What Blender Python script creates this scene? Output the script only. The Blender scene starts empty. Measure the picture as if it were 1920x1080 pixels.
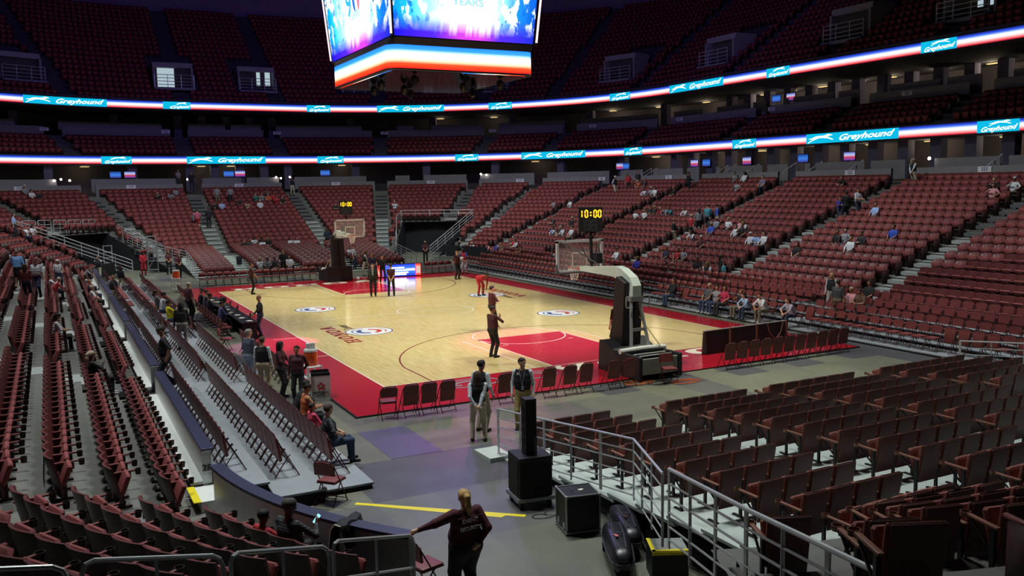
import bpy, math, random
import numpy as np
from mathutils import Vector, Matrix

random.seed(5)
rng = np.random.default_rng(5)
SC = bpy.context.scene
COL = SC.collection
PI = math.pi

# ------------------------------------------------------------------ camera
CAM = np.array([-16.1346, -39.0641, 5.9649])
YAW, PITCH, ROLL, FPX = 0.479273, -0.116166, -0.01754, 1661.65


def cam_axes():
    f = np.array([math.sin(YAW) * math.cos(PITCH), math.cos(YAW) * math.cos(PITCH), math.sin(PITCH)])
    r = np.array([math.cos(YAW), -math.sin(YAW), 0.0])
    u = np.cross(r, f)
    return r * math.cos(ROLL) + u * math.sin(ROLL), -r * math.sin(ROLL) + u * math.cos(ROLL), f


CR, CU, CF = cam_axes()
cd = bpy.data.cameras.new('camera')
cd.sensor_width = 36.0
cd.lens = FPX / 1920 * 36.0
cd.clip_end = 400
co = bpy.data.objects.new('camera', cd)
COL.objects.link(co)
m = Matrix.Identity(4)
for i in range(3):
    m[i][0], m[i][1], m[i][2], m[i][3] = CR[i], CU[i], -CF[i], CAM[i]
co.matrix_world = m
SC.camera = co

# ------------------------------------------------------------------ exposure, world, house lights
SC.view_settings.view_transform = 'Standard'
SC.view_settings.look = 'None'
SC.view_settings.exposure = 0.0
SC.view_settings.gamma = 1.0
SC.view_settings.use_curve_mapping = False
SC.cycles.use_denoising = True
SC.cycles.max_bounces = 5
SC.cycles.diffuse_bounces = 2
SC.cycles.glossy_bounces = 2
SC.cycles.transparent_max_bounces = 6
SC.cycles.sample_clamp_indirect = 4.0
w = bpy.data.worlds.new('world')
SC.world = w
w.use_nodes = True
w.node_tree.nodes['Background'].inputs[0].default_value = (0.30, 0.22, 0.60, 1)
w.node_tree.nodes['Background'].inputs[1].default_value = 0.035


def spot(name, loc, target, power, color, deg, blend=0.5, size=0.6):
    d = bpy.data.lights.new(name, 'SPOT')
    d.energy = power
    d.color = color
    d.spot_size = math.radians(deg)
    d.spot_blend = blend
    d.shadow_soft_size = size
    o = bpy.data.objects.new(name, d)
    COL.objects.link(o)
    o.location = loc
    o.rotation_euler = (Vector(target) - Vector(loc)).to_track_quat('-Z', 'Y').to_euler()
    return o


WARM = (1.0, 0.98, 0.84)
COOL = (0.94, 1.0, 0.97)
# event lights on the catwalk round the court, clear of the scoreboard
for x in (-15, 15):
    for y in (-17, -6, 6, 17):
        spot('court_spotlight', (x, y, 25), (-x * .12, y * .75, 0), 17000, WARM, 44, 0.7, 0.9)
# house lights hang over the court edge and face outwards to the stands
for y in (-24, -12, 0, 12, 24):
    spot('house_or_fill_spotlight', (9, y * .85, 25), (20, y * 1.05, 2.5), 11000, COOL, 66, 0.9, 0.9)
for x in (-15, 0, 15):
    spot('house_or_fill_spotlight', (x * .6, 17, 25), (x, 34, 1.5), 12000, COOL, 66, 0.9, 0.9)
for y in (-20, -8, 4, 16, 28):
    spot('house_or_fill_spotlight', (-17, y * .9, 25), (-14.2, y, .5), 11500, COOL, 56, 0.9, 0.9)
spot('house_or_fill_spotlight', (-9, -19, 25), (-14, -27, 1), 7000, COOL, 50, 0.9, 0.9)  # extra spot added to brighten the near left corner seats
for x, y in ((-9, -27), (2, -28), (10, -24)):
    spot('house_or_fill_spotlight', (x * .7, y * .75, 24), (x, y, 0), 8500, COOL, 60, 0.9, 0.9)
# coloured moving lights under the scoreboard
spot('moving_spotlight', (-1.5, -2.5, 10.2), (-8.9, -5.2, 0), 9000, (1.0, 0.02, 0.75), 15, 0.4, 0.05)
spot('moving_spotlight', (-1.2, -2.8, 10.2), (-9.0, -20.0, 0), 500, (0.35, 0.22, 1.0), 18, 0.7, 0.05)
spot('moving_spotlight', (-0.5, -3.0, 10.2), (-9.6, -28.0, 0), 900, (0.35, 0.22, 1.0), 16, 0.7, 0.05)
spot('moving_spotlight', (0.5, -3.0, 10.2), (-0.3, -9.6, 0), 5000, (1.0, 0.05, 0.55), 30, 0.6, 0.05)
spot('moving_spotlight', (1.5, -3.0, 10.2), (-5.5, -15.6, 0), 1300, (1.0, 0.05, 0.55), 24, 0.6, 0.05)
# added violet fill on the upper tiers, standing in for ambient glow
spot('purple_fill_spotlight', (0, 8, 22), (-8, 66, 27), 8500, (0.34, 0.22, 1.0), 80, 0.9, 0.5)
spot('purple_fill_spotlight', (6, 2, 22), (45, 45, 24), 6000, (0.34, 0.22, 1.0), 90, 0.9, 0.5)


# ------------------------------------------------------------------ materials
def lin(h):
    if isinstance(h, str):
        h = [int(h[i:i + 2], 16) / 255 for i in (0, 2, 4)]
    return tuple((c / 12.92 if c <= .04045 else ((c + .055) / 1.055) ** 2.4) for c in h) + (1.0,)


MATS = {}


def mat(name, color, rough=0.6, metal=0.0, noise=0.0, scale=8.0, emit=0.0, spec=0.5, bump=0.0):
    if name in MATS:
        return MATS[name]
    mt = bpy.data.materials.new(name)
    mt.use_nodes = True
    nt = mt.node_tree
    b = nt.nodes['Principled BSDF']
    c = lin(color)
    b.inputs['Base Color'].default_value = c
    b.inputs['Roughness'].default_value = rough
    b.inputs['Metallic'].default_value = metal
    b.inputs['Specular IOR Level'].default_value = spec
    if emit:
        b.inputs['Emission Color'].default_value = c
        b.inputs['Emission Strength'].default_value = emit
    if noise or bump:
        tc = nt.nodes.new('ShaderNodeTexCoord')
        n = nt.nodes.new('ShaderNodeTexNoise')
        n.inputs['Scale'].default_value = scale
        n.inputs['Detail'].default_value = 4
        nt.links.new(tc.outputs['Object'], n.inputs['Vector'])
        if noise:
            mx = nt.nodes.new('ShaderNodeMix')
            mx.data_type = 'RGBA'
            mx.inputs[6].default_value = tuple(v * (1 - noise) for v in c[:3]) + (1,)
            mx.inputs[7].default_value = tuple(min(1, v * (1 + noise)) for v in c[:3]) + (1,)
            nt.links.new(n.outputs['Fac'], mx.inputs[0])
            nt.links.new(mx.outputs[2], b.inputs['Base Color'])
        if bump:
            bp = nt.nodes.new('ShaderNodeBump')
            bp.inputs['Strength'].default_value = bump
            bp.inputs['Distance'].default_value = 0.01
            nt.links.new(n.outputs['Fac'], bp.inputs['Height'])
            nt.links.new(bp.outputs['Normal'], b.inputs['Normal'])
    MATS[name] = mt
    return mt


def emat(name, color, strength):
    if name in MATS:
        return MATS[name]
    mt = bpy.data.materials.new(name)
    mt.use_nodes = True
    nt = mt.node_tree
    nt.nodes.clear()
    e = nt.nodes.new('ShaderNodeEmission')
    e.inputs[0].default_value = lin(color)
    e.inputs[1].default_value = strength
    o = nt.nodes.new('ShaderNodeOutputMaterial')
    nt.links.new(e.outputs[0], o.inputs[0])
    MATS[name] = mt
    return mt


# ------------------------------------------------------------------ mesh helpers
class MB:
    """collects shapes and links them as one mesh object"""

    def __init__(s):
        s.v, s.f, s.m = [], [], []

    def add(s, vs, fs, mi=0):
        o = len(s.v)
        s.v += [tuple(map(float, p)) for p in vs]
        s.f += [tuple(i + o for i in f) for f in fs]
        s.m += [mi] * len(fs)
        return s

    def box(s, c, size, rot=None, mi=0, taper=1.0):
        hx, hy, hz = size[0] / 2, size[1] / 2, size[2] / 2
        vs = [Vector((x * hx * (taper if z > 0 else 1), y * hy * (taper if z > 0 else 1), z * hz)) for z in (-1, 1) for x, y in ((-1, -1), (1, -1), (1, 1), (-1, 1))]
        if rot is not None:
            R = rot if isinstance(rot, Matrix) else Matrix.Rotation(rot, 3, 'Z')
            vs = [R @ v for v in vs]
        vs = [(v.x + c[0], v.y + c[1], v.z + c[2]) for v in vs]
        return s.add(vs, [(0, 3, 2, 1), (4, 5, 6, 7), (0, 1, 5, 4), (1, 2, 6, 5), (2, 3, 7, 6), (3, 0, 4, 7)], mi)

    def rbox(s, c, size, r=0.02, rot=None, mi=0):
        """box with rounded vertical profile on all edges (3 stacked rings)"""
        hx, hy, hz = size[0] / 2, size[1] / 2, size[2] / 2
        r = min(r, hx * .9, hy * .9, hz * .9)
        rings = []
        for z, ins in ((-hz, r), (-hz + r * .3, r * .3), (-hz + r, 0), (hz - r, 0), (hz - r * .3, r * .3), (hz, r)):
            ax, ay = hx - ins, hy - ins
            k = r * .7
            rings.append([(ax - k, -ay, z), (ax, -ay + k, z), (ax, ay - k, z), (ax - k, ay, z), (-ax + k, ay, z), (-ax, ay - k, z), (-ax, -ay + k, z), (-ax + k, -ay, z)])
        vs = [Vector(p) for q in rings for p in q]
        if rot is not None:
            R = rot if isinstance(rot, Matrix) else Matrix.Rotation(rot, 3, 'Z')
            vs = [R @ v for v in vs]
        vs = [(v.x + c[0], v.y + c[1], v.z + c[2]) for v in vs]
        fs = [tuple(range(7, -1, -1)), tuple(range(40, 48))]
        for k in range(5):
            for j in range(8):
                fs.append((k * 8 + j, k * 8 + (j + 1) % 8, k * 8 + 8 + (j + 1) % 8, k * 8 + 8 + j))
        return s.add(vs, fs, mi)

    def tube(s, pts, r, n=8, mi=0, closed=False, caps=True):
        P = [Vector(p) for p in pts]
        N = len(P)
        rr = r if isinstance(r, (list, tuple)) else [r] * N
        vs, fs = [], []
        prev = None
        for i, p in enumerate(P):
            if closed:
                t = (P[(i + 1) % N] - P[i - 1]).normalized()
            else:
                t = ((P[i + 1] - p) if i == 0 else (p - P[i - 1]) if i == N - 1 else ((P[i + 1] - p).normalized() + (p - P[i - 1]).normalized())).normalized()
            if prev is None:
                a = Vector((0, 0, 1)) if abs(t.z) < .9 else Vector((1, 0, 0))
                prev = t.cross(a).normalized()
            b = (prev - t * prev.dot(t)).normalized()
            prev = b
            c = t.cross(b)
            for k in range(n):
                a = 2 * PI * k / n
                vs.append(p + (b * math.cos(a) + c * math.sin(a)) * rr[i])
        for i in range(N if closed else N - 1):
            for k in range(n):
                j = (i + 1) % N
                fs.append((i * n + k, i * n + (k + 1) % n, j * n + (k + 1) % n, j * n + k))
        if caps and not closed:
            fs.append(tuple(range(n - 1, -1, -1)))
            fs.append(tuple(range((N - 1) * n, N * n)))
        return s.add(vs, fs, mi)

    def cyl(s, a, b, r, n=12, mi=0):
        return s.tube([a, b], r, n, mi)

    def lathe(s, prof, n=16, c=(0, 0, 0), mi=0, R=None):
        vs, fs = [], []
        for r, z in prof:
            for k in range(n):
                a = 2 * PI * k / n
                v = Vector((r * math.cos(a), r * math.sin(a), z))
                if R is not None:
                    v = R @ v
                vs.append((v.x + c[0], v.y + c[1], v.z + c[2]))
        for i in range(len(prof) - 1):
            for k in range(n):
                fs.append((i * n + k, i * n + (k + 1) % n, (i + 1) * n + (k + 1) % n, (i + 1) * n + k))
        return s.add(vs, fs, mi)

    def prism(s, poly, o, ex, ey, ez, mi=0):
        """2-D polygon in the frame (o, ex, ey), thickened along ez"""
        o, ex, ey, ez = Vector(o), Vector(ex), Vector(ey), Vector(ez)
        n = len(poly)
        a = [o + ex * p[0] + ey * p[1] for p in poly]
        b = [p + ez for p in a]
        fs = [tuple(range(n - 1, -1, -1)), tuple(range(n, 2 * n))] + [(i, (i + 1) % n, n + (i + 1) % n, n + i) for i in range(n)]
        return s.add(a + b, fs, mi)

    def strip(s, A, B, mi=0, closed=False):
        n = len(A)
        fs = [(i, (i + 1) % n, n + (i + 1) % n, n + i) for i in range(n if closed else n - 1)]
        return s.add(list(A) + list(B), fs, mi)

    def mesh(s, name, mats, smooth=False):
        me = bpy.data.meshes.new(name)
        me.from_pydata(s.v, [], s.f)
        for mt in (mats if isinstance(mats, (list, tuple)) else [mats]):
            me.materials.append(mt)
        if any(s.m):
            me.polygons.foreach_set('material_index', s.m)
        if smooth:
            me.polygons.foreach_set('use_smooth', [True] * len(s.f))
            try:
                me.set_sharp_from_angle(angle=math.radians(40))
            except Exception:
                pass
        me.update()
        return me

    def build(s, name, mats, parent=None, smooth=False, loc=None):
        return link(name, s.mesh(name, mats, smooth), parent, loc)


def link(name, me, parent=None, loc=None):
    o = bpy.data.objects.new(name, me)
    COL.objects.link(o)
    if parent is not None:
        o.parent = parent
    if loc is not None:
        o.location = loc
    return o


def tag(o, label=None, cat=None, group=None, kind=None):
    if label:
        o['label'] = label
    if cat:
        o['category'] = cat
    if group:
        o['group'] = group
    if kind:
        o['kind'] = kind
    return o


def thing(name, label, cat, loc=(0, 0, 0), rz=0.0, group=None):
    o = bpy.data.objects.new(name, None)
    o.empty_display_size = 0.1
    COL.objects.link(o)
    o.location = loc
    o.rotation_euler = (0, 0, rz)
    return tag(o, label, cat, group)


def text_mb(txt, size=1.0, shear=0.0, bold=0.0, depth=0.004, space=1.0):
    """flat lettering as mesh data in its own x-y plane, centred on the origin"""
    cu = bpy.data.curves.new('t', 'FONT')
    cu.body = txt
    cu.size = size
    cu.shear = shear
    cu.offset = bold
    cu.extrude = depth / 2
    cu.resolution_u = 3
    cu.space_character = space
    cu.align_x = 'CENTER'
    cu.align_y = 'CENTER'
    ob = bpy.data.objects.new('t', cu)
    COL.objects.link(ob)
    dg = bpy.context.evaluated_depsgraph_get()
    dg.update()
    me = bpy.data.meshes.new_from_object(ob.evaluated_get(dg))
    vs = [tuple(v.co) for v in me.vertices]
    fs = [tuple(p.vertices) for p in me.polygons]
    bpy.data.objects.remove(ob)
    bpy.data.curves.remove(cu)
    bpy.data.meshes.remove(me)
    return vs, fs


TXT = {}


def text_obj(name, txt, mtl, M, size=1.0, shear=0.0, bold=0.0, depth=0.004, parent=None, sx=1.0, sy=1.0, space=1.0):
    key = (txt, size, shear, bold, depth, space)
    if key not in TXT:
        TXT[key] = text_mb(*key)
    vs, fs = TXT[key]
    mb = MB()
    mb.add([M @ Vector((v[0] * sx, v[1] * sy, v[2])) for v in vs], fs)
    return mb.build(name, mtl, parent)


def frame(o, ex, ey):
    ex, ey = Vector(ex).normalized(), Vector(ey).normalized()
    ez = ex.cross(ey)
    return Matrix(((ex.x, ey.x, ez.x, o[0]), (ex.y, ey.y, ez.y, o[1]), (ex.z, ey.z, ez.z, o[2]), (0, 0, 0, 1)))


ORD = ['zeroth', 'first', 'second', 'third', 'fourth', 'fifth', 'sixth', 'seventh', 'eighth', 'ninth', 'tenth', 'eleventh', 'twelfth', 'thirteenth', 'fourteenth', 'fifteenth', 'sixteenth', 'seventeenth', 'eighteenth', 'nineteenth']
TENS = {2: 'twenty', 3: 'thirty', 4: 'forty', 5: 'fifty', 6: 'sixty', 7: 'seventy', 8: 'eighty', 9: 'ninety'}


def ordw(n):
    if n < 20:
        return ORD[n]
    t, u = divmod(n, 10)
    base = TENS.get(t, 'hundred')
    return base[:-1] + 'ieth' if u == 0 else base + '-' + ORD[u]


def in_view(x, y, z, mx=140, my=60):
    d = np.array([x, y, z]) - CAM
    zz = d @ CF
    if zz < 2:
        return None
    px, py = 960 + FPX * (d @ CR) / zz, 540 - FPX * (d @ CU) / zz
    if -mx < px < 1920 + mx and -my < py < 1080 + my:
        return zz
    return None
# ------------------------------------------------------------------ where the crowd is: S(eated) x y hip-height colour, T (standing) x y head-height colour facing height
CROWD = [
('S', 27.55, 21.34, 5.96, 'orange', None, ''),
('S', 27.53, 20.5, 5.95, 'dark', None, ''),
('S', 25.81, 17.74, 5.32, 'white', None, ''),
('S', 25.7, 17.11, 5.28, 'grey', None, ''),
('S', 25.62, 16.52, 5.24, 'white', None, ''),
('S', 25.71, 15.97, 5.28, 'black', None, ''),
('S', 25.49, 15.17, 5.2, 'black', None, ''),
('S', 21.37, 13.31, 3.68, 'white', None, ''),
('S', 21.75, 13.19, 3.83, 'dark', None, ''),
('S', 21.44, 12.25, 3.7, 'white', None, ''),
('S', 22.35, 12.73, 4.04, 'dark', None, ''),
('S', 21.85, 11.38, 3.86, 'red', None, ''),
('S', 22.07, 10.94, 3.93, 'grey', None, ''),
('S', 22.08, 10.42, 3.94, 'teal', None, ''),
('S', 22.07, 8.83, 3.94, 'white', None, ''),
('S', 22.27, 8.46, 4.01, 'grey', None, ''),
('S', 20.11, 4.43, 3.21, 'dark', None, ''),
('S', 19.63, 3.46, 3.04, 'blue', None, ''),
('S', 20.41, 3.83, 3.32, 'grey', None, ''),
('S', 19.91, 2.76, 3.15, 'white', None, ''),
('S', 20.5, 2.48, 3.36, 'sage', None, ''),
('S', 18.31, 3.85, 2.55, 'white', None, ''),
('S', 18.8, 3.85, 2.73, 'neon', None, ''),
('S', 18.17, 2.28, 2.5, 'maroon', None, ''),
('S', 20.71, 1.87, 3.44, 'pink', None, ''),
('S', 20.47, 0.97, 3.35, 'white', None, ''),
('S', 19.08, 1.0, 2.84, 'white', None, ''),
('S', 19.16, 0.28, 2.86, 'black', None, ''),
('S', 18.89, -0.9, 2.77, 'white', None, ''),
('S', 18.95, -1.44, 2.79, 'lightblue', None, ''),
('S', 18.9, -2.04, 2.76, 'white', None, ''),
('S', 18.88, -2.71, 2.76, 'red', None, ''),
('S', 18.79, -3.24, 2.74, 'white', None, ''),
('S', 27.68, 11.02, 6.0, 'grey', None, ''),
('S', 27.84, 9.69, 6.06, 'white', None, ''),
('S', 26.26, 8.79, 5.48, 'grey', None, ''),
('S', 26.89, 6.9, 5.71, 'mauve', None, ''),
('S', 26.78, 6.22, 5.67, 'mauve', None, ''),
('S', 26.72, 0.18, 5.65, 'black', None, ''),
('S', 26.9, -0.02, 5.71, 'dark', None, ''),
('S', 27.15, -0.25, 5.81, 'pink', None, ''),
('S', 23.13, -6.19, 4.33, 'lightblue', None, ''),
('S', 20.66, -9.45, 3.41, 'blue', None, ''),
('S', 26.03, -10.28, 5.39, 'black', None, ''),
('S', 25.73, -11.1, 5.28, 'pink', None, ''),
('S', 25.99, -11.45, 5.38, 'white', None, ''),
('S', 19.07, -6.6, 2.83, 'black', None, ''),
('S', 19.53, -6.59, 3.0, 'brown', None, ''),
('S', 19.38, -7.14, 2.95, 'grey', None, ''),
('S', 19.9, -7.11, 3.14, 'maroon', None, ''),
('S', 19.03, -8.06, 2.82, 'white', None, ''),
('S', 19.27, -8.34, 2.9, 'dark', None, ''),
('S', 18.06, -5.61, 2.47, 'black', None, ''),
('S', 15.34, 7.18, 1.46, 'white', None, ''),
('S', 15.45, 6.45, 1.5, 'red', None, ''),
('S', 16.4, 3.05, 1.85, 'navy', None, ''),
('S', 16.36, 2.34, 1.83, 'red', None, ''),
('S', 16.16, 1.64, 1.76, 'grey', None, ''),
('S', 13.77, 1.73, 0.85, 'purple', None, ''),
('S', 14.08, 1.2, 0.99, 'black', None, ''),
('S', 14.18, 0.64, 1.03, 'mint', None, ''),
('S', 22.43, 26.39, 4.23, 'grey', None, ''),
('S', 22.6, 25.62, 4.23, 'white', None, ''),
('S', 17.79, 19.53, 2.36, 'blue', None, ''),
('S', 17.92, 19.02, 2.42, 'white', None, ''),
('S', 17.91, 18.29, 2.4, 'dark', None, ''),
('S', 17.98, 17.63, 2.43, 'white', None, ''),
('S', 18.12, 16.88, 2.49, 'white', None, ''),
('S', 19.71, 19.31, 3.07, 'black', None, ''),
('S', 19.2, 22.27, 2.88, 'dark', None, ''),
('S', 13.84, 24.07, 0.95, 'pink', None, ''),
('S', 13.56, 24.28, 0.66, 'white', None, ''),
('S', 13.45, 22.98, 0.62, 'tan', None, ''),
('S', 13.77, 22.11, 0.86, 'blue', None, ''),
('S', 14.02, 21.42, 0.97, 'brown', None, ''),
('S', 13.96, 20.31, 0.96, 'tan', None, ''),
('S', 14.82, 21.27, 1.27, 'red', None, ''),
('S', 14.98, 20.69, 1.33, 'white', None, ''),
('S', 14.71, 19.23, 1.22, 'red', None, ''),
('S', 14.8, 18.39, 1.26, 'white', None, ''),
('S', 14.15, 15.92, 1.02, 'brown', None, ''),
('S', 14.54, 11.53, 1.16, 'black', None, ''),
('S', -1.3, 41.69, 4.8, 'dark', None, ''),
('S', -0.67, 41.17, 4.61, 'tan', None, ''),
('S', 0.31, 42.48, 5.09, 'green', None, ''),
('S', 0.33, 41.33, 4.67, 'white', None, ''),
('S', 0.93, 42.32, 5.03, 'grey', None, ''),
('S', 1.56, 42.39, 5.06, 'orange', None, ''),
('S', 2.01, 42.26, 5.0, 'red', None, ''),
('S', 2.47, 42.37, 5.04, 'red', None, ''),
('S', 2.92, 42.07, 4.94, 'black', None, ''),
('S', 1.43, 43.47, 5.44, 'dark', None, ''),
('S', -1.64, 32.51, 1.41, 'white', None, ''),
('S', -1.21, 32.94, 1.58, 'black', None, ''),
('S', -0.59, 32.89, 1.55, 'black', None, ''),
('S', -1.36, 31.76, 1.14, 'white', None, ''),
('S', -3.02, 31.65, 1.1, 'black', None, ''),
('S', -2.38, 31.78, 1.15, 'dark', None, ''),
('S', 0.51, 31.08, 0.75, 'white', None, ''),
('S', 1.1, 31.05, 0.72, 'white', None, ''),
('S', 6.95, 40.05, 4.23, 'black', None, ''),
('S', 12.39, 39.11, 4.39, 'white', None, ''),
('S', -7.5, 43.71, 5.58, 'black', None, ''),
('S', -6.48, 43.86, 5.61, 'grey', None, ''),
('S', -6.08, 44.24, 5.74, 'grey', None, ''),
('S', -3.0, 41.3, 4.66, 'lightblue', None, ''),
('S', -3.47, 41.38, 4.68, 'black', None, ''),
('S', -17.53, 41.14, 5.97, 'grey', None, ''),
('S', -17.09, 41.01, 5.83, 'white', None, ''),
('S', -16.76, 41.35, 5.87, 'dark', None, ''),
('S', -16.46, 41.24, 5.78, 'white', None, ''),
('S', -17.89, 30.48, 3.25, 'white', None, ''),
('S', -17.23, 31.61, 3.29, 'white', None, ''),
('S', -16.26, 7.31, 1.8, 'red', None, ''),
('S', -15.94, 8.32, 1.69, 'white', None, ''),
('S', -16.19, -7.36, 1.77, 'white', None, ''),
('S', -14.6, 20.84, 1.19, 'grey', None, ''),
('S', -14.57, 14.92, 1.18, 'white', None, ''),
('S', -14.44, 10.36, 1.13, 'dark', None, ''),
('S', -14.28, 7.61, 1.07, 'white', None, ''),
('S', -15.51, -13.48, 1.53, 'black', None, ''),
('S', -15.32, -13.7, 1.46, 'maroon', None, ''),
('T', 26.11, 23.19, 6.53, 'vest', 160.0, '', 1.72),
('T', 26.65, 22.03, 6.72, 'red', 200.0, '', 1.72),
('T', 27.19, 21.43, 6.92, 'dark', 190.0, '', 1.72),
('T', 26.54, 14.08, 6.69, 'black', 100.0, '', 1.72),
('T', 20.05, 4.94, 4.3, 'grey', 30.0, '', 1.72),
('T', 20.68, 4.87, 4.52, 'teal', 60.0, '', 1.72),
('T', 20.68, 3.96, 4.53, 'blue', 120.0, '', 1.72),
('T', 19.1, 4.54, 3.94, 'red', 100.0, '', 1.72),
('T', 18.37, 5.34, 3.68, 'vestdark', 110.0, '', 1.72),
('T', 22.94, -3.57, 4.94, 'purple', 200.0, '', 1.3),
('T', 22.79, -4.18, 5.3, 'black', 20.0, '', 1.72),
('T', 23.21, -4.6, 5.46, 'jersey', 180.0, '', 1.72),
('T', 27.53, -4.65, 7.04, 'vest', 100.0, '', 1.72),
('T', 13.87, -2.47, 2.02, 'blackw', 250.0, '', 1.72),
('T', 13.78, -3.35, 1.86, 'vest', 60.0, '', 1.72),
('T', 14.36, -3.78, 2.19, 'black', 100.0, '', 1.72),
('T', 14.33, -3.98, 1.88, 'tealboy', 100.0, '', 1.4),
('T', 12.78, 10.76, 1.72, 'vest', 270.0, '', 1.72),
('T', 11.75, 23.27, 1.72, 'vest', 260.0, '', 1.72),
('T', 4.35, 44.77, 7.02, 'vest', 180.0, '', 1.72),
('T', 4.16, 32.9, 2.65, 'navy', 0.0, '', 1.72),
('T', 4.25, 32.07, 1.94, 'grey', 0.0, '', 1.3),
('T', -2.81, 42.72, 6.28, 'grey', 170.0, '', 1.72),
('T', -1.68, 42.7, 6.26, 'grey', 190.0, '', 1.72),
('T', -5.29, 37.7, 4.42, 'pinkred', 10.0, '', 1.72),
('T', -5.52, 38.0, 4.07, 'teal', 10.0, '', 1.25),
('T', -4.34, 38.07, 4.56, 'suit', 10.0, '', 1.72),
('T', -5.44, 46.96, 7.84, 'grey', 180.0, '', 1.72),
('T', -4.38, 46.38, 7.63, 'black', 180.0, '', 1.72),
('T', -18.29, 31.09, 4.6, 'lightblue', 100.0, '', 1.72),
('T', -17.55, 7.0, 3.38, 'bluepolo', 10.0, '', 1.72),
('T', -17.13, 1.92, 3.11, 'plaid', 20.0, '', 1.6),
('T', -16.78, 5.09, 3.1, 'white', 200.0, '', 1.72),
('T', -15.9, 11.82, 2.55, 'whitejeans', 150.0, '', 1.5),
('T', -13.47, 24.7, 1.8, 'vest', 200.0, '', 1.72),
('T', -12.64, 17.0, 1.72, 'vest', 210.0, '', 1.72),
('T', -13.41, 10.36, 1.72, 'vest', 190.0, '', 1.72),
('S', 8.19, -5.38, 0.86, 'black', None, ''),
('S', 7.72, -7.9, 0.72, 'darkgrey', None, ''),
('S', 7.59, -8.66, 0.72, 'grey', None, ''),
('S', 7.91, -8.88, 0.72, 'crimson', None, ''),
('S', 7.57, -10.25, 0.72, 'black', None, ''),
('S', 7.73, -10.74, 0.72, 'skyblue', None, ''),
('S', 7.51, -12.06, 0.72, 'white', None, ''),
('S', 7.7, -12.53, 0.72, 'lilac', None, ''),
('S', 12.0, -14.42, 1.02, 'pink', None, ''),
('S', 12.0, -14.81, 1.02, 'brown', None, ''),
('S', 12.87, -14.38, 0.86, 'black', None, ''),
('S', -3.55, 23.05, 0.72, 'white', None, ''),
('S', -3.54, 21.07, 0.72, 'black', None, ''),
('S', -2.9, 21.54, 0.72, 'grey', None, ''),
('S', -2.44, 22.17, 0.72, 'dark', None, ''),
('S', -1.72, 20.61, 0.72, 'white', None, ''),
('S', 3.73, 25.61, 0.9199999999999999, 'white', None, ''),
('S', 2.83, 23.85, 0.9199999999999999, 'grey', None, ''),
('S', -12.34, 3.31, 0.89, 'grey', None, ''),
('S', -12.29, 1.62, 0.89, 'white', None, ''),
('S', -12.38, -1.27, 0.89, 'yellow', None, ''),
('T', 13.38, -11.95, 1.97, 'vestblond', 250.0, '', 1.72),
('T', 11.53, -13.98, 1.97, 'darkgrey', 70.0, '', 1.72),
('T', 2.72, 21.23, 1.92, 'whitejeans', 120.0, '', 1.72),
('T', 2.55, 18.35, 1.72, 'vest', 280.0, '', 1.72),
('T', 2.17, 15.69, 1.72, 'navy', 180.0, '', 1.72),
('T', 2.25, 13.95, 1.72, 'black', 180.0, '', 1.72),
('T', -2.21, 21.35, 1.82, 'black', 0.0, '', 1.72),
('T', 9.69, 25.14, 1.72, 'maroonstaff', 200.0, '', 1.72),
('T', -8.76, 28.1, 1.72, 'maroonstaff', 180.0, '', 1.72),
('T', -8.53, 24.76, 1.72, 'maroonstaff', 170.0, '', 1.72),
]
# ------------------------------------------------------------------ the bowl: everything is an offset of the rink outline
HW, HL, RR = 13.75, 31.03, 8.53
CX, CY = HW - RR, HL - RR
ROWD, RISE, Z0, NROW, D0 = 0.85, 0.313, 0.28, 17, 0.22
TUN, TUNW, TUNROW = math.radians(51.7), 3.2, 8     # corner tunnels: axis angle, half width, rows they cut


def zrow(i):
    return Z0 + RISE * i


def ring(d, z, step=2.0, ystep=2.5):
    """outline offset by d: list of (x, y, z), anticlockwise from the right side"""
    r = RR + d
    out = []

    def line(a, b):
        n = max(2, int(math.dist(a, b) / ystep))
        for k in range(n):
            t = k / n
            out.append((a[0] + (b[0] - a[0]) * t, a[1] + (b[1] - a[1]) * t, z))

    def arc(cx, cy, a0):
        n = int(90 / step)
        for k in range(n):
            a = math.radians(a0 + 90 * k / n)
            out.append((cx + r * math.cos(a), cy + r * math.sin(a), z))
    line((CX + r, -CY), (CX + r, CY))
    arc(CX, CY, 0)
    line((CX, CY + r), (-CX, CY + r))
    arc(-CX, CY, 90)
    line((-CX - r, CY), (-CX - r, -CY))
    arc(-CX, -CY, 180)
    line((-CX, -CY - r), (CX, -CY - r))
    arc(CX, -CY, 270)
    return out


def ringz(d, z, **k):
    # same sampling for every d: use the d=0 counts
    base = ring(0, z, **k)
    res = []
    for (x, y, _) in base:
        n = out_normal(x, y)
        res.append((x + n[0] * d, y + n[1] * d, z))
    return res


def out_normal(x, y):
    ax, ay = abs(x) - CX, abs(y) - CY
    sx, sy = (1 if x >= 0 else -1), (1 if y >= 0 else -1)
    if ax > 1e-6 and ay > 1e-6:
        L = math.hypot(ax, ay)
        return (sx * ax / L, sy * ay / L)
    if ax / 1 - (HW - CX) > ay - (HL - CY):
        return (sx, 0.0)
    return (0.0, sy)


def corner_polar(x, y):
    """(radius, angle from the side towards the end, lateral distance from the tunnel axis) in a corner, or None"""
    ax, ay = abs(x) - CX, abs(y) - CY
    if ax < -2 or ay < -2:
        return None
    r = math.hypot(ax, ay)
    a = math.atan2(ay, ax)
    return r, a, r * math.sin(a - TUN)


def tunw(r):
    return 2.1 + .16 * (r - 8.5)


def in_tunnel(x, y, extra=0.0):
    c = corner_polar(x, y)
    return c is not None and abs(c[2]) < tunw(c[0]) + extra and c[0] > 6


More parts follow.
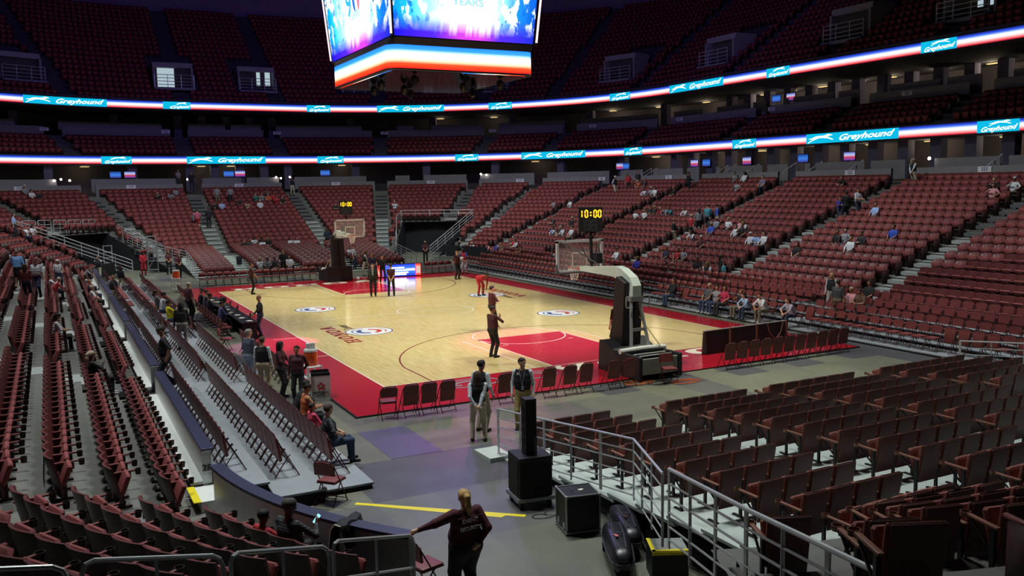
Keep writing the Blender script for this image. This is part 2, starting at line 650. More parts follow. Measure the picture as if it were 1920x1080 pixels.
concrete = mat('concrete tread', '6b6a66', 0.85, noise=0.25, scale=1.5)
concrete_d = mat('concrete fascia', '77757a', 0.8, noise=0.12, scale=2.0)
step_m = mat('pale step', '9ea3a2', 0.6, noise=0.08, scale=3)


def ring_strip(mb, d0, z0, d1, z1, skip=None, mi=0, **k):
    A, B = ringz(d0, z0, **k), ringz(d1, z1, **k)
    n = len(A)
    for i in range(n):
        j = (i + 1) % n
        if skip and skip((A[i][0] + B[j][0]) / 2, (A[i][1] + B[j][1]) / 2):
            continue
        mb.add([A[i], A[j], B[j], B[i]], [(0, 1, 2, 3)], mi)


# arena floor
fl = MB()
fl.add([(-40, -60, 0), (40, -60, 0), (40, 60, 0), (-40, 60, 0)], [(0, 1, 2, 3)])
fm = mat('covered rink floor', '6c6d66', 0.5)
nt = fm.node_tree
tc = nt.nodes.new('ShaderNodeTexCoord')
mp = nt.nodes.new('ShaderNodeMapping')
mp.inputs['Rotation'].default_value = (0, 0, 0.0)
mp.inputs['Scale'].default_value = (1 / 1.22, 1 / 2.44, 1)
mp.inputs['Location'].default_value = (9.8 / 1.22 - 8, 18.55 / 2.44 - 7, 0)
flo = nt.nodes.new('ShaderNodeVectorMath')
flo.operation = 'FLOOR'
vor = nt.nodes.new('ShaderNodeTexWhiteNoise')
vor.noise_dimensions = '2D'
rmp = nt.nodes.new('ShaderNodeValToRGB')
rmp.color_ramp.interpolation = 'CONSTANT'
e = rmp.color_ramp.elements
e[0].position, e[0].color = 0.0, lin('7b7d6c')
e[1].position, e[1].color = 0.30, lin('6b6c68')
for p, c in ((0.5, '828471'), (0.72, '5a5b60'), (0.86, '74766a')):
    q = e.new(p)
    q.color = lin(c)
ns = nt.nodes.new('ShaderNodeTexNoise')
ns.inputs['Scale'].default_value = 1.1
ns.inputs['Detail'].default_value = 6
mx = nt.nodes.new('ShaderNodeMix')
mx.data_type = 'RGBA'
mx.blend_type = 'MULTIPLY'
mx.inputs[0].default_value = 0.5
nt.links.new(tc.outputs['Object'], mp.inputs[0])
nt.links.new(mp.outputs[0], flo.inputs[0])
nt.links.new(flo.outputs[0], vor.inputs['Vector'])
nt.links.new(vor.outputs['Value'], rmp.inputs[0])
nt.links.new(tc.outputs['Object'], ns.inputs['Vector'])
nt.links.new(rmp.outputs[0], mx.inputs[6])
nt.links.new(ns.outputs['Fac'], mx.inputs[7])
nt.links.new(mx.outputs[2], nt.nodes['Principled BSDF'].inputs['Base Color'])
tag(fl.build('floor', fm), 'grey panelled arena floor around the basketball court', None, kind='structure')

fp = MB()
fp.box((-9.19, -19.77, .003), (1.21, 2.43, .006))
tag(fp.build('floor_panel', mat('violet floor panel', '55536f', .45, noise=.12, scale=3)), 'violet grey floor panel among the grey ones', None, kind='structure')
# lower bowl treads
tread = MB()


def raised(x, y):
    """the near end stand sits higher than the rest of the bowl"""
    if y > -CY:
        return 0.0
    c = corner_polar(x, y)
    if abs(x) <= CX or (c is not None and c[1] > TUN):
        return 0.85
    return 0.0


for i, up_ in [(i, u) for i in range(NROW) for u in (0.0, 0.85)]:
    sk = (lambda x, y: in_tunnel(x, y) or raised(x, y) != up_) if i < TUNROW else (lambda x, y: raised(x, y) != up_)
    z = zrow(i) + up_
    ring_strip(tread, D0 + ROWD * i if i else 0, z, D0 + ROWD * (i + 1), z, sk)
    z2 = zrow(i + 1) + up_ if i < NROW - 1 else 5.55 + up_
    ring_strip(tread, D0 + ROWD * (i + 1), z, D0 + ROWD * (i + 1), z2, sk)
ring_strip(tread, 0, 0, 0, Z0, lambda x, y: in_tunnel(x, y))
tag(tread.build('floor_lower_bowl', concrete), None, None, kind='structure')

# tunnels: black drapes on both sides, at the back and overhead
drape = mat('black drape', '191a22', 0.9, noise=0.3, scale=2)
for n_, (sx, sy) in enumerate(((1, 1), (-1, 1), (-1, -1), (1, -1))):
    ax = Vector((sx * math.cos(TUN), sy * math.sin(TUN), 0))
    lt = Vector((-ax.y, ax.x, 0))
    o = Vector((sx * CX, sy * CY, 0))
    r1 = RR + D0 + ROWD * TUNROW
    mb = MB()
    for s in (-1, 1):
        p0, p1, p2 = o + ax * 8.2 + lt * s * tunw(8.2), o + ax * r1 + lt * s * tunw(r1), o + ax * (r1 + 7) + lt * s * tunw(r1)
        mb.add([p0, p1, p1 + Vector((0, 0, zrow(TUNROW))), p0 + Vector((0, 0, Z0 + .1))], [(0, 1, 2, 3)])
        mb.add([p1, p2, p2 + Vector((0, 0, zrow(TUNROW))), p1 + Vector((0, 0, zrow(TUNROW)))], [(0, 1, 2, 3)])
    a, b = o + ax * (r1 + .6) - lt * tunw(r1), o + ax * (r1 + .6) + lt * tunw(r1)
    up = Vector((0, 0, zrow(TUNROW) - 0.02))
    mb.add([a, b, b + up, a + up], [(0, 1, 2, 3)])
    tag(mb.build('wall_tunnel_%s' % ('far_right', 'far_left', 'near_left', 'near_right')[n_], drape), None, None, kind='structure')

# aisles: on the sides at fixed y, in the corners at fixed angle, on the ends at fixed x
SIDE_Y = (-12.4, -3.1, 6.2, 15.5)
CORN_A = (11.0, 32.0, 48.0, 70.5)
END_X = (-4.4, 4.4)
AW = 0.78


def in_aisle(x, y, i=None):
    ax, ay = abs(x) - CX, abs(y) - CY
    if ax > 0 and ay > 0:
        r, a = math.hypot(ax, ay), math.degrees(math.atan2(ay, ax))
        for q in CORN_A:
            if abs(r * math.radians(a - q)) < AW:
                if q == 48.0 and (i is not None and i < TUNROW):
                    continue
                if q == 32.0 and x < 0 and y < 0 and i is not None:
                    continue
                return True
        return False
    if ax > 0 and abs(y) < CY:
        return any(abs(y - q) < AW for q in SIDE_Y)
    return any(abs(x - q) < AW for q in END_X)


# aisle steps: pale in the lower half, one object per flight
flights = []
for sx in (1, -1):
    for y in SIDE_Y:
        flights.append(('side', sx, y))
for sy in (1, -1):
    for x in END_X:
        flights.append(('end', sy, x))
for sx in (1, -1):
    for sy in (1, -1):
        for a in CORN_A:
            flights.append(('corner', sx, sy, a))


def flight_frame(fl_, d):
    if fl_[0] == 'side':
        return Vector((fl_[1] * (HW + d), fl_[2], 0)), Vector((fl_[1], 0, 0))
    if fl_[0] == 'end':
        return Vector((fl_[2], fl_[1] * (HL + d), 0)), Vector((0, fl_[1], 0))
    a = math.radians(fl_[3])
    n = Vector((fl_[1] * math.cos(a), fl_[2] * math.sin(a), 0))
    return Vector((fl_[1] * CX, fl_[2] * CY, 0)) + n * (RR + d), n


stepd = mat('dark aisle step', '55575a', 0.8, noise=0.2)
nst = 0
for fl_ in flights:
    p, n = flight_frame(fl_, 8)
    if in_view(p.x, p.y, 3, 400, 300) is None or (p - Vector(CAM)).length < 9:
        continue
    mb = MB()
    for i in range(1, NROW):
        if fl_[0] == 'corner' and fl_[3] == 48.0 and i <= TUNROW:
            continue
        p, n = flight_frame(fl_, D0 + ROWD * i - 0.21)
        ang = math.atan2(n.y, n.x)
        pale = (2 <= i <= 9)
        mb.box((p.x, p.y, zrow(i) - RISE / 4 - RISE / 4), (0.42, 1.1, RISE / 2 + .0), ang, 0 if pale else 1)
        q, _ = flight_frame(fl_, D0 + ROWD * i + 0.2)
        mb.box((q.x, q.y, zrow(i) + 0.004), (0.42, 1.1, 0.012), ang, 0 if pale else 1)
    nst += 1
    tag(mb.build('trim_%d' % nst, [step_m, stepd]), 'flight of aisle steps climbing through the lower seats', None, kind='structure')

# parapet at the top of the lower bowl, open at the aisles
DP = D0 + ROWD * NROW
par = MB()
cut = lambda x, y: in_aisle(x, y)
for d0, z0, d1, z1 in ((DP + .02, 5.3, DP + .02, 6.53), (DP + .02, 6.53, DP + .2, 6.53), (DP + .2, 6.53, DP + .2, 5.6)):
    ring_strip(par, d0, z0, d1, z1, cut, step=1.5, ystep=0.4)
tag(par.build('wall_parapet', concrete_d), None, None, kind='structure')
# concourse deck and suites behind
deck = MB()
ring_strip(deck, DP, 5.55, DP + 9, 5.9)
tag(deck.build('floor_concourse', mat('concourse floor', '3f3d42', 0.9, noise=.2)), None, None, kind='structure')
dark = mat('dark suite wall', '4a4446', 0.9, noise=.3, scale=.6)
bw = MB()
ring_strip(bw, DP + 6.0, 5.6, DP + 6.0, 8.6)
tag(bw.build('wall_suites_lower', dark), None, None, kind='structure')

# club tier above the lower ribbon board
ZL0, ZL1, DL = 8.40, 9.06, 17.25       # lower ribbon: bottom, top, offset
ZU0, ZU1, DU = 13.40, 14.05, 17.6      # upper ribbon
club = MB()
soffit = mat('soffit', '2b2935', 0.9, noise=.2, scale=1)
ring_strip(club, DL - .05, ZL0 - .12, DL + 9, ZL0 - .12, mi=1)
ring_strip(club, DL + .05, ZL0 - .12, DL + .05, ZL1 + .1)
NCL, CR_, CZ0 = 5, 0.42, 8.95
for i in range(NCL):
    z = CZ0 + CR_ * i
    ring_strip(club, DL + .05 + ROWD * i, z, DL + .05 + ROWD * (i + 1), z)
    ring_strip(club, DL + .05 + ROWD * (i + 1), z, DL + .05 + ROWD * (i + 1), z + CR_)
DC = DL + .05 + ROWD * NCL
tag(club.build('floor_club_tier', [mat('club concrete', '4c4a50', .9, noise=.25), soffit]), None, None, kind='structure')
cpar = MB()
ZC = CZ0 + CR_ * NCL
for d0, z0, d1, z1 in ((DC, ZC - .1, DC, ZC + .78), (DC, ZC + .78, DC + .15, ZC + .78)):
    ring_strip(cpar, d0, z0, d1, z1, cut, step=1.5, ystep=0.4)
tag(cpar.build('wall_club_parapet', concrete_d), None, None, kind='structure')
c2 = MB()
ring_strip(c2, DC, ZC, DC + 9, ZC)
ring_strip(c2, DC + 5.0, ZC, DC + 5.0, 14.2)
tag(c2.build('wall_suites_upper', dark), None, None, kind='structure')

# upper deck
up = MB()
NUP, URD, URR, UZ0 = 20, 0.82, 0.56, 13.9
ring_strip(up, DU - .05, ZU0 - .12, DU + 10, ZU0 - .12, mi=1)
ring_strip(up, DU + .05, ZU0 - .12, DU + .05, ZU1 + .25)
for i in range(NUP):
    z = UZ0 + URR * i
    ring_strip(up, DU + .05 + URD * i, z, DU + .05 + URD * (i + 1), z)
    ring_strip(up, DU + .05 + URD * (i + 1), z, DU + .05 + URD * (i + 1), z + URR)
DT = DU + .05 + URD * NUP
ZT = UZ0 + URR * NUP
tag(up.build('floor_upper_deck', [mat('upper concrete', '3b3942', .9, noise=.25), soffit]), None, None, kind='structure')
tw = MB()
ring_strip(tw, DT, ZT, DT + 1.5, ZT)
ring_strip(tw, DT + 1.5, ZT, DT + 1.5, ZT + 9)
tag(tw.build('wall_upper', mat('upper wall', '7a6a88', .9, noise=.15, scale=.3)), None, None, kind='structure')
ce = MB()
R0 = ringz(DT + 1.5, ZT + 9)
ce.add(R0 + [(0, 0, ZT + 11)], [((i + 1) % len(R0), i, len(R0)) for i in range(len(R0))])
tag(ce.build('ceiling', mat('dark roof deck', '1b1922', .95, noise=.2, scale=.2)), None, None, kind='structure')
# ------------------------------------------------------------------ doorways in the upper deck
PORTXY = [(-17.56, 49.12), (-4.8, 51.54), (2.99, 51.96), (13.5, 51.6), (21.2, 47.63), (25.53, 44.48), (32.73, 31.81), (34.53, 19.67), (34.66, 6.22), (34.98, -2.65)]
OCC = []


def portal_frame(x, y):
    n = out_normal(x, y)
    return Vector((n[0], n[1], 0))


def portal_hit(x, y, i):
    if i > 8:
        return False
    for (px, py) in PORTXY:
        n = portal_frame(px, py)
        d = Vector((x - px, y - py, 0))
        lat = abs(d.x * -n.y + d.y * n.x)
        if lat < 2.3 and abs(d.dot(n)) < 8 and (2 <= i <= 8):
            return True
    return False
# ------------------------------------------------------------------ seats
sm_back = mat('maroon seat shell', '5f2a2a', 0.42, noise=.1, scale=6)
sm_pad = mat('maroon seat fabric', '803a3b', 0.75, noise=.15, scale=14)
sm_arm = mat('maroon armrest', '7a4340', 0.45, noise=.1)
sm_cup = mat('dark cup holder', '3a2424', 0.5, noise=.1)
sm_leg = mat('seat standard', '3a1b1d', 0.55, noise=.1)


def seat_parts():
    P = {}
    mb = MB()           # curved backrest
    n = 8
    F, Bk = [], []
    for k in range(n + 1):
        u = -1 + 2 * k / n
        x = .274 * u
        yc = .075 * u * u
        zt = .90 - .02 * u * u
        F.append([(x * .97, yc + .030 - (z - .4) * .22, z) for z in (.30, .62, zt - .008)])
        Bk.append([(x, yc - .012 - (z - .4) * .22, z) for z in (.20, .62, zt)])
    vs = [p for c in F for p in c] + [p for c in Bk for p in c]
    o = (n + 1) * 3
    fs, rear = [], []
    for k in range(n):
        for j in range(2):
            a, b = k * 3 + j, (k + 1) * 3 + j
            fs.append((b, a, a + 1, b + 1))
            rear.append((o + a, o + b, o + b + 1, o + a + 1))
        fs.append((k * 3 + 2, o + k * 3 + 2, o + k * 3 + 5, k * 3 + 5)[::-1])
        fs.append((k * 3, k * 3 + 3, o + k * 3 + 3, o + k * 3))
    for k in (0, n):
        for j in range(2):
            a = k * 3 + j
            fs.append((a, a + 1, o + a + 1, o + a))
    mb.add(vs, fs)
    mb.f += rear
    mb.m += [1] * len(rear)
    P['backrest'] = (mb, [sm_back, mat('shade toned rear shell', '39201f', .45, noise=.1)])  # rear colour darkened to carry the shade behind the seats
    mb = MB()
    R = Matrix.Rotation(math.radians(68), 3, 'X')
    mb.rbox((0, .185, .535), (.42, .36, .09), .04, R)
    P['seat'] = (mb, sm_pad)
    mb = MB()
    mb.rbox((-.27, .19, .635), (.05, .46, .032), .012)
    P['armrest'] = (mb, sm_arm)
    mb = MB()
    mb.lathe([(.030, .565), (.036, .57), (.046, .655), (.052, .655), (.050, .645), (.040, .56), (.0, .556)], 12, (-.27, .455, 0))
    P['cup_holder'] = (mb, sm_cup)
    mb = MB()
    mb.box((-.27, .16, .31), (.03, .10, .62))
    mb.box((-.27, .16, .02), (.05, .34, .04))
    mb.box((-.27, .17, .56), (.03, .34, .10))
    P['leg'] = (mb, sm_leg)
    return P


def seat_down_mb():
    mb = MB()
    mb.rbox((0, .26, .445), (.44, .42, .085), .035)
    return mb


rs_back = mat('brown seat back', '5e3836', 0.5, noise=.12, scale=8)
rs_pad = mat('brown seat fabric', '8a5046', 0.8, noise=.15, scale=16)
rs_arm = mat('tan wood armrest', '8a5a48', 0.45, noise=.2, scale=9)
rs_leg = mat('black steel leg', '1d1a1c', 0.45, .3, noise=.1)


def riser_parts():
    P = {}
    mb = MB()
    R = Matrix.Rotation(math.radians(9), 3, 'X')
    mb.rbox((0, -.03, .545), (.415, .03, .66), .012, R)
    P['backrest'] = (mb, rs_back)
    mb = MB()
    mb.rbox((0, .012, .58), (.455, .06, .57), .025, R)
    P['back_cushion'] = (mb, rs_pad)
    mb = MB()
    mb.rbox((0, .15, .56), (.43, .40, .09), .035, Matrix.Rotation(math.radians(70), 3, 'X'))
    P['seat'] = (mb, rs_pad)
    mb = MB()
    mb.rbox((-.25, .17, .63), (.055, .42, .03), .01)
    mb.lathe([(.028, .60), (.044, .61), (.046, .65), (.052, .65), (.050, .60), (.03, .595)], 10, (-.25, .40, 0))
    P['armrest'] = (mb, rs_arm)
    mb = MB()
    mb.box((-.25, .03, .31), (.035, .05, .62))
    mb.box((-.25, .09, .012), (.05, .22, .024))
    mb.prism([(0, 0), (.03, 0), (.30, .22), (.27, .22)], (-.262, .05, .39), (0, 1, 0), (0, 0, 1), (.024, 0, 0))
    P['leg'] = (mb, rs_leg)
    return P


fc_pad = mat('maroon vinyl pad', '763838', 0.5, noise=.1, scale=10)
fc_back = mat('maroon chair steel', '7c3f3b', 0.4, .2, noise=.1)
fc_leg = mat('dark maroon chair tube', '3c1c1c', 0.35, .4, noise=.1)


def chair_parts(down=False):
    P = {}
    mb = MB()
    pts = []
    for k in range(9):
        a = PI * k / 8
        pts.append((.215 * math.cos(a), .06 * math.sin(a)))
    poly = [(.22, -.21)] + pts + [(-.22, -.21)]
    Rb = Matrix.Rotation(math.radians(8), 3, 'X')
    ez = Rb @ Vector((0, 1, 0))
    ey = Rb @ Vector((0, 0, 1))
    mb.prism(poly, Vector((0, -.235, .80)), (1, 0, 0), ey, ez * .035)
    P['backrest'] = (mb, fc_pad)
    mb = MB()
    if down:
        mb.rbox((0, .02, .455), (.40, .40, .045), .02)
        mb.rbox((0, .02, .43), (.41, .41, .02), .008)
    else:
        mb.rbox((0, -.16, .55), (.42, .045, .46), .02, Matrix.Rotation(math.radians(8), 3, 'X'))
        mb.rbox((0, -.185, .54), (.43, .02, .47), .008, Matrix.Rotation(math.radians(8), 3, 'X'))
    P['seat'] = (mb, fc_pad if down else fc_back)
    mb = MB()           # front legs run up into the back frame
    for s in (-1, 1):
        mb.tube([(s * .225, .21, 0), (s * .225, -.02, .44), (s * .222, -.21, .78), (s * .15, -.245, .875)], .012, 6)
    mb.tube([(.15, -.245, .875), (0, -.247, .885), (-.15, -.245, .875)], .012, 6)
    mb.tube([(.225, .18, .06), (-.225, .18, .06)], .009, 6)
    P['front_frame'] = (mb, fc_leg)
    mb = MB()
    for s in (-1, 1):
        mb.tube([(s * .205, -.27, 0), (s * .205, .0, .40), (s * .205, .05, .44)], .012, 6)
    mb.tube([(.205, -.235, .05), (-.205, -.235, .05)], .009, 6)
    mb.tube([(.205, -.17, .15), (-.205, -.17, .15)], .009, 6)
    P['rear_frame'] = (mb, fc_leg)
    return P


def proto(parts):
    return {k: (mb.mesh(k, mt, True), mt) for k, (mb, mt) in parts.items()}


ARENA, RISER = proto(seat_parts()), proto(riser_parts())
CH_UP, CH_DOWN = proto(chair_parts()), proto(chair_parts(True))
SEAT_DOWN = seat_down_mb().mesh('seat', sm_pad, True)
RSEAT_DOWN = seat_down_mb().mesh('seat', rs_pad, True)


def put(protos, name, label, cat, group, loc, rz, swap=None, skip=()):
    root = thing(name, label, cat, loc, rz, group)
    for k, (me, _) in protos.items():
        if k in skip:
            continue
        o = bpy.data.objects.new(k, swap[k] if swap and k in swap else me)
        COL.objects.link(o)
        o.parent = root
    return root


def merged(protos, drop=()):
    """one template (verts, faces, mats) of a seat for the far rows"""
    V, F, M, mats = [], [], [], []
    for k, (me, mt) in protos.items():
        if k in drop:
            continue
        mt = mt[0] if isinstance(mt, list) else mt
        if mt not in mats:
            mats.append(mt)
        o = len(V)
        V += [tuple(v.co) for v in me.vertices]
        for p in me.polygons:
            F.append(tuple(i + o for i in p.vertices))
            M.append(mats.index(mt))
    return V, F, M, mats


def far_seat():
    """the seat again, simple enough for rows far away"""
    mb = MB()
    n = 4
    for k in range(n):
        u0, u1 = -1 + 2 * k / n, -1 + 2 * (k + 1) / n
        q = lambda u, z, t: (.258 * u, .07 * u * u + t - (z - .4) * .22, z)
        zt = lambda u: .90 - .035 * u * u
        mb.add([q(u0, .36, .03), q(u1, .36, .03), q(u1, zt(u1), .03), q(u0, zt(u0), .03), q(u0, .36, -.01), q(u1, .36, -.01), q(u1, zt(u1), -.01), q(u0, zt(u0), -.01)],
               [(1, 0, 3, 2), (4, 5, 6, 7), (3, 7, 6, 2)], 1)
    mb.add([(.245, .115 - .0, .36), (.245, .075, .36), (.245, -.035, .865), (.245, .005, .865)], [(0, 1, 2, 3)], 1)
    mb.add([(-.245, .115 - .0, .36), (-.245, .075, .36), (-.245, -.035, .865), (-.245, .005, .865)], [(3, 2, 1, 0)], 1)
    mb.box((0, .155, .57), (.43, .40, .08), Matrix.Rotation(math.radians(76), 3, 'X'), 0)
    mb.box((-.27, .20, .63), (.045, .46, .035), None, 2)
    mb.box((-.27, .18, .31), (.03, .40, .6), None, 3)
    return mb.v, mb.f, mb.m, [sm_pad, sm_back, sm_arm, sm_leg]


def swarm(name, tmpl, places, label):
    """many copies of a template as one mesh object"""
    V, F, M, mats = tmpl
    V = np.array(V)
    nv = len(V)
    loops = np.concatenate([np.array(f) for f in F])
    lens = np.array([len(f) for f in F])
    P = np.array(places)                     # x, y, z, rz
    N = len(P)
    c, s = np.cos(P[:, 3])[:, None], np.sin(P[:, 3])[:, None]
    X = V[None, :, 0] * c - V[None, :, 1] * s + P[:, 0:1]
    Y = V[None, :, 0] * s + V[None, :, 1] * c + P[:, 1:2]
    Z = V[None, :, 2] + P[:, 2:3]
    co_ = np.stack([X, Y, Z], 2).reshape(-1)
    me = bpy.data.meshes.new(name)
    me.vertices.add(N * nv)
    me.vertices.foreach_set('co', co_)
    L = (loops[None, :] + (np.arange(N) * nv)[:, None]).reshape(-1)
    me.loops.add(len(L))
    me.loops.foreach_set('vertex_index', L)
    LT = np.tile(lens, N)
    st = np.concatenate([[0], np.cumsum(LT)[:-1]])
    me.polygons.add(len(LT))
    me.polygons.foreach_set('loop_start', st)
    me.polygons.foreach_set('loop_total', LT)
    for mt in mats:
        me.materials.append(mt)
    me.polygons.foreach_set('material_index', np.tile(np.array(M), N))
    me.update(calc_edges=True)
    me.validate()
    return tag(link(name, me), label, None, None, 'stuff')


# ---- every arena seat of the three tiers: (x, y, z, rz, row, tier, corner?)
def row_seats(d, z, row, tier, pitch=0.54):
    out = []
    r = RR + d

    def add(x, y, nx, ny, k, sec):
        out.append((x, y, z, math.atan2(-ny, -nx) - PI / 2, row, tier, sec, k))
    for sx in (1, -1):
        n = int(2 * CY / pitch)
        for k in range(n):
            y = -CY + (k + .5) * 2 * CY / n
            add(sx * (CX + r), y, sx, 0, k, ('side', sx))
    for sy in (1, -1):
        n = int(2 * CX / pitch)
        for k in range(n):
            x = -CX + (k + .5) * 2 * CX / n
            add(x, sy * (CY + r), 0, sy, k, ('end', sy))
    for sx in (1, -1):
        for sy in (1, -1):
            n = int(r * PI / 2 / pitch)
            for k in range(n):
                a = (k + .5) / n * PI / 2
                add(sx * (CX + r * math.cos(a)), sy * (CY + r * math.sin(a)), sx * math.cos(a), sy * math.sin(a), k, ('corner', sx, sy))
    return out


SEATS = []
for i in range(NROW):
    for s in row_seats(D0 + ROWD * (i + 1) - .13, zrow(i), i, 'lower'):
        x, y = s[0], s[1]
        if raised(x, y):
            s = s[:2] + (s[2] + raised(x, y),) + s[3:]
        if in_aisle(x, y, i):
            continue
        if i < TUNROW and in_tunnel(x, y, .22):
            continue
        if i < 2 and abs(x) < 7.4 and y > CY:      # riser platforms stand here
            continue
        SEATS.append(s)
for i in range(NCL - 1):
    for s in row_seats(DL + .05 + ROWD * (i + 1) - .13, CZ0 + CR_ * i, i, 'club'):
        if not in_aisle(s[0], s[1]):
            SEATS.append(s)
for i in range(NUP):
    for s in row_seats(DU + .05 + URD * (i + 1) - .13, UZ0 + URR * i, i, 'upper'):
        if in_aisle(s[0], s[1]) or portal_hit(s[0], s[1], i):
            continue
        SEATS.append(s)
vis = []
for s in SEATS:
    zz = in_view(s[0], s[1], s[2] + .6, 420, 160)
    if zz is None:
        continue
    D = math.dist((s[0], s[1], s[2]), CAM)
    if D < 6.6:
        continue
    vis.append((D, s))
vis.sort(key=lambda t: t[0])
near = [s for D, s in vis if in_view(s[0], s[1], s[2] + .85, 30, 10) is not None and s[5] == 'lower'][:300]
nearset = set(id(s) for s in near)
far = [s for D, s in vis if id(s) not in nearset]


def occupied(x, y, z):
    return any(abs(x - o[0]) < .30 and abs(y - o[1]) < .34 and abs(z - o[2]) < .5 for o in OCC)



def place_bowl_seats():
    swarm('arena_seat', far_seat(), [s[:4] for s in far], 'rows of maroon seats filling the far, right and upper tiers of the bowl')

    # number the near seats along their row, starting at the rail beside the camera
    rows = {}
    for s in near:
        key = (s[4], 'L' if (s[6][0] == 'side' or (s[6][0] == 'corner' and corner_polar(s[0], s[1])[1] < TUN)) else 'E')
        rows.setdefault(key, []).append(s)
    for (row, part), L in rows.items():
        if part == 'L':
            L.sort(key=lambda s: s[1])
        else:
            L.sort(key=lambda s: s[0])
        for k, s in enumerate(L):
            if part == 'L':
                lab = 'maroon arena seat, %s row above the white wall, %s from the near rail' % (ordw(row + 1), ordw(k + 1))
            else:
                lab = 'brown bowl seat, %s row behind the risers, %s from the tunnel rail' % (ordw(row + 1), ordw(k + 1))
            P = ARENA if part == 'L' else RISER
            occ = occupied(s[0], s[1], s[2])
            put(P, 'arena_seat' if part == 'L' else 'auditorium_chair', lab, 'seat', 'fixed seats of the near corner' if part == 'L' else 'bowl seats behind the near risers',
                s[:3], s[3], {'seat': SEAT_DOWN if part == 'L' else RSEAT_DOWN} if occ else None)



# ---- near and far end risers (retractable stands on the rink): rows along x
NR = 11
RX = (-7.25, -4.95), (-3.75, -1.2), (-0.55, 2.55), (3.4, 7.3)
BLK = ('beside the sloping rail', 'left of the middle aisle', 'right of the middle aisle', 'at the right end')


def rz_(i):
    return 0.04 + 0.1 * i if i < 5 else 0.44 + 0.075 * (i - 4)


rplat = mat('pale aluminium riser deck', 'bcc7c1', 0.55, .0, noise=.12, scale=2.5)
rskirt = mat('black riser skirt', '17171b', 0.9, noise=.2)
for sgn, nm in ((-1, 'near'), (1, 'far')):
    mb = MB()
    for i in range(NR):
        y0 = 22.1 + ROWD * i
        mb.box((-.1, sgn * (y0 + ROWD / 2 + .1), rz_(i) - .025), (15.2, ROWD + .2, .05))
        mb.box((-.1, sgn * (y0 + ROWD / 2 + .1), (rz_(i) - .05) / 2), (15.0, ROWD + .1, max(.01, rz_(i) - .06)), None, 1)
    tag(mb.build('riser_platform', [rplat, rskirt]), 'pale stepped riser platform under the seats of the %s end' % nm, 'platform')
farR = []
kk = 0
cand = []
for sgn in (-1, 1):
    for i in range(NR):
        for b, (xa, xb) in enumerate(RX):
            n = int((xb - xa) / .5 + .01)
            for k in range(n):
                x = xa + .25 + k * .5
                y = sgn * (22.1 + ROWD * (i + 1) - .16)
                if sgn == 1:
                    cand.append((x, y, rz_(i), PI, None))
                else:
                    cand.append((x, y, rz_(i), 0.0, (i, b, k)))
for x, y, z, rz, info in cand:
    if info is None:
        farR.append((x, y, z, rz))


def place_riser_seats():
    for x, y, z, rz, info in cand:
        if info is None or in_view(x, y, z + .8, 20, 10) is None:
            continue
        i, b, k = info
        put(RISER, 'stadium_chair', 'brown riser seat, %s row, %s from left, block %s' % (ordw(i + 1), ordw(k + 1), BLK[b]), 'seat',
            'brown seats on the near riser', (x, y, z), rz)
    t = far_seat()
    swarm('stadium_chair', (t[0], t[1], t[2], [sm_pad, sm_back, sm_arm, sm_leg]), farR, 'rows of maroon seats on the far end riser behind the basket')


# ---- folding chairs: (x, y, z, rz, down?, label, group)
FC = []
plat = mat('pale grey riser boards', '90959c', 0.5, noise=.15, scale=3)


def riser_boards(name, label, boxes):
    mb = MB()
    for (x0, x1, y0, y1, z) in boxes:
        mb.box(((x0 + x1) / 2, (y0 + y1) / 2, z - .02), (x1 - x0, y1 - y0, .04))
        mb.box(((x0 + x1) / 2, (y0 + y1) / 2, (z - .04) / 2), (x1 - x0 - .06, y1 - y0 - .06, max(.02, z - .045)), None, 1)
    return tag(mb.build(name, [plat, rskirt]), label, 'platform')


LX = ((-11.78, -10.75, .13), (-12.74, -11.78, .27), (-13.58, -12.74, .42))
riser_boards('riser_platform', 'pale boards under the chair row nearest the scorer table', [(LX[0][0], LX[0][1], -22.6, 21, LX[0][2])])
riser_boards('riser_platform', 'pale boards under the middle chair row on the left sideline', [(LX[1][0], LX[1][1], -22.9, 21, LX[1][2])])
riser_boards('riser_platform', 'pale boards under the chair row against the white wall', [(LX[2][0], LX[2][1], -22.4, 21, LX[2][2])])
LROW = (('nearest the court', -11.22), ('in the middle', -12.25), ('against the white wall', -13.2))
for r, (nm, x) in enumerate(LROW):
    k = 0
    y = -21.6 if r != 2 else -21.2
    while y < 19.5:
        if not any(abs(y - q) < .62 for q in SIDE_Y):
            k += 1
            FC.append((x, y, LX[r][2], -PI / 2, False, 'maroon folding chair, left-sideline row %s, %s from near end' % (nm, ordw(k)), 'folding chairs on the left risers', r))
        y += .485
RXs = ((9.7, 10.75, .10), (10.75, 11.7, .24), (11.7, 12.65, .40), (12.65, 13.75, .58))
RNM = ('first row at the court edge', 'second row', 'third row', 'last row before the fixed seats')
for r, (x0, x1, z) in enumerate(RXs):
    riser_boards('riser_platform', 'pale boards under the %s of chairs on the right sideline' % RNM[r], [(x0, x1, -26.5, 19.5, z)])
for r, (x0, x1, z) in enumerate(RXs):
    k = 0
    y = -25.5
    x = (x0 + x1) / 2 + .05 if r else 10.2
    while y < 18.8:
        if not any(abs(y - q) < .6 for q in SIDE_Y[:1]) and not (r == 0 and abs(y + 3.1) < .6) and in_view(x, y, z + .8, 20, 10) is not None:
            k += 1
            h = (r * 37 + int(y * 10) * 13) % 11
            FC.append((x, y, z, PI / 2, r > 0 or h > 3, 'maroon folding chair, right sideline %s, %s from near end' % (RNM[r], ordw(k)), 'folding chairs on the right risers', r))
        y += .515
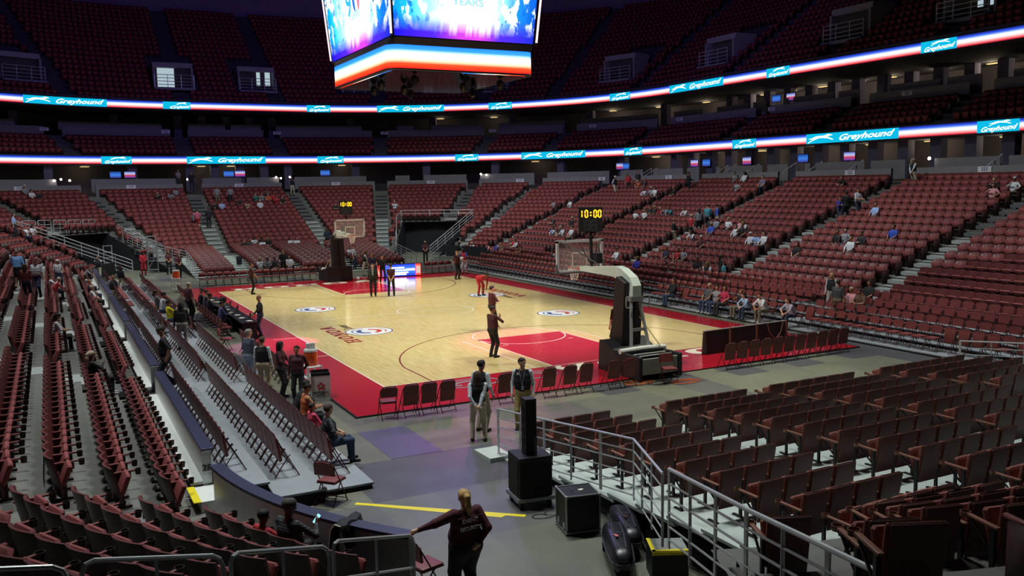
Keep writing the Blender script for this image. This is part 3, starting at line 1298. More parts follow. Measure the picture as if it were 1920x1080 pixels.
# loose chairs along the near baseline and elsewhere
NB = ((-8.68, 1), (-8.12, 0), (-7.62, 0), (-7.10, 0), (-5.40, 0), (-4.02, 0), (-3.35, 0), (-2.82, 0), (-1.88, 0), (-1.36, 0))
for k, (x, dn) in enumerate(NB):
    FC.append((x, -17.62 - .02 * k, 0, 0.06 if not dn else -.12, bool(dn), 'maroon folding chair behind the near baseline, %s from the court corner' % ordw(k + 1), 'chairs behind the near baseline', 9))
FC.append((-0.05, -18.15, 0, 2.9, True, 'brown folding chair with open seat beside the rear of the basket stand', 'chairs behind the near baseline', 9))
for k in range(11):
    FC.append((2.75 + .515 * k, -17.50 + .012 * k, 0, 0.0, False, 'dark maroon folding chair behind the black panel, %s from the basket' % ordw(k + 1), 'chairs behind the black courtside panel', 9))
FC.append((-11.72, -22.95, 0, -.85, True, 'open maroon folding chair alone at the end of the risers', None, 9))
FC.append((-11.60, -27.38, 0, -1.3, True, 'open maroon folding chair between the rink wall and the security woman', None, 9))
for k in range(15):
    FC.append((-7.9 + .49 * k, 18.35 - .02 * k, 0, PI, False, 'maroon folding chair behind the far baseline, %s from the left' % ordw(k + 1), 'chairs behind the far baseline', 9))
for k in range(3):
    FC.append((3.35 + .5 * k - .7, 17.2, 0, PI, False, 'maroon folding chair left of the glowing far board, %s from the basket' % ordw(k + 1), 'chairs behind the far baseline', 9))
for k in range(4):
    FC.append((6.5 + .5 * k, 16.7, 0, PI, False, 'maroon folding chair right of the glowing board, %s from it' % ordw(k + 1), 'chairs behind the far baseline', 9))
# scorer table row facing the court
for k in range(13):
    y = -12.2 + .52 * k
    FC.append((-9.95, y, 0, -PI / 2, False, 'maroon bench chair on the left sideline, %s from the drinks cart' % ordw(k + 1), 'bench chairs on the left sideline', 9))
FC.append((-10.62, -5.2, 0, -1.9, True, 'brown folding chair turned away behind the scorer table', None, 9))
for k in range(9):
    FC.append((-10.12, -2.4 + .8 * k, 0, -PI / 2, True, 'folding chair at the scorer table, %s from its near end' % ordw(k + 1), 'chairs at the scorer table', 9))
for k in range(8):
    FC.append((-9.95, 8.2 + .52 * k, 0, -PI / 2, False, 'maroon bench chair beyond the scorer table, %s from it' % ordw(k + 1), 'bench chairs beyond the scorer table', 9))
FC = [c for c in FC if in_view(c[0], c[1], c[2] + .6, 60, 30) is not None]
FC.sort(key=lambda c: math.dist(c[:3], CAM))


def place_chairs():
    for c in FC[:300]:
        occ = occupied(c[0], c[1], c[2])
        put(CH_DOWN if (c[4] or occ) else CH_UP, 'folding_chair', c[5], 'chair', c[6], c[:3], c[3])
    if len(FC) > 300:
        swarm('folding_chair', merged(CH_DOWN), [c[:4] for c in FC[300:]], 'rows of maroon folding chairs farther along the sidelines and far baseline')
# ------------------------------------------------------------------ basketball court
CT = thing('basketball_court', 'pale wooden basketball court with red apron and white lines', 'court')
L2, W2 = 14.325, 7.62
wood = mat('maple court', 'd9c08a', 0.16, spec=.5)
nt = wood.node_tree
b = nt.nodes['Principled BSDF']
tc = nt.nodes.new('ShaderNodeTexCoord')
mp = nt.nodes.new('ShaderNodeMapping')
mp.inputs['Scale'].default_value = (14, 1.1, 1)
n1 = nt.nodes.new('ShaderNodeTexNoise')
n1.inputs['Scale'].default_value = 1.0
n1.inputs['Detail'].default_value = 2
rp = nt.nodes.new('ShaderNodeValToRGB')
rp.color_ramp.elements[0].position, rp.color_ramp.elements[0].color = .3, lin('c8b274')
rp.color_ramp.elements[1].position, rp.color_ramp.elements[1].color = .7, lin('dccb92')
nt.links.new(tc.outputs['Object'], mp.inputs[0])
nt.links.new(mp.outputs[0], n1.inputs['Vector'])
nt.links.new(n1.outputs['Fac'], rp.inputs[0])
nt.links.new(rp.outputs[0], b.inputs['Base Color'])
red = mat('court red paint', 'b01a2c', 0.17, noise=.05, scale=3)
whitep = mat('court white paint', 'f0ead8', 0.2)
marp = mat('court maroon paint', '7c1f28', 0.2)
blkp = mat('court black paint', '2a2626', 0.2)
AX0, AX1, AY0, AY1 = -9.40, 9.05, -17.25, 17.25
mb = MB()
mb.box(((AX0 + AX1) / 2, (AY0 + AY1) / 2, .02), (AX1 - AX0, AY1 - AY0, .04))
mb.build('apron', red, CT)
mb = MB()
mb.tube([(AX0, AY0, .02), (AX1, AY0, .02), (AX1, AY1, .02), (AX0, AY1, .02)], .035, 6, closed=True)
mb.build('rubber_edge', mat('black rubber', '151515', .7), CT)
mb = MB()
mb.box((0, 0, .0425), (2 * W2, 2 * L2, .004))
mb.build('playing_floor', wood, CT)
Z1, Z2 = .0455, .0475


def flat(poly, z, name, mt):
    m_ = MB()
    m_.add([(x, y, z) for x, y in poly], [tuple(range(len(poly)))])
    return m_.build(name, mt, CT)


def path_strip(m_, pts, w, z, closed=False):
    n = len(pts)
    A, B_ = [], []
    for i in range(n):
        p = Vector(pts[i])
        a = Vector(pts[i - 1]) if (i or closed) else p
        c = Vector(pts[(i + 1) % n]) if (i < n - 1 or closed) else p
        t = (c - a).normalized()
        nn = Vector((-t.y, t.x))
        A.append((p.x + nn.x * w / 2, p.y + nn.y * w / 2, z))
        B_.append((p.x - nn.x * w / 2, p.y - nn.y * w / 2, z))
    m_.strip(B_, A, closed=closed)


def arc(cx, cy, r, a0, a1, n=40):
    return [(cx + r * math.cos(math.radians(a0 + (a1 - a0) * k / n)), cy + r * math.sin(math.radians(a0 + (a1 - a0) * k / n))) for k in range(n + 1)]


for sg, nm in ((-1, 'near'), (1, 'far')):
    flat([(-1.83 * sg * -1, sg * L2), (1.83 * sg * -1, sg * L2), (1.83 * sg * -1, sg * (L2 - 5.79)), (-1.83 * sg * -1, sg * (L2 - 5.79))], Z1, 'painted_key', red)
wl = MB()
path_strip(wl, [(-W2, -L2), (W2, -L2), (W2, L2), (-W2, L2)], .06, Z2, True)
path_strip(wl, [(-W2, 0), (W2, 0)], .05, Z2)
path_strip(wl, arc(0, 0, 1.83, 0, 360)[:-1], .05, Z2, True)
for sg in (-1, 1):
    path_strip(wl, [(-1.83, sg * L2), (-1.83, sg * (L2 - 5.79)), (1.83, sg * (L2 - 5.79)), (1.83, sg * L2)], .05, Z2)
    path_strip(wl, arc(0, sg * (L2 - 5.79), 1.83, 0, 360)[:-1], .05, Z2, True)
    for x in (-2.44, 2.44):
        path_strip(wl, [(x, sg * L2), (x, sg * (L2 - 5.79))], .045, Z2)
    for x in (-1.4, 1.4):
        path_strip(wl, [(x - .12, sg * (L2 - 4.2)), (x + .12, sg * (L2 - 4.2))], .05, Z2 + .0005)
for y in (-4.1, 4.1, -8.5):
    path_strip(wl, [(-W2 - 1.0, y), (-W2, y)], .05, Z2)
wl.build('white_lines', whitep, CT)
for sg in (-1, 1):
    tl = MB()
    a = math.degrees(math.acos(6.1 / 6.14))
    cy = sg * (L2 - 1.575)
    pts = [(6.1, sg * L2)] + [(x, cy - sg * (y)) for x, y in arc(0, 0, 6.14, a, 180 - a, 60)] + [(-6.1, sg * L2)]
    path_strip(tl, pts, .05, Z2 + .001)
    tl.build('three_point_line', marp, CT)

# block letters with slab serifs for the baselines (unit box 1 x 1, bars and wedges)
SLAB = {'H': [[(0, 0), (.46, 0), (.46, .16), (.34, .16), (.34, .42), (.66, .42), (.66, .16), (.54, .16), (.54, 0), (1, 0), (1, .16), (.9, .16), (.9, .84), (1, .84), (1, 1), (.54, 1), (.54, .84), (.66, .84), (.66, .58), (.34, .58), (.34, .84), (.46, .84), (.46, 1), (0, 1), (0, .84), (.1, .84), (.1, .16), (0, .16)]],
        'N': [[(0, 0), (.44, 0), (.44, .16), (.32, .16), (.32, .62), (.7, 0), (.9, 0), (.9, .84), (1, .84), (1, 1), (.58, 1), (.58, .84), (.7, .84), (.7, .38), (.34, 1), (0, 1), (0, .84), (.1, .84), (.1, .16), (0, .16)]],
        'A': [[(0, 0), (.40, 0), (.40, .15), (.33, .15), (.36, .27), (.64, .27), (.67, .15), (.60, .15), (.60, 0), (1, 0), (1, .15), (.93, .15), (.66, 1), (.34, 1), (.07, .15), (0, .15)]]}


def letter(m_, ch, M, w, h):
    if ch in SLAB:
        for poly in SLAB[ch]:
            vs = [M @ Vector((p[0] * w, p[1] * h, 0)) for p in poly]
            m_.add(vs, [tuple(range(len(vs)))])
            if ch == 'A':
                pass
    else:      # O and D as rings
        n = 28
        o, i_ = [], []
        for k in range(n):
            a = 2 * PI * k / n
            cx, cy = math.cos(a), math.sin(a)
            sq = lambda v: math.copysign(abs(v) ** .8, v)
            x, y = sq(cx), sq(cy)
            if ch == 'D' and x < 0:
                x, y = -1 if abs(cy) < .93 else -.5, y
            o.append((.5 + .5 * x, .5 + .5 * y))
            i_.append((.5 + (.20 * x), .5 + .30 * y))
        m_.strip([M @ Vector((p[0] * w, p[1] * h, 0)) for p in i_], [M @ Vector((p[0] * w, p[1] * h, 0)) for p in o], closed=True)


def slab_word(word, org, ex, ey, w, h, gap, name, mt):
    m_ = MB()
    x = 0
    for ch in word:
        letter(m_, ch, frame(Vector(org) + Vector(ex) * x, ex, ey), w, h)
        x += w + gap
    return m_.build(name, mt, CT)


# HONDA on both baselines (read from the middle of the court) and beside the circles on the floor
slab_word('HONDA', (6.6, -14.45, Z2), (-1, 0, 0), (0, -1, 0), 1.5, .95, .33, 'baseline_lettering', whitep).data.flip_normals()
slab_word('HONDA', (-6.75, 14.45, Z2), (1, 0, 0), (0, 1, 0), 1.5, .95, .33, 'baseline_lettering', whitep)
slab_word('HONDA', (-5.72, -6.5, Z2), (0, 1, 0), (-1, 0, 0), .75, .58, .15, 'floor_lettering', mat('floor letter red', '93232b', .2))
slab_word('HONDA', (5.72, 6.5, Z2), (0, -1, 0), (1, 0, 0), .75, .58, .15, 'floor_lettering', mat('floor letter red', '93232b', .2))
text_obj('floor_script', 'Center', blkp, frame((-5.25, -2.75, Z2), (0, 1, 0), (-1, 0, 0)), .55, .35, .012, .001, CT)
text_obj('floor_script', 'Center', blkp, frame((5.25, 2.75, Z2), (0, -1, 0), (1, 0, 0)), .55, .35, .012, .001, CT)
# round tour emblems: white disc, blue rim, blue and red swooshes
lw, lb, lr = mat('emblem white', 'e9ecf2', .2), mat('emblem blue', '2c4f9c', .2), mat('emblem red', 'c8402f', .2)
for cx, cy in ((-4.83, 3.69), (-4.71, -4.19), (4.65, 3.89), (4.39, -4.16)):
    flat(arc(cx, cy, .98, 0, 360, 48)[:-1], Z2 + .001, 'emblem', lw)
    m_ = MB()
    path_strip(m_, arc(cx, cy, .96, 0, 360, 48)[:-1], .05, Z2 + .002, True)
    path_strip(m_, arc(cx, cy, .70, 95, 215, 20), .06, Z2 + .002)
    path_strip(m_, arc(cx + .02, cy, .45, 120, 260, 20), .20, Z2 + .002)
    m_.build('emblem_ring', lb, CT)
    m_ = MB()
    path_strip(m_, arc(cx - .02, cy, .45, -70, 75, 20), .20, Z2 + .002)
    path_strip(m_, arc(cx, cy, .70, -40, 40, 14), .05, Z2 + .002)
    m_.build('emblem_swoosh', lr, CT)
# two faded oval crests on the near apron
for k, cx in enumerate((-5.2, -3.2)):
    m_ = MB()
    path_strip(m_, [(cx + .95 * math.cos(a), -15.2 + .48 * math.sin(a)) for a in [2 * PI * q / 36 for q in range(36)]], .10, Z2, True)
    path_strip(m_, [(cx + .55 * math.cos(a), -15.2 + .24 * math.sin(a)) for a in [2 * PI * q / 36 for q in range(24)]], .16, Z2)
    m_.build('apron_crest', mat('crest grey', '9a8f9c', .2), CT)

# ------------------------------------------------------------------ white rink wall with navy cap, open at the gates
wallw = mat('white dasher board', 'e3e6e2', .35, noise=.05, scale=2)
navy = mat('navy cap rail', '33344f', .4, noise=.12, scale=3)
alu = mat('aluminium', 'b4b8ba', .35, .7, noise=.1)
dblk = mat('black covered board', '1b1d20', .7, noise=.15)
yel = mat('yellow kick strip', 'd8b52e', .5, noise=.08)
WX = -13.83
gates = ((-22.1, -13.95), (-12.95, -4.3), (-3.3, 5.6), (6.6, 14.9), (15.9, 22.3))
for k, (y0, y1) in enumerate(gates):
    t = thing('rink_wall', 'straight white rink wall panel with navy cap, %s from the near end' % ordw(k + 1), 'wall panel', ((WX), (y0 + y1) / 2, 0), 0, 'white rink wall panels')
    mb = MB()
    mb.box((0, 0, .80), (.14, y1 - y0, .64))
    mb.build('panel', wallw, t)
    mb = MB()
    mb.rbox((0.03, 0, 1.14), (.24, y1 - y0, .045), .015)
    mb.build('cap_rail', navy, t)
    mb = MB()
    for s, yy in ((-1, -(y1 - y0) / 2), (1, (y1 - y0) / 2)):
        mb.box((0, yy + s * .008, .80), (.17, .016, .62))
        for q in (.62, .98):
            mb.box((-.04, yy + s * .02, q), (.05, .012, .14))
            mb.box((.04, yy + s * .02, q), (.05, .012, .14))
    mb.build('end_plate', alu, t)
    mb = MB()
    mb.box((-.17, 0, .52), (.26, y1 - y0, .06))
    mb.build('sill', wallw, t)
text_obj('end_number', '28', blkp, frame((WX, gates[0][0] - .03, .80), (1, 0, 0), (0, 0, 1)), .16, 0, .006, .002, [o for o in COL.objects if o.name == 'rink_wall'][0]).location = (-WX, -(gates[0][0] + gates[0][1]) / 2, 0)


def curved_wall(name, label, cx, cy, a0, a1, mtl, capm, kick=None, r=RR + .06, zb=.45, zt=1.12, step=1.5):
    t = thing(name, label, 'wall panel', (cx, cy, 0))
    n = int(abs(a1 - a0) / step)
    A = [math.radians(a0 + (a1 - a0) * k / n) for k in range(n + 1)]
    c = lambda rr, z: [(rr * math.cos(a), rr * math.sin(a), z) for a in A]
    mb = MB()
    for p, q in ((c(r, zb), c(r, zt)), (c(r + .1, zt), c(r + .1, zb)), (c(r, zt), c(r + .1, zt))):
        mb.strip(p, q)
    for k in (0, n):
        mb.add([c(r, zb)[k], c(r + .1, zb)[k], c(r + .1, zt)[k], c(r, zt)[k]], [(0, 1, 2, 3)])
    mb.build('panel', mtl, t)
    if capm:
        mb = MB()
        for p, q in ((c(r - .08, zt), c(r - .08, zt + .05)), (c(r - .08, zt + .05), c(r + .15, zt + .05)), (c(r + .15, zt + .05), c(r + .15, zt)), (c(r + .15, zt), c(r - .08, zt))):
            mb.strip(p, q)
        mb.build('cap_rail', capm, t)
    if kick:
        mb = MB()
        mb.strip(c(r - .04, .0), c(r - .04, .25))
        mb.build('kick_strip', kick, t)
    return t


curved_wall('rink_wall', 'curved white rink wall with navy cap ending by the security woman', -CX, -CY, 184.6, 211, wallw, navy, None, zb=.3)
curved_wall('rink_wall', 'grey end piece of the curved rink wall under her hand', -CX, -CY, 211.6, 218.5, mat('grey gate panel', '7d8084', .4, noise=.1), navy, None, zb=.3)
curved_wall('rink_wall', 'black curved rink wall with yellow kick strip at the far right corner', CX, CY, 2, 34, dblk, None, yel, zb=.0, zt=1.15)
curved_wall('rink_wall', 'black curved rink wall at the far left corner', -CX, CY, 146, 178, dblk, None, yel, zb=.0, zt=1.15)
st = thing('gate_step', 'white gate step with a yellow edge at the end of the straight wall', 'step', (WX - .1, -22.62, 0))
mb = MB()
mb.box((0.02, 0, .24), (.36, .9, .48))
mb.build('step', wallw, st)
mb = MB()
mb.box((-.22, .0, .485), (.13, .95, .012))
mb.build('edge_strip', mat('yellow tape', 'e6d21c', .5), st)
tp = MB()
a, b_ = Vector((-11.35, -23.25, .004)), Vector((-8.85, -25.42, .004))
d = (b_ - a).normalized()
nn = Vector((-d.y, d.x, 0)) * .055
tp.add([a - nn, b_ - nn, b_ + nn, a + nn], [(0, 1, 2, 3)])
tp.add([a - nn * 1.2 + d * .4, a - nn * 3 + d * 2.9, a - nn * 1.0 + d * 2.95, a - nn * .9 + d * .4], [(0, 1, 2, 3)])
tag(tp.build('floor_tape', mat('yellow tape', 'e6d21c', .5)), 'bright yellow tape line across the floor by the lone chair', 'tape')
# ------------------------------------------------------------------ LED ribbon boards and the hanging scoreboard
def base_at(s):
    segs = [('l', (HW, -CY), (HW, CY)), ('a', CX, CY, 0), ('l', (CX, HL), (-CX, HL)), ('a', -CX, CY, 90), ('l', (-HW, CY), (-HW, -CY))]
    for g in segs:
        if g[0] == 'l':
            L = math.dist(g[1], g[2])
            n = (1, 0) if g[1][0] == g[2][0] and g[1][0] > 0 else (-1, 0) if g[1][0] == g[2][0] else (0, 1)
            if s <= L:
                t = s / L
                return (g[1][0] + (g[2][0] - g[1][0]) * t, g[1][1] + (g[2][1] - g[1][1]) * t, n)
        else:
            L = RR * PI / 2
            if s <= L:
                a = math.radians(g[3]) + s / RR
                return (g[1] + RR * math.cos(a), g[2] + RR * math.sin(a), (math.cos(a), math.sin(a)))
        s -= L
    return (-HW, -CY, (-1, 0))


def at(s, d, z):
    x, y, n = base_at(s)
    return Vector((x + n[0] * d, y + n[1] * d, z))


def zramp(name, z0, z1, stops, strength):
    """emission graded along the height of the display"""
    mt = bpy.data.materials.new(name)
    mt.use_nodes = True
    nt = mt.node_tree
    nt.nodes.clear()
    tc = nt.nodes.new('ShaderNodeTexCoord')
    sp = nt.nodes.new('ShaderNodeSeparateXYZ')
    mr = nt.nodes.new('ShaderNodeMapRange')
    mr.inputs['From Min'].default_value, mr.inputs['From Max'].default_value = z0, z1
    rp = nt.nodes.new('ShaderNodeValToRGB')
    e = rp.color_ramp.elements
    e[0].position, e[0].color = stops[0][0], lin(stops[0][1])
    e[1].position, e[1].color = stops[-1][0], lin(stops[-1][1])
    for p, c in stops[1:-1]:
        e.new(p).color = lin(c)
    em = nt.nodes.new('ShaderNodeEmission')
    em.inputs[1].default_value = strength
    ou = nt.nodes.new('ShaderNodeOutputMaterial')
    nt.links.new(tc.outputs['Object'], sp.inputs[0])
    nt.links.new(sp.outputs[2], mr.inputs[0])
    nt.links.new(mr.outputs[0], rp.inputs[0])
    nt.links.new(rp.outputs[0], em.inputs[0])
    nt.links.new(em.outputs[0], ou.inputs[0])
    return mt


teal = emat('teal display', '0aa6cc', 1.35)
lwhite = emat('white display', 'f4fbff', 1.5)
DOG = [(-.95, .02), (-.80, .10), (-.62, .12), (-.40, .30), (-.15, .36), (.12, .34), (.40, .40), (.55, .52), (.72, .50), (.95, .36), (.80, .30), (.66, .30), (.56, .20), (.74, .06), (.98, -.10), (.99, -.20), (.86, -.16), (.55, .02), (.36, .04), (.10, .10), (-.16, .06), (-.38, -.06), (-.66, -.22), (-.92, -.46), (-.99, -.44), (-.84, -.26), (-.60, -.04), (-.72, .0)]


def ribbon(label, d, z0, z1, panels, zm):
    t = thing('led_ribbon_board', label, 'display board', (0, 0, 0), 0, 'ribbon boards round the bowl')
    S = [k * .5 for k in range(0, 247)]
    mb = MB()
    mb.strip([at(s, d, z0) for s in S], [at(s, d, z1) for s in S])
    mb.build('display', zm, t)
    mb = MB()
    fr = .06
    for za, zb in ((z0 - fr, z0), (z1, z1 + fr)):
        mb.strip([at(s, d - .02, za) for s in S], [at(s, d - .02, zb) for s in S])
    mb.build('frame', mat('black board frame', '131318', .6), t)
    for (a, b) in panels:
        n = max(2, int((b - a) / .35) + 1)
        P = [a + (b - a) * k / n for k in range(n + 1)]
        mb = MB()
        mb.strip([at(s, d - .025, z0) for s in P], [at(s, d - .025, z1) for s in P])
        p = mb.build('advert_panel', teal, t)
        h = z1 - z0
        L = (at(b, d, 0) - at(a, d, 0)).length
        big = L > 3.6

        def curve(u, v, off=.05):        # u metres from the left end of the panel, v height
            q = at(b - (b - a) * u / L, d - off, z0 + v)
            return q
        # running hound
        mb = MB()
        if big:
            cx, cy, sx, sy = L * .17, h * .48, L * .15, h * .86
        else:
            cx, cy, sx, sy = L * .55, h * .74, L * .27, h * .46
        for k in (0,):
            vs = [curve(cx + q[0] * sx, cy + (q[1] - .03) * sy) for q in DOG]
            mb.add(vs, [tuple(range(len(vs)))])
        mb.build('hound_emblem', lwhite, p)
        vs, fs = text_mb('Greyhound', 1.0, .45, .022, .002) if 'G' not in TXT else TXT['G']
        TXT['G'] = (vs, fs)
        xs = [v[0] for v in vs]
        wdt = max(xs) - min(xs)
        tw_, th = (L * .58, h * .82) if big else (L * .86, h * .56)
        ox, oy = (L * .65, h * .5) if big else (L * .5, h * .30)
        mb = MB()
        mb.add([curve(ox + v[0] / wdt * tw_, oy + v[1] * th * (1.0 + .0 * v[0]) + (v[0] * .02)) for v in vs], fs)
        mb.build('lettering', lwhite, p)
    return t


zl = zramp('lower ribbon picture', ZL0, ZL1, [(0, '8a1226'), (.1, 'd83a48'), (.28, 'f2a8a8'), (.44, 'fff2f0'), (.58, 'eaf2ff'), (.72, '6a8ce8'), (.85, '2444c0'), (1, '1a2c98')], 1.35)
zu = zramp('upper ribbon picture', ZU0, ZU1, [(0, '8a1226'), (.1, 'd83a48'), (.28, 'f2a8a8'), (.44, 'fff2f0'), (.58, 'eaf2ff'), (.72, '6a8ce8'), (.85, '2444c0'), (1, '1a2c98')], 1.35)
ribbon('long lower ribbon display above the concourse showing blue, white and red bands', DL, ZL0, ZL1,
       [(70.15, 71.0), (60.85, 68.05), (56.7, 57.55), (52.2, 53.0), (48.35, 50.7), (46.1, 46.85), (34.25, 36.85), (21.7, 29.3), (13.95, 16.45)], zl)
ribbon('long upper ribbon display under the top deck showing blue, white and red bands', DU, ZU0, ZU1,
       [(70.7, 72.95), (67.4, 69.15), (57.05, 57.8), (53.35, 55.55), (51.05, 51.85), (46.7, 47.5), (38.35, 45.05), (31.35, 33.65), (18.2, 20.6)], zu)

# ---- scoreboard
SB = thing('hanging_scoreboard', 'big four-sided video scoreboard hanging over centre court', 'scoreboard', (0, 0, 0))
sbk = mat('scoreboard black', '0e0d14', .5, noise=.2)


def rrect(hx, hy, r, z, n=6):
    out = []
    for cx, cy, a0 in ((hx - r, hy - r, 0), (-hx + r, hy - r, 90), (-hx + r, -hy + r, 180), (hx - r, -hy + r, 270)):
        for k in range(n + 1):
            a = math.radians(a0 + 90 * k / n)
            out.append((cx + r * math.cos(a), cy + r * math.sin(a), z))
    return out


mb = MB()
mb.strip(rrect(3.40, 4.05, .5, 10.80), rrect(3.40, 4.05, .5, 11.75), closed=True)
mb.build('lower_ring_display', zramp('ring picture', 10.8, 11.75, [(0, 'd01a18'), (.22, 'f0401c'), (.42, 'ffd9b0'), (.5, 'ffffff'), (.62, 'ffffff'), (.72, '9cc4f0'), (.82, '2f7fd8'), (1, '1d6bd0')], 2.2), SB)
mb = MB()
for z, a, b_ in ((11.75, 0, 0), (12.0, .25, .3)):
    pass
mb.strip(rrect(3.40, 4.05, .5, 11.75), rrect(3.30, 4.2, .3, 12.02), closed=True)
mb.strip(rrect(3.42, 4.07, .5, 10.74), rrect(3.42, 4.07, .5, 10.80), closed=True)
mb.strip(rrect(3.2, 3.85, .5, 10.74), rrect(3.42, 4.07, .5, 10.74), closed=True)
mb.build('housing', sbk, SB)
mb = MB()
ru = rrect(3.2, 3.85, .5, 10.72)
mb.add([(p[0], p[1], 10.72) for p in ru][::-1], [tuple(range(len(ru)))])
mb.build('underside', mat('glossy black underside', '0d0c10', .07, 0.0, spec=.9), SB)
for x, y in ((-1.9, -3.0), (.4, -3.4), (2.4, -2.6), (-2.7, -1.0), (-2.2, 1.4), (1.2, -1.2), (2.6, .8), (0, 2.4), (-1, .6)):
    mb = MB()
    mb.lathe([(0, 10.70), (.10, 10.68), (.10, 10.60), (.05, 10.58)], 12, (x, y, 0))
    mb.box((x - .15, y, 10.48), (.03, .10, .26))
    mb.box((x + .15, y, 10.48), (.03, .10, .26))
    mb.lathe([(0, -.2), (.10, -.19), (.13, -.02), (.13, .12), (.09, .18), (0, .19)], 12, (x, y, 10.42), 0, Matrix.Rotation(random.uniform(-.5, .5), 3, 'X'))
    mb.build('moving_light', sbk, SB)


def screen_mat(name, seed):
    """video picture: white burst, cyan shapes, blue-purple floor with magenta streaks, from the screen's own coordinates"""
    mt = bpy.data.materials.new(name)
    mt.use_nodes = True
    nt = mt.node_tree
    nt.nodes.clear()
    N = nt.nodes.new
    lk = nt.links.new
    tc = N('ShaderNodeUVMap')
    sp = N('ShaderNodeSeparateXYZ')
    lk(tc.outputs[0], sp.inputs[0])

    def ramp(src, stops, interp='LINEAR'):
        r = N('ShaderNodeValToRGB')
        r.color_ramp.interpolation = interp
        e = r.color_ramp.elements
        e[0].position, e[0].color = stops[0][0], lin(stops[0][1])
        e[1].position, e[1].color = stops[-1][0], lin(stops[-1][1])
        for p, c in stops[1:-1]:
            e.new(p).color = lin(c)
        lk(src, r.inputs[0])
        return r.outputs[0]

    def mix(f, a, b, mode='MIX'):
        m_ = N('ShaderNodeMix')
        m_.data_type = 'RGBA'
        m_.blend_type = mode
        if isinstance(f, float):
            m_.inputs[0].default_value = f
        else:
            lk(f, m_.inputs[0])
        for i, v in ((6, a), (7, b)):
            if isinstance(v, tuple):
                m_.inputs[i].default_value = v
            else:
                lk(v, m_.inputs[i])
        return m_.outputs[2]

    def noise(sx, sy, off, detail=3):
        mp = N('ShaderNodeMapping')
        mp.inputs['Scale'].default_value = (sx, sy, 1)
        mp.inputs['Location'].default_value = (off, off * .7, 0)
        n = N('ShaderNodeTexNoise')
        n.inputs['Scale'].default_value = 1
        n.inputs['Detail'].default_value = detail
        lk(tc.outputs[0], mp.inputs[0])
        lk(mp.outputs[0], n.inputs['Vector'])
        return n.outputs['Fac']
    base = ramp(sp.outputs[0], [(0, '0a7fd8'), (.10, '18b4ea'), (.24, '9feaff'), (.38, 'ffffff'), (.64, 'ffffff'), (.74, '8fdcff'), (.84, '1a86d8'), (1, '0a48b8')])
    side = ramp(sp.outputs[0], [(.0, 'ffffff'), (.30, 'b0b0b0'), (.40, '000000'), (.66, '000000'), (.76, 'ffffff')])
    s1 = ramp(noise(15, 5, seed, 3), [(.50, '000000'), (.56, 'ffffff')])
    c = mix(mix(1.0, s1, side, 'MULTIPLY'), base, lin('eafcff'))
    s2 = ramp(noise(22, 9, seed + 5, 2), [(.60, '000000'), (.64, 'ffffff')])
    c = mix(mix(1.0, s2, side, 'MULTIPLY'), c, lin('1060c8'))
    flr = ramp(sp.outputs[0], [(0, '1a14c0'), (.28, '4a22d8'), (.46, 'b838e0'), (.60, 'c03ce0'), (.74, '4a26d8'), (1, '1428b8')])
    fm_ = ramp(sp.outputs[1], [(.05, 'ffffff'), (.12, 'd0d0d0'), (.20, '000000')])
    c = mix(fm_, c, flr)
    ray = ramp(noise(26, .5, seed + 3, 1), [(.48, '000000'), (.58, 'ffffff')])
    mid = ramp(sp.outputs[0], [(.26, '000000'), (.42, 'ffffff'), (.66, 'ffffff'), (.78, '000000')])
    rv = ramp(sp.outputs[1], [(.02, '000000'), (.07, 'a0a0a0'), (.16, 'ffffff'), (.2, '000000')])
    c = mix(mix(1.0, mix(1.0, ray, mid, 'MULTIPLY'), rv, 'MULTIPLY'), c, (1, 1, 1, 1))
    em = N('ShaderNodeEmission')
    em.inputs[1].default_value = 1.7
    lk(c, em.inputs[0])
    ou = N('ShaderNodeOutputMaterial')
    lk(em.outputs[0], ou.inputs[0])
    return mt


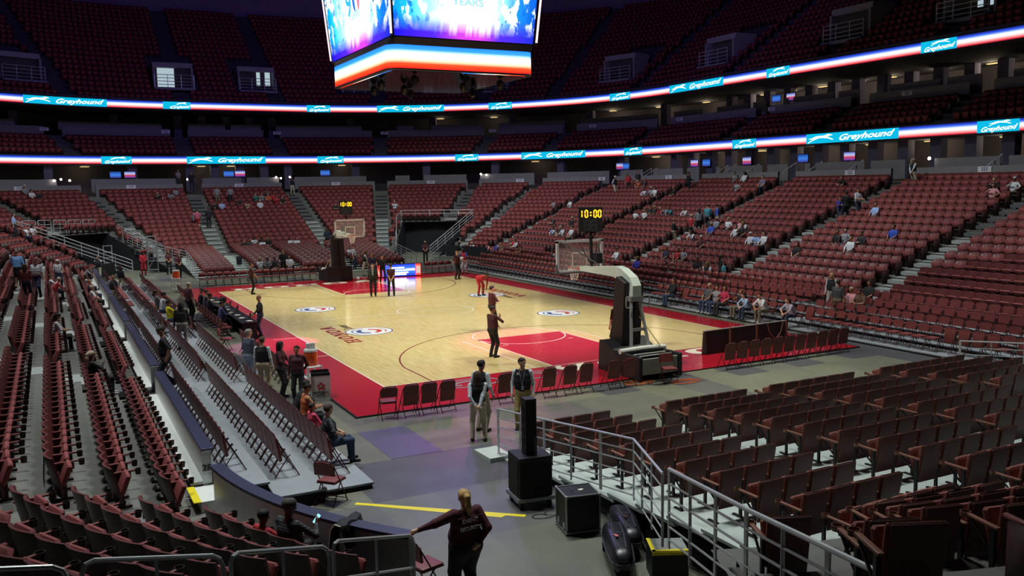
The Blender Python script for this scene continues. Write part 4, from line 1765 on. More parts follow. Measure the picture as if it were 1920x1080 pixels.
# screens lean out towards the top; corners: bottom z 12.02, top z 16.6
ZB, ZTp, ZIN = 12.02, 16.6, .45
faces = (('-y', (-1, -1), (1, -1)), ('-x', (-1, 1), (-1, -1)), ('+x', (1, -1), (1, 1)), ('+y', (1, 1), (-1, 1)))
for k, (nm, a, b_) in enumerate(faces):
    bx, by, tx, ty = 3.30, 4.20, 3.60, 4.75
    i = Vector((a[0] * bx, a[1] * by, ZB))
    j = Vector((b_[0] * bx, b_[1] * by, ZB))
    I = Vector((a[0] * tx, a[1] * ty, ZTp))
    J_ = Vector((b_[0] * tx, b_[1] * ty, ZTp))
    e = (j - i).normalized()
    q = [i + e * .10 + (I - i) * .01, j - e * .10 + (J_ - j) * .01, J_ - e * .10, I + e * .10]
    nrm = (q[1] - q[0]).cross(q[3] - q[0]).normalized()
    q = [p + nrm * .03 for p in q]
    me = bpy.data.meshes.new('video_screen')
    me.from_pydata([tuple(v) for v in q], [], [(0, 1, 2, 3)])
    uv = me.uv_layers.new(name='UVMap')
    for li, c in enumerate(((0, 0), (1, 0), (1, 1), (0, 1))):
        uv.data[li].uv = c
    me.materials.append(screen_mat('screen picture %d' % k, 2.0 + k * 1.7))
    so = link('video_screen', me, SB)
    nrm = (q[1] - q[0]).cross(q[3] - q[0]).normalized()
    fx, fy = (q[1] - q[0]), (q[3] - q[0])
    # the tour's anniversary number with a ball for the zero, and the small word under it
    o = q[0] + fx * .5 + fy * .42 + nrm * .03
    M = frame(o, fx, fy)
    text_obj('picture_lettering', '9', emat('number cyan', '30a8d8', 1.6), frame(q[0] + fx * .44 + fy * .45 + nrm * .03, fx, fy), 1.6, 0, .03, .002, so)
    mb = MB()
    rr_ = [(math.cos(2 * PI * t / 32) * .48, math.sin(2 * PI * t / 32) * .48) for t in range(32)]
    C = q[0] + fx * .565 + fy * .45 + nrm * .03
    M2 = frame(C, fx, fy)
    for pa, pb, mi in ((-.48, -.16, 0), (-.16, .16, 1), (.16, .48, 2)):
        pts = [(max(pa, min(pb, x)), y) for x, y in rr_]
        pts = [(x, math.copysign(math.sqrt(max(0, .2304 - x * x)), y)) for x, y in pts]
        mb.add([M2 @ Vector((x, y, 0)) for x, y in pts], [tuple(range(32))], mi)
    mb.build('picture_ball', [emat('ball blue', '2a6fd0', 1.5), emat('ball white', 'f0f2ff', 1.8), emat('ball red', 'e06a8a', 1.5)], so)
    text_obj('picture_lettering', 'YEARS', emat('word teal', '8fd0d8', 1.4), frame(q[0] + fx * .52 + fy * .33 + nrm * .03, fx, fy), .42, 0, .01, .002, so, 1.2)
    mb = MB()
    mb.add([i, j, J_, I], [(3, 2, 1, 0)])
    mb.tube([j + (J_ - j) * .0, J_], .05, 6)
    mb.build('screen_frame', sbk, SB)
mb = MB()
for (sx, sy) in ((-1, -1), (1, -1), (-1, 1), (1, 1)):
    a = Vector((sx * 3.36, sy * 4.28, ZB + .1))
    b_ = Vector((sx * 3.66, sy * 4.83, ZTp))
    mb.tube([a, b_], .045, 6)
mb.build('corner_light_strip', emat('corner strip', 'ffd8e0', 1.6), SB)
mb = MB()
for x, y in ((-2, -2.5), (2, -2.5), (-2, 2.5), (2, 2.5)):
    mb.cyl((x, y, 16.6), (x, y, 34), .03, 6)
mb.build('cable', sbk, SB)
mb = MB()
mb.box((0, 0, 14.4), (5.6, 7.4, 4.6))
mb.build('body', sbk, SB)
for k, (x, y, f) in enumerate(((-3.42, -2.6, 'x'), (-3.42, 2.4, 'x'), (-2.0, -4.07, 'y'), (2.2, -4.07, 'y'))):
    n_ = Vector((-1, 0, 0)) if f == 'x' else Vector((0, -1, 0))
    ex = Vector((0, -1, 0)) if f == 'x' else Vector((1, 0, 0))
    text_obj('ring_lettering', '90', lwhite, frame(Vector((x, y, 11.28)) + n_ * .01, ex, (0, 0, 1)), .42, 0, .02, .002, SB)

# ---- glowing courtside board beyond the far baseline
FB = thing('courtside_led_board', 'glowing blue and red courtside board on the far baseline', 'display board', (4.15, 16.05, .04), -.12)
mb = MB()
mb.rbox((0, .12, .43), (3.0, .2, .86), .02)
mb.build('housing', sbk, FB)
q = [(-1.46, 0.015, .06), (1.46, 0.015, .06), (1.46, 0.015, .82), (-1.46, 0.015, .82)]
mt = zramp('board blue', .06, .82, [(0, '1a2fd0'), (.5, '3a6cff'), (1, '1f2fb0')], 2.2)
mb = MB()
mb.add([(-1.1, .012, .06), (1.1, .012, .06), (1.1, .012, .82), (-1.1, .012, .82)], [(0, 1, 2, 3)])
mb.build('display', mt, FB)
mb = MB()
for a, b_ in ((-1.46, -1.1), (1.1, 1.46)):
    mb.add([(a, .012, .06), (b_, .012, .06), (b_, .012, .82), (a, .012, .82)], [(0, 1, 2, 3)])
mb.build('display_end', emat('board red', 'ff4038', 2.0), FB)
mb = MB()
for k in range(3):
    for s in (-1, 1):
        x = s * (1.18 + .1 * k)
        mb.box((x, .006, .44), (.03, .006, .5))
mb.build('end_bars', emat('board pale red', 'ffd0c0', 2.5), FB)
mb = MB()
for z, w_, o in ((.60, 1.0, -.1), (.44, 1.7, .05), (.28, 1.4, 0.0), (.16, .9, .1)):
    n = int(w_ / .12)
    for k in range(n):
        mb.box((o - w_ / 2 + k * .12 + .05, .006, z), (.095, .006, .085))
mb.box((.75, .006, .46), (.6, .006, .12))
mb.build('blurred_lettering', emat('board white', 'f6f8ff', 4.0), FB)
# ------------------------------------------------------------------ basket stands
silver = mat('silver painted steel', 'aeb3b6', .35, .5, noise=.08)
mint = mat('pale boom paint', 'cfe0d8', .4, noise=.06, scale=3)
padb = mat('black vinyl padding', '1a1a20', .55, noise=.15, scale=4)
glass = mat('clear backboard', 'ffffff', .03)
glass.node_tree.nodes['Principled BSDF'].inputs['Transmission Weight'].default_value = 0.0
glass.node_tree.nodes['Principled BSDF'].inputs['Alpha'].default_value = 0.12
netm = mat('white net cord', 'e8e6df', .7)
orange = mat('orange rim', 'd0502a', .4)
amber = emat('amber digits', 'ffb41e', 3.0)
SEG = {'0': 'abcdef', '1': 'bc', '8': 'abcdefg', ':': ''}


def digits(mb, txt, w, h, gap, org, ex, ey, th, hollow=False):
    W = len(txt) * (w + gap) - gap
    x = -W / 2 + (w * .1 if '1' in txt else 0)
    M = frame(org, ex, ey)
    S = {'a': ((0, h), (w, h)), 'b': ((w, h), (w, h / 2)), 'c': ((w, h / 2), (w, 0)), 'd': ((0, 0), (w, 0)), 'e': ((0, h / 2), (0, 0)), 'f': ((0, h), (0, h / 2)), 'g': ((0, h / 2), (w, h / 2))}
    for ch in txt:
        if ch == '1':
            x -= w * .5
        if ch == ':':
            for q in (.28, .68):
                c = M @ Vector((x + w / 2, h * (q - .5), 0))
                mb.lathe([(0, -.004), (th * .8, -.004), (th * .8, .004), (0, .004)], 8, c, 0, M.to_3x3())
        for s in SEG[ch]:
            (ax, ay), (bx, by) = S[s]
            d = Vector((bx - ax, by - ay)).normalized()
            n = Vector((-d.y, d.x)) * th / 2
            a, b = Vector((ax, ay)) + d * th * .3, Vector((bx, by)) - d * th * .3
            quad = [a - n, b - n, b + n, a + n]
            if hollow:
                P = [M @ Vector((x + p.x, p.y - h / 2, 0)) for p in quad]
                mb.tube(P, .004, 4, closed=True)
            else:
                mb.add([M @ Vector((x + p.x, p.y - h / 2, 0)) for p in quad], [(0, 1, 2, 3)])
        x += w + gap + (w * .5 if ch == '1' else 0)


def basket(label, y, rz, clock_face):
    t = thing('basketball_hoop', label, 'basketball hoop', (0, y, .04), rz)
    mb = MB()      # sloped padding round the wheeled base
    mb.prism([(-1.15, 0), (-1.22, .95), (-1.42, .98), (-2.45, .50), (-2.45, 0)], (-.8, 0, 0), (0, 1, 0), (0, 0, 1), (1.6, 0, 0))
    mb.build('base_padding', padb, t)
    mb = MB()
    mb.rbox((-.74, -2.85, .36), (.14, 1.1, .72), .03)
    mb.rbox((.74, -2.85, .36), (.14, 1.1, .72), .03)
    mb.build('ballast_padding', padb, t)
    mb = MB()
    mb.rbox((0, -2.85, .40), (1.32, 1.0, .5), .02)
    mb.box((0, -2.85, .62), (1.3, .96, .06))
    for k in range(3):
        mb.tube([(-.6, -2.5 - .3 * k, .68), (.6, -2.5 - .3 * k, .68)], .03, 8)
    mb.build('ballast_box', mat('grey ballast box', '9aa39f', .5, noise=.15), t)
    mb = MB()
    mb.tube([(-.86, -2.45, .76), (0, -2.47, .79), (.86, -2.45, .76)], [.08, .085, .08], 10)
    mb.build('rolled_pad', mat('white rolled pad', 'd9ddda', .6, noise=.1), t)
    mb = MB()
    mb.prism([(-1.22, .70), (-1.82, .70), (-1.99, 2.80), (-1.55, 2.98), (-1.46, 2.86)], (-.36, 0, 0), (0, 1, 0), (0, 0, 1), (.30, 0, 0))
    mb.prism([(-1.24, .70), (-1.82, .70), (-1.99, 2.80), (-1.57, 2.94), (-1.48, 2.82)], (.06, 0, 0), (0, 1, 0), (0, 0, 1), (.30, 0, 0))
    mb.prism([(-1.32, .70), (-1.75, .70), (-1.92, 2.7), (-1.6, 2.9), (-1.5, 2.8)], (-.1, 0, 0), (0, 1, 0), (0, 0, 1), (.18, 0, 0))
    mb.build('mast_padding', padb, t)
    mb = MB()
    for s in (-1, 1):
        mb.tube([(s * .15, -2.05, 2.30), (s * .36, -2.35, .62)], .065, 4)
    for z, w_ in ((1.35, .27), (.72, .36)):
        mb.box((0, -2.05 - (2.3 - z) * .18, z), (w_ * 2, .08, .09))
    mb.box((0, -2.05, 2.30), (.46, .22, .14))
    mb.box((0, -2.3, .60), (.9, .5, .06))
    mb.build('mast_frame', silver, t)
    mb = MB()
    for s in (-1, 1):
        mb.tube([(s * .2, -2.2, 2.40), (s * .42, -2.2, 2.40), (s * .44, -2.2, 2.36), (s * .44, -2.2, 2.10), (s * .42, -2.2, 2.06), (s * .2, -2.2, 2.06)], .022, 6)
    mb.build('grab_handle', silver, t)
    mb = MB()      # bent box boom
    prof = [(-2.16, 2.36, -1.88, 2.36), (-2.16, 2.72, -1.84, 2.46), (-1.98, 2.98, -1.66, 2.60), (-1.5, 3.21, -1.30, 2.84), (-1.2, 3.26, -1.05, 2.92), (.2, 3.16, .2, 2.94), (1.02, 3.10, 1.02, 2.95)]
    V, F = [], []
    for k, (y0, z0, y1, z1) in enumerate(prof):
        w_ = .17 - .05 * k / 6
        V += [(-w_, y0, z0), (w_, y0, z0), (w_, y1, z1), (-w_, y1, z1)]
    for k in range(len(prof) - 1):
        for j in range(4):
            F.append((k * 4 + j, k * 4 + (j + 1) % 4, k * 4 + 4 + (j + 1) % 4, k * 4 + 4 + j))
    F += [(3, 2, 1, 0), tuple(len(V) - 4 + j for j in range(4))]
    mb.add(V, F)
    mb.build('boom', mint, t)
    mb = MB()
    yb = 1.20
    for z in (2.92, 3.96):
        mb.box((0, yb, z), (1.88, .07, .09))
    for s in (-1, 1):
        mb.box((s * .895, yb, 3.43), (.09, .07, 1.1))
    fr = mb.build('backboard_frame', mat('aluminium frame', 'd2d4d8', .4, .1), t)
    mb = MB()
    mb.box((0, yb + .005, 3.435), (1.76, .012, 1.02))
    mb.build('backboard_glass', glass, t)
    mb = MB()
    for z in (3.09, 3.55):
        mb.box((0, yb + .014, z), (.62, .006, .05))
    for s in (-1, 1):
        mb.box((s * .285, yb + .014, 3.32), (.05, .006, .46))
    mb.build('target_square', whitep, t)
    mb = MB()
    mb.rbox((0, yb, 2.885), (1.88, .10, .07), .02)
    for s in (-1, 1):
        mb.rbox((s * .935, yb, 3.03), (.05, .1, .34), .02)
    mb.build('edge_padding', mat('grey edge padding', '55565e', .6), t)
    mb = MB()
    ry = 1.575
    mb.tube([(.2286 * math.cos(2 * PI * k / 28), ry + .2286 * math.sin(2 * PI * k / 28), 3.01) for k in range(28)], .010, 6, closed=True)
    mb.box((0, 1.27, 2.99), (.14, .13, .05))
    rim = mb.build('rim', orange, t)
    mb = MB()
    n = 12
    for k in range(n):
        for s in (-1, 1):
            P = []
            for j in range(6):
                r = .225 - .12 * (j / 5) ** .7
                a = 2 * PI * (k + s * j * .5) / n
                P.append((r * math.cos(a), ry + r * math.sin(a), 3.0 - .085 * j))
            mb.tube(P, .006, 4, caps=False)
    mb.build('net', netm, rim)
    mb = MB()
    for s in (-1, 1):
        mb.tube([(s * .10, -.2, 3.22), (s * .55, .9, 3.80), (s * .8, yb - .03, 3.95)], .022, 6)
        mb.tube([(s * .05, .35, 3.15), (s * .3, .6, 3.8)], .018, 6)
    mb.tube([(0, .45, 3.15), (0, .50, 4.30)], .055, 8)
    for s in (-1, 1):
        mb.tube([(0, .5, 4.0), (s * .25, .5, 4.33)], .022, 6)
        mb.tube([(s * .62, yb, 3.98), (s * .32, .6, 4.3)], .010, 5)
    mb.build('strut', padb, t)
    mb = MB()
    mb.rbox((.14, .32, 3.42), (.26, .3, .36), .02)
    mb.build('control_box', padb, t)
    mb = MB()
    Rc = Matrix.Rotation(clock_face, 3, 'Z')
    cq = lambda x, y, z: tuple(Vector((0, .5, 0)) + Rc @ Vector((x, y, z)))
    mb.rbox((0, .50, 4.72), (.80, .24, .84), .015, Rc)
    cl = mb.build('shot_clock', padb, t)
    mb, m2 = MB(), MB()
    for (o, ex) in ((cq(0, -.126, 4.91), Rc @ Vector((1, 0, 0))), (cq(0, .126, 4.91), Rc @ Vector((-1, 0, 0)))):
        digits(mb, '10:00', .085, .23, .062, o, ex, (0, 0, 1), .036)
        digits(m2, '88', .16, .32, .07, (o[0], o[1], 4.53), ex, (0, 0, 1), .045, True)
    mb.build('clock_digits', amber, cl)
    m2.build('dark_digits', mat('unlit digit outline', '6d6f74', .5), cl)
    mb = MB()
    mb.tube([(.12, -2.1, 1.75), (.62, -2.55, .8)], .018, 5)
    mb.build('strap', mat('yellow strap', 'd8d08a', .7), t)
    return t


basket('large basketball hoop with pale curved boom at the near baseline', -14.325, 0, -.56)
basket('small far basketball hoop facing the camera under a lit shot clock', 14.325, PI, -.29)
bl = MB()
bl.lathe([(.12 * math.sin(PI * k / 12), -.12 * math.cos(PI * k / 12)) for k in range(13)], 18)
tag(bl.build('ball', mat('white ball', 'e6e6ea', .4, noise=.05), None, True, (1.15, 15.6, .165)), 'white ball lying on the far baseline by the padded stand', 'ball')

# cables behind the near basket
for k, (c, x, y, lab) in enumerate((('c25a22', -.95, -17.75, 'orange cable coil on the floor left of the basket base'), ('161616', -.35, -18.05, 'black cable coil on the floor behind the basket base'), ('c25a22', .35, -18.35, 'orange cable loops under the open brown chair'))):
    mb = MB()
    for j in range(5):
        r = .16 + .045 * j
        mb.tube([(x + r * 1.5 * math.cos(2 * PI * q / 20) + .03 * j, y + r * .8 * math.sin(2 * PI * q / 20), .012 + .004 * j) for q in range(20)], .008, 5, closed=True)
    tag(mb.build('cable_coil', mat('cable ' + c, c, .5)), lab, 'cable')

# ---- black courtside board seen from behind, right of the basket
t = thing('courtside_led_board', 'black back of a courtside display board at the near right baseline', 'display board', (5.55, -15.35, .04), .065)
mb = MB()
mb.prism([(-.10, 0), (.16, 0), (.10, .78), (-.02, .80)], (-2.0, 0, 0), (0, 1, 0), (0, 0, 1), (4.0, 0, 0))
mb.build('housing', mat('black board back', '131216', .4, noise=.3, scale=2), t)
mb = MB()
mb.box((0, .04, .80), (4.0, .12, .03))
mb.build('top_rail', alu, t)
for x in (-.95, .35, 1.85):
    mb = MB()
    mb.box((x, -.14, .42), (.05, .05, .86))
    mb.box((x, -.32, .03), (.05, .42, .05))
    mb.build('support_strut', mat('rusty brown strut', '6a4438', .6, noise=.2), t)
mb = MB()
mb.tube([(.9, -.12, .80), (1.0, -.16, .45), (1.25, -.18, .2), (1.55, -.16, .45), (1.7, -.12, .8)], .02, 6)
mb.build('hanging_strap', mat('rusty brown strut', '6a4438', .6), t)

# ---- speakers, cases
spk = mat('black speaker cabinet', '17161d', .6, noise=.25, scale=5)
t = thing('subwoofer', 'large black speaker box on a wheeled dolly beside the railing', 'speaker', (-8.44, -24.86, 0), -.14)
mb = MB()
mb.rbox((0, 0, .59), (.66, .62, .76), .02)
cab = mb.build('cabinet', spk, t)
mb = MB()
mb.rbox((-.334, 0, .58), (.02, .52, .66), .008)
mb.rbox((0, -.314, .58), (.56, .02, .66), .008)
mb.build('grille', mat('black mesh grille', '0d0d11', .8, bump=.5, noise=.3, scale=60), cab)
mb = MB()
mb.rbox((0, 0, .17), (.74, .70, .08), .015)
dol = mb.build('dolly', mat('silver dolly rim', '8c9196', .4, .6, noise=.2), t)
for sx in (-1, 1):
    for sy in (-1, 1):
        mb = MB()
        mb.cyl((sx * .28 - .03, sy * .26, .06), (sx * .28 + .03, sy * .26, .06), .06, 12)
        mb.box((sx * .28, sy * .26, .11), (.05, .06, .06))
        mb.build('caster', padb, t)
t = thing('tower_speaker', 'slim tall black speaker standing on the big speaker box', 'speaker', (-8.47, -24.90, .972), -.14)
mb = MB()
mb.rbox((0, 0, .53), (.22, .25, 1.06), .012)
cab = mb.build('cabinet', spk, t)
mb = MB()
mb.rbox((0, -.128, .53), (.18, .012, .98), .004)
for z in (.25, .45, .65, .85):
    mb.lathe([(0, .0), (.07, .0), (.075, .012), (.065, .012), (.03, .004)], 14, (-.112, 0, z), 0, Matrix.Rotation(-PI / 2, 3, 'Y'))
mb.build('grille', mat('black mesh grille', '0d0d11', .8), cab)
mb = MB()
mb.tube([(.05, -.135, .35), (.06, -.17, .2), (.05, -.16, .06), (.04, -.2, .005)], .008, 5)
mb.build('cable', mat('pale cable', '6d6a72', .6), t)
t = thing('flight_case', 'black flight case with silver edges and white label on its lid', 'case', (-8.33, -26.38, 0), -.22)
mb = MB()
mb.box((0, 0, .36), (.60, .56, .64))
mb.build('case_body', mat('black case laminate', '15161b', .5, noise=.2), t)
mb = MB()
for z in (.04, .68):
    for s in (-1, 1):
        mb.box((s * .30, 0, z), (.022, .58, .022))
        mb.box((0, s * .28, z), (.62, .022, .022))
for sx in (-1, 1):
    for sy in (-1, 1):
        mb.box((sx * .30, sy * .28, .36), (.024, .024, .66))
        mb.rbox((sx * .30, sy * .28, .68), (.05, .05, .05), .015)
        mb.rbox((sx * .30, sy * .28, .05), (.05, .05, .05), .015)
mb.build('edge_trim', alu, t)
for yy in (-.15, .15):
    mb = MB()
    mb.rbox((-.305, yy, .14), (.012, .10, .10), .004)
    mb.build('latch', alu, t)
mb = MB()
mb.box((.06, .02, .684), (.09, .06, .006), .3)
mb.build('label_card', whitep, t)
mb = MB()
mb.tube([(.15, -.2, .69), (.17, -.3, .5), (.16, -.3, .25)], .006, 5)
mb.tube([(-.12, .1, .72), (-.12, -.1, .72)], .008, 5)
mb.build('cable', mat('grey cord', '44444c', .6), t)
mb = MB()
mb.tube([(-8.72 + .20 * math.cos(q * .42) + .018 * q, -25.62 + .13 * math.sin(q * .42) + .002 * q, .009 + .0004 * q) for q in range(34)], .007, 5)
tag(mb.build('floor_cable', mat('black floor cable', '0c0c0e', .5)), 'loose black cable on the floor between speaker box and flight case', 'cable')


def hard_bag(label, x, y, rz, tagc):
    t = thing('travel_case', label, 'case', (x, y, 0), rz, 'long black hard cases')
    mb = MB()
    rings = []
    prof = [(-.66, .10, .10), (-.64, .19, .17), (-.52, .215, .20), (.0, .20, .21), (.42, .17, .19), (.58, .14, .16), (.64, .08, .09)]
    n = 14
    V, F = [], []
    for (yy, w_, h_) in prof:
        for k in range(n):
            a = 2 * PI * k / n
            c, s = math.cos(a), math.sin(a)
            sq = lambda v: math.copysign(abs(v) ** .6, v)
            V.append((w_ * sq(c), yy, .27 + h_ * sq(s)))
    for i in range(len(prof) - 1):
        for k in range(n):
            F.append((i * n + k, i * n + (k + 1) % n, (i + 1) * n + (k + 1) % n, (i + 1) * n + k))
    F += [tuple(range(n)), tuple(range(len(V) - 1, len(V) - n - 1, -1))]
    mb.add(V, F)
    mb.build('shell', mat('black moulded plastic', '1d1d24', .35, noise=.15), t, True)
    mb = MB()
    mb.tube([(.215, -.6, .27), (.215, 0, .27), (.18, .5, .27), (.08, .66, .27), (-.08, .66, .27), (-.18, .5, .27), (-.215, 0, .27), (-.215, -.6, .27), (-.12, -.68, .27), (.12, -.68, .27)], .012, 5, closed=True)
    for s in (-1, 1):
        mb.tube([(s * .07, -.5, .475), (s * .08, .0, .487), (s * .06, .45, .46)], .012, 5)
    mb.build('rib', mat('grey plastic rim', '4a4a54', .4), t)
    mb = MB()
    mb.tube([(-.05, .02, .50), (-.05, .02, .53), (.05, .02, .53), (.05, .02, .50)], .012, 5)
    mb.build('handle', mat('grey plastic rim', '4a4a54', .4), t)
    mb = MB()
    mb.box((.05, .08, .505), (.05, .10, .01), .4)
    mb.build('luggage_tag', mat('tag ' + tagc, tagc, .5), t)
    mb = MB()
    for s in (-1, 1):
        mb.cyl((s * .20, -.55, .07), (s * .15, -.55, .07), .07, 12)
    mb.build('wheel', padb, t)


hard_bag('long black hard travel case with a pale red tag, nearer the camera', -8.55, -27.95, -.48 + PI, 'd06a78')
hard_bag('long black hard travel case lying against the stage skirt, farther one', -7.98, -27.35, -.42 + PI, '5a2a2e')
t = thing('stage_step', 'black box step with yellow taped edges at the railing foot', 'step', (-8.12, -28.62, 0), -.45)
mb = MB()
mb.box((0, 0, .23), (.55, .5, .46))
mb.build('box', padb, t)
mb = MB()
mb.box((0, 0, .465), (.55, .5, .012))
mb.build('tread', mat('scuffed tread', '8d9190', .7, noise=.4, scale=6), t)
mb = MB()
mb.box((-.25, 0, .475), (.06, .5, .012))
mb.box((0, -.22, .475), (.55, .06, .012))
mb.box((0, -.255, .44), (.55, .012, .05))
mb.build('edge_tape', mat('yellow tape', 'e6d21c', .5), t)
mb = MB()
mb.box((-7.78, -21.95, .05), (.55, .8, .1))
tag(mb.build('ramp_plate', rplat), 'low pale plate at the front corner of the near riser', 'platform')

# ---- railings
galv = mat('galvanised rail', 'c2c6c8', .42, .4, noise=.12, scale=7)


def railing(name, label, P, drops, height, group=None, spacing=.95, thick=.021, mid=.013, close_ends=False, cat='railing', vis=None, floor=None):
    t = thing(name, label, cat, (0, 0, 0), 0, group)
    V = [Vector(p) for p in P]
    mb = MB()
    mb.tube(V, thick, 8)
    mb.build('handrail', vis or galv, t)
    for dz in drops:
        mb = MB()
        mb.tube([v - Vector((0, 0, dz)) for v in V], mid, 6)
        mb.build('rail', galv, t)
    for i in range(len(V) - 1):
        L = (V[i + 1] - V[i]).length
        n = max(1, round(L / spacing))
        for k in range(n + (1 if i == len(V) - 2 else 0)):
            p = V[i] + (V[i + 1] - V[i]) * (k / n)
            mb = MB()
            if k % 2 == 0:
                a = math.atan2((V[i + 1] - V[i]).y, (V[i + 1] - V[i]).x)
                mb.box((p.x, p.y, p.z - height / 2), (.075, .018, height), a)
            else:
                mb.cyl((p.x, p.y, p.z), (p.x, p.y, p.z - height), .020, 8)
            mb.build('post', galv, t)
    return t


PA = [(-7.72, -22.1, 1.1), (-7.66, -27.1, 1.67), (-8.8, -29.4, 1.93)]
PB = [(-8.98, -29.78, 2.13), (-10.06, -32.45, 2.65), (-10.88, -34.8, 3.07), (-11.45, -36.1, 3.42)]
DR = (.2, .4, .6, .8, .98)
lav = mat('lavender lit rail paint', '8e8aa8', .4, .4, noise=.1)
railing('railing', 'silver five-bar railing round the near left corner of the riser seats', PA, DR, 1.06, 'five-bar railings', .95)
railing('railing', 'thick sloping railing in the lower right foreground', PB, DR, 1.1, 'five-bar railings', .85, .027, .015)
mx_ = lambda P, sx, sy: [(p[0] * sx, p[1] * sy, p[2]) for p in P]
railing('railing', 'silver railing at the right end of the near riser seats', mx_(PA[:2], -1, 1), DR, 1.06, 'five-bar railings')
railing('railing', 'curved silver railing on the platform left of the far riser', mx_(PA, 1, -1) + [(-9.3, 30.2, 2.13)], DR, 1.06, 'five-bar railings')
railing('railing', 'silver railing down the left side of the far right tunnel', mx_(PA, -1, -1), DR, 1.06, 'five-bar railings')
railing('railing', 'sloping railing above the drapes on the right of the far left tunnel', mx_(PB, 1, -1), DR, 1.06, 'five-bar railings')
railing('railing', 'sloping railing above the drapes on the left of the far right tunnel', mx_(PB, -1, -1) + [(11.99, 36.3, 3.8)], DR, 1.06, 'five-bar railings')
railing('railing', 'long sloping railing on the right of the far right tunnel', [(10.96, 27.33, 1.15), (17.2, 32.3, 3.82)], (.25, .5, .75), .95, 'sloping tunnel railings', 1.3, .03, .022)
railing('railing', 'long sloping railing on the left of the far left tunnel', [(-11.2, 27.5, 1.2), (-18.3, 32.6, 4.1)], (.25, .5, .75), .95, 'sloping tunnel railings', 1.3, .03, .022)
railing('railing', 'level railing over the mouth of the far right tunnel', [(11.99, 36.4, 3.82), (17.2, 32.3, 3.82)], (.28,), .5, 'rails over the tunnel mouths', 1.3, .03, .022)


def loop_rail(label, a, b, height, group, r=.018, mids=(.36, .70), floor_ext=0):
    a, b = Vector(a), Vector(b)
    d = (b - a).normalized()
    t = thing('guard_rail', label, 'railing', (a + b) / 2 - Vector((0, 0, height)), 0, group)
    o = (a + b) / 2 - Vector((0, 0, height))
    A, B_ = a - o, b - o
    up = Vector((0, 0, 1))
    c = .09
    P = [A - up * height, A - up * c, A - up * c * .3 + d * c * .3, A + d * c, B_ - d * c, B_ - up * c * .3 - d * c * .3, B_ - up * c, B_ - up * height]
    mb = MB()
    mb.tube(P, r, 8)
    mb.build('hoop', galv, t)
    for m_ in mids:
        mb = MB()
        mb.tube([A - up * m_, B_ - up * m_], r * .8, 6)
        mb.build('rail', galv, t)
    L = (b - a).length
    if L > .9:
        mb = MB()
        mb.tube([(A + B_) / 2, (A + B_) / 2 - up * height], r * .8, 6)
        mb.build('post', galv, t)
    return t


for k, (a, b) in enumerate((((-16.89, -32.63, 3.6), (-16.19, -32.58, 3.46)), ((-16.1, -32.56, 3.47), (-15.13, -32.24, 3.18)), ((-15.07, -32.21, 3.17), (-14.12, -31.53, 2.78)), ((-14.06, -31.47, 2.79), (-12.94, -30.54, 2.29)))):
    loop_rail('%s silver hoop guard rail from the left along the bottom edge' % ordw(k + 1), a, b, 1.0, 'hoop rails in the foreground')
fa, fb = Vector((-17.9, 33.2, 4.0)), Vector((-12.9, 36.9, 3.85))
for k in range(5):
    a, b = fa + (fb - fa) * (k / 5 + .01), fa + (fb - fa) * ((k + 1) / 5 - .02)
    loop_rail('%s hoop guard rail from the left over the far left tunnel' % ordw(k + 1), a, b, 1.0, 'hoop rails over the far left tunnel', .028, (.3, .6, .9))

# ---- drinks carts, bin, table, access tower
wplast = mat('white plastic', 'd7dadb', .5, noise=.05)
orng = mat('orange cooler plastic', 'e0561e', .45, noise=.06)


def drinks_cart(label, x, y, rz):
    t = thing('drinks_cart', label, 'cart', (x, y, 0), rz, 'drinks carts')
    for z in (.16, .48, .80):
        mb = MB()
        mb.rbox((0, 0, z), (.46, .62, .04), .015)
        mb.build('shelf', wplast, t)
    for sx in (-1, 1):
        for sy in (-1, 1):
            mb = MB()
            mb.box((sx * .21, sy * .29, .45), (.05, .05, .78))
            mb.cyl((sx * .21 - .015, sy * .29, .04), (sx * .21 + .015, sy * .29, .04), .04, 8)
            mb.build('leg', wplast, t)
    mb = MB()
    mb.tube([(-.2, .31, .8), (-.2, .42, 1.0), (.2, .42, 1.0), (.2, .31, .8)], .018, 6)
    mb.build('handle', wplast, t)
    c = thing('drinks_cooler', 'orange cooler barrel standing on the ' + label.split(' with')[0], 'cooler', (x, y, .82), rz, 'orange coolers')
    mb = MB()
    mb.lathe([(0, 0), (.17, 0), (.19, .03), (.195, .36), (.19, .40), (0, .40)], 20)
    mb.build('barrel', orng, c, True)
    mb = MB()
    mb.lathe([(.0, .405), (.20, .405), (.205, .44), (.19, .48), (0, .49)], 20)
    mb.build('lid', wplast, c, True)
    mb = MB()
    mb.box((.2, 0, .06), (.06, .04, .05))
    mb.build('tap', wplast, c)
    return t


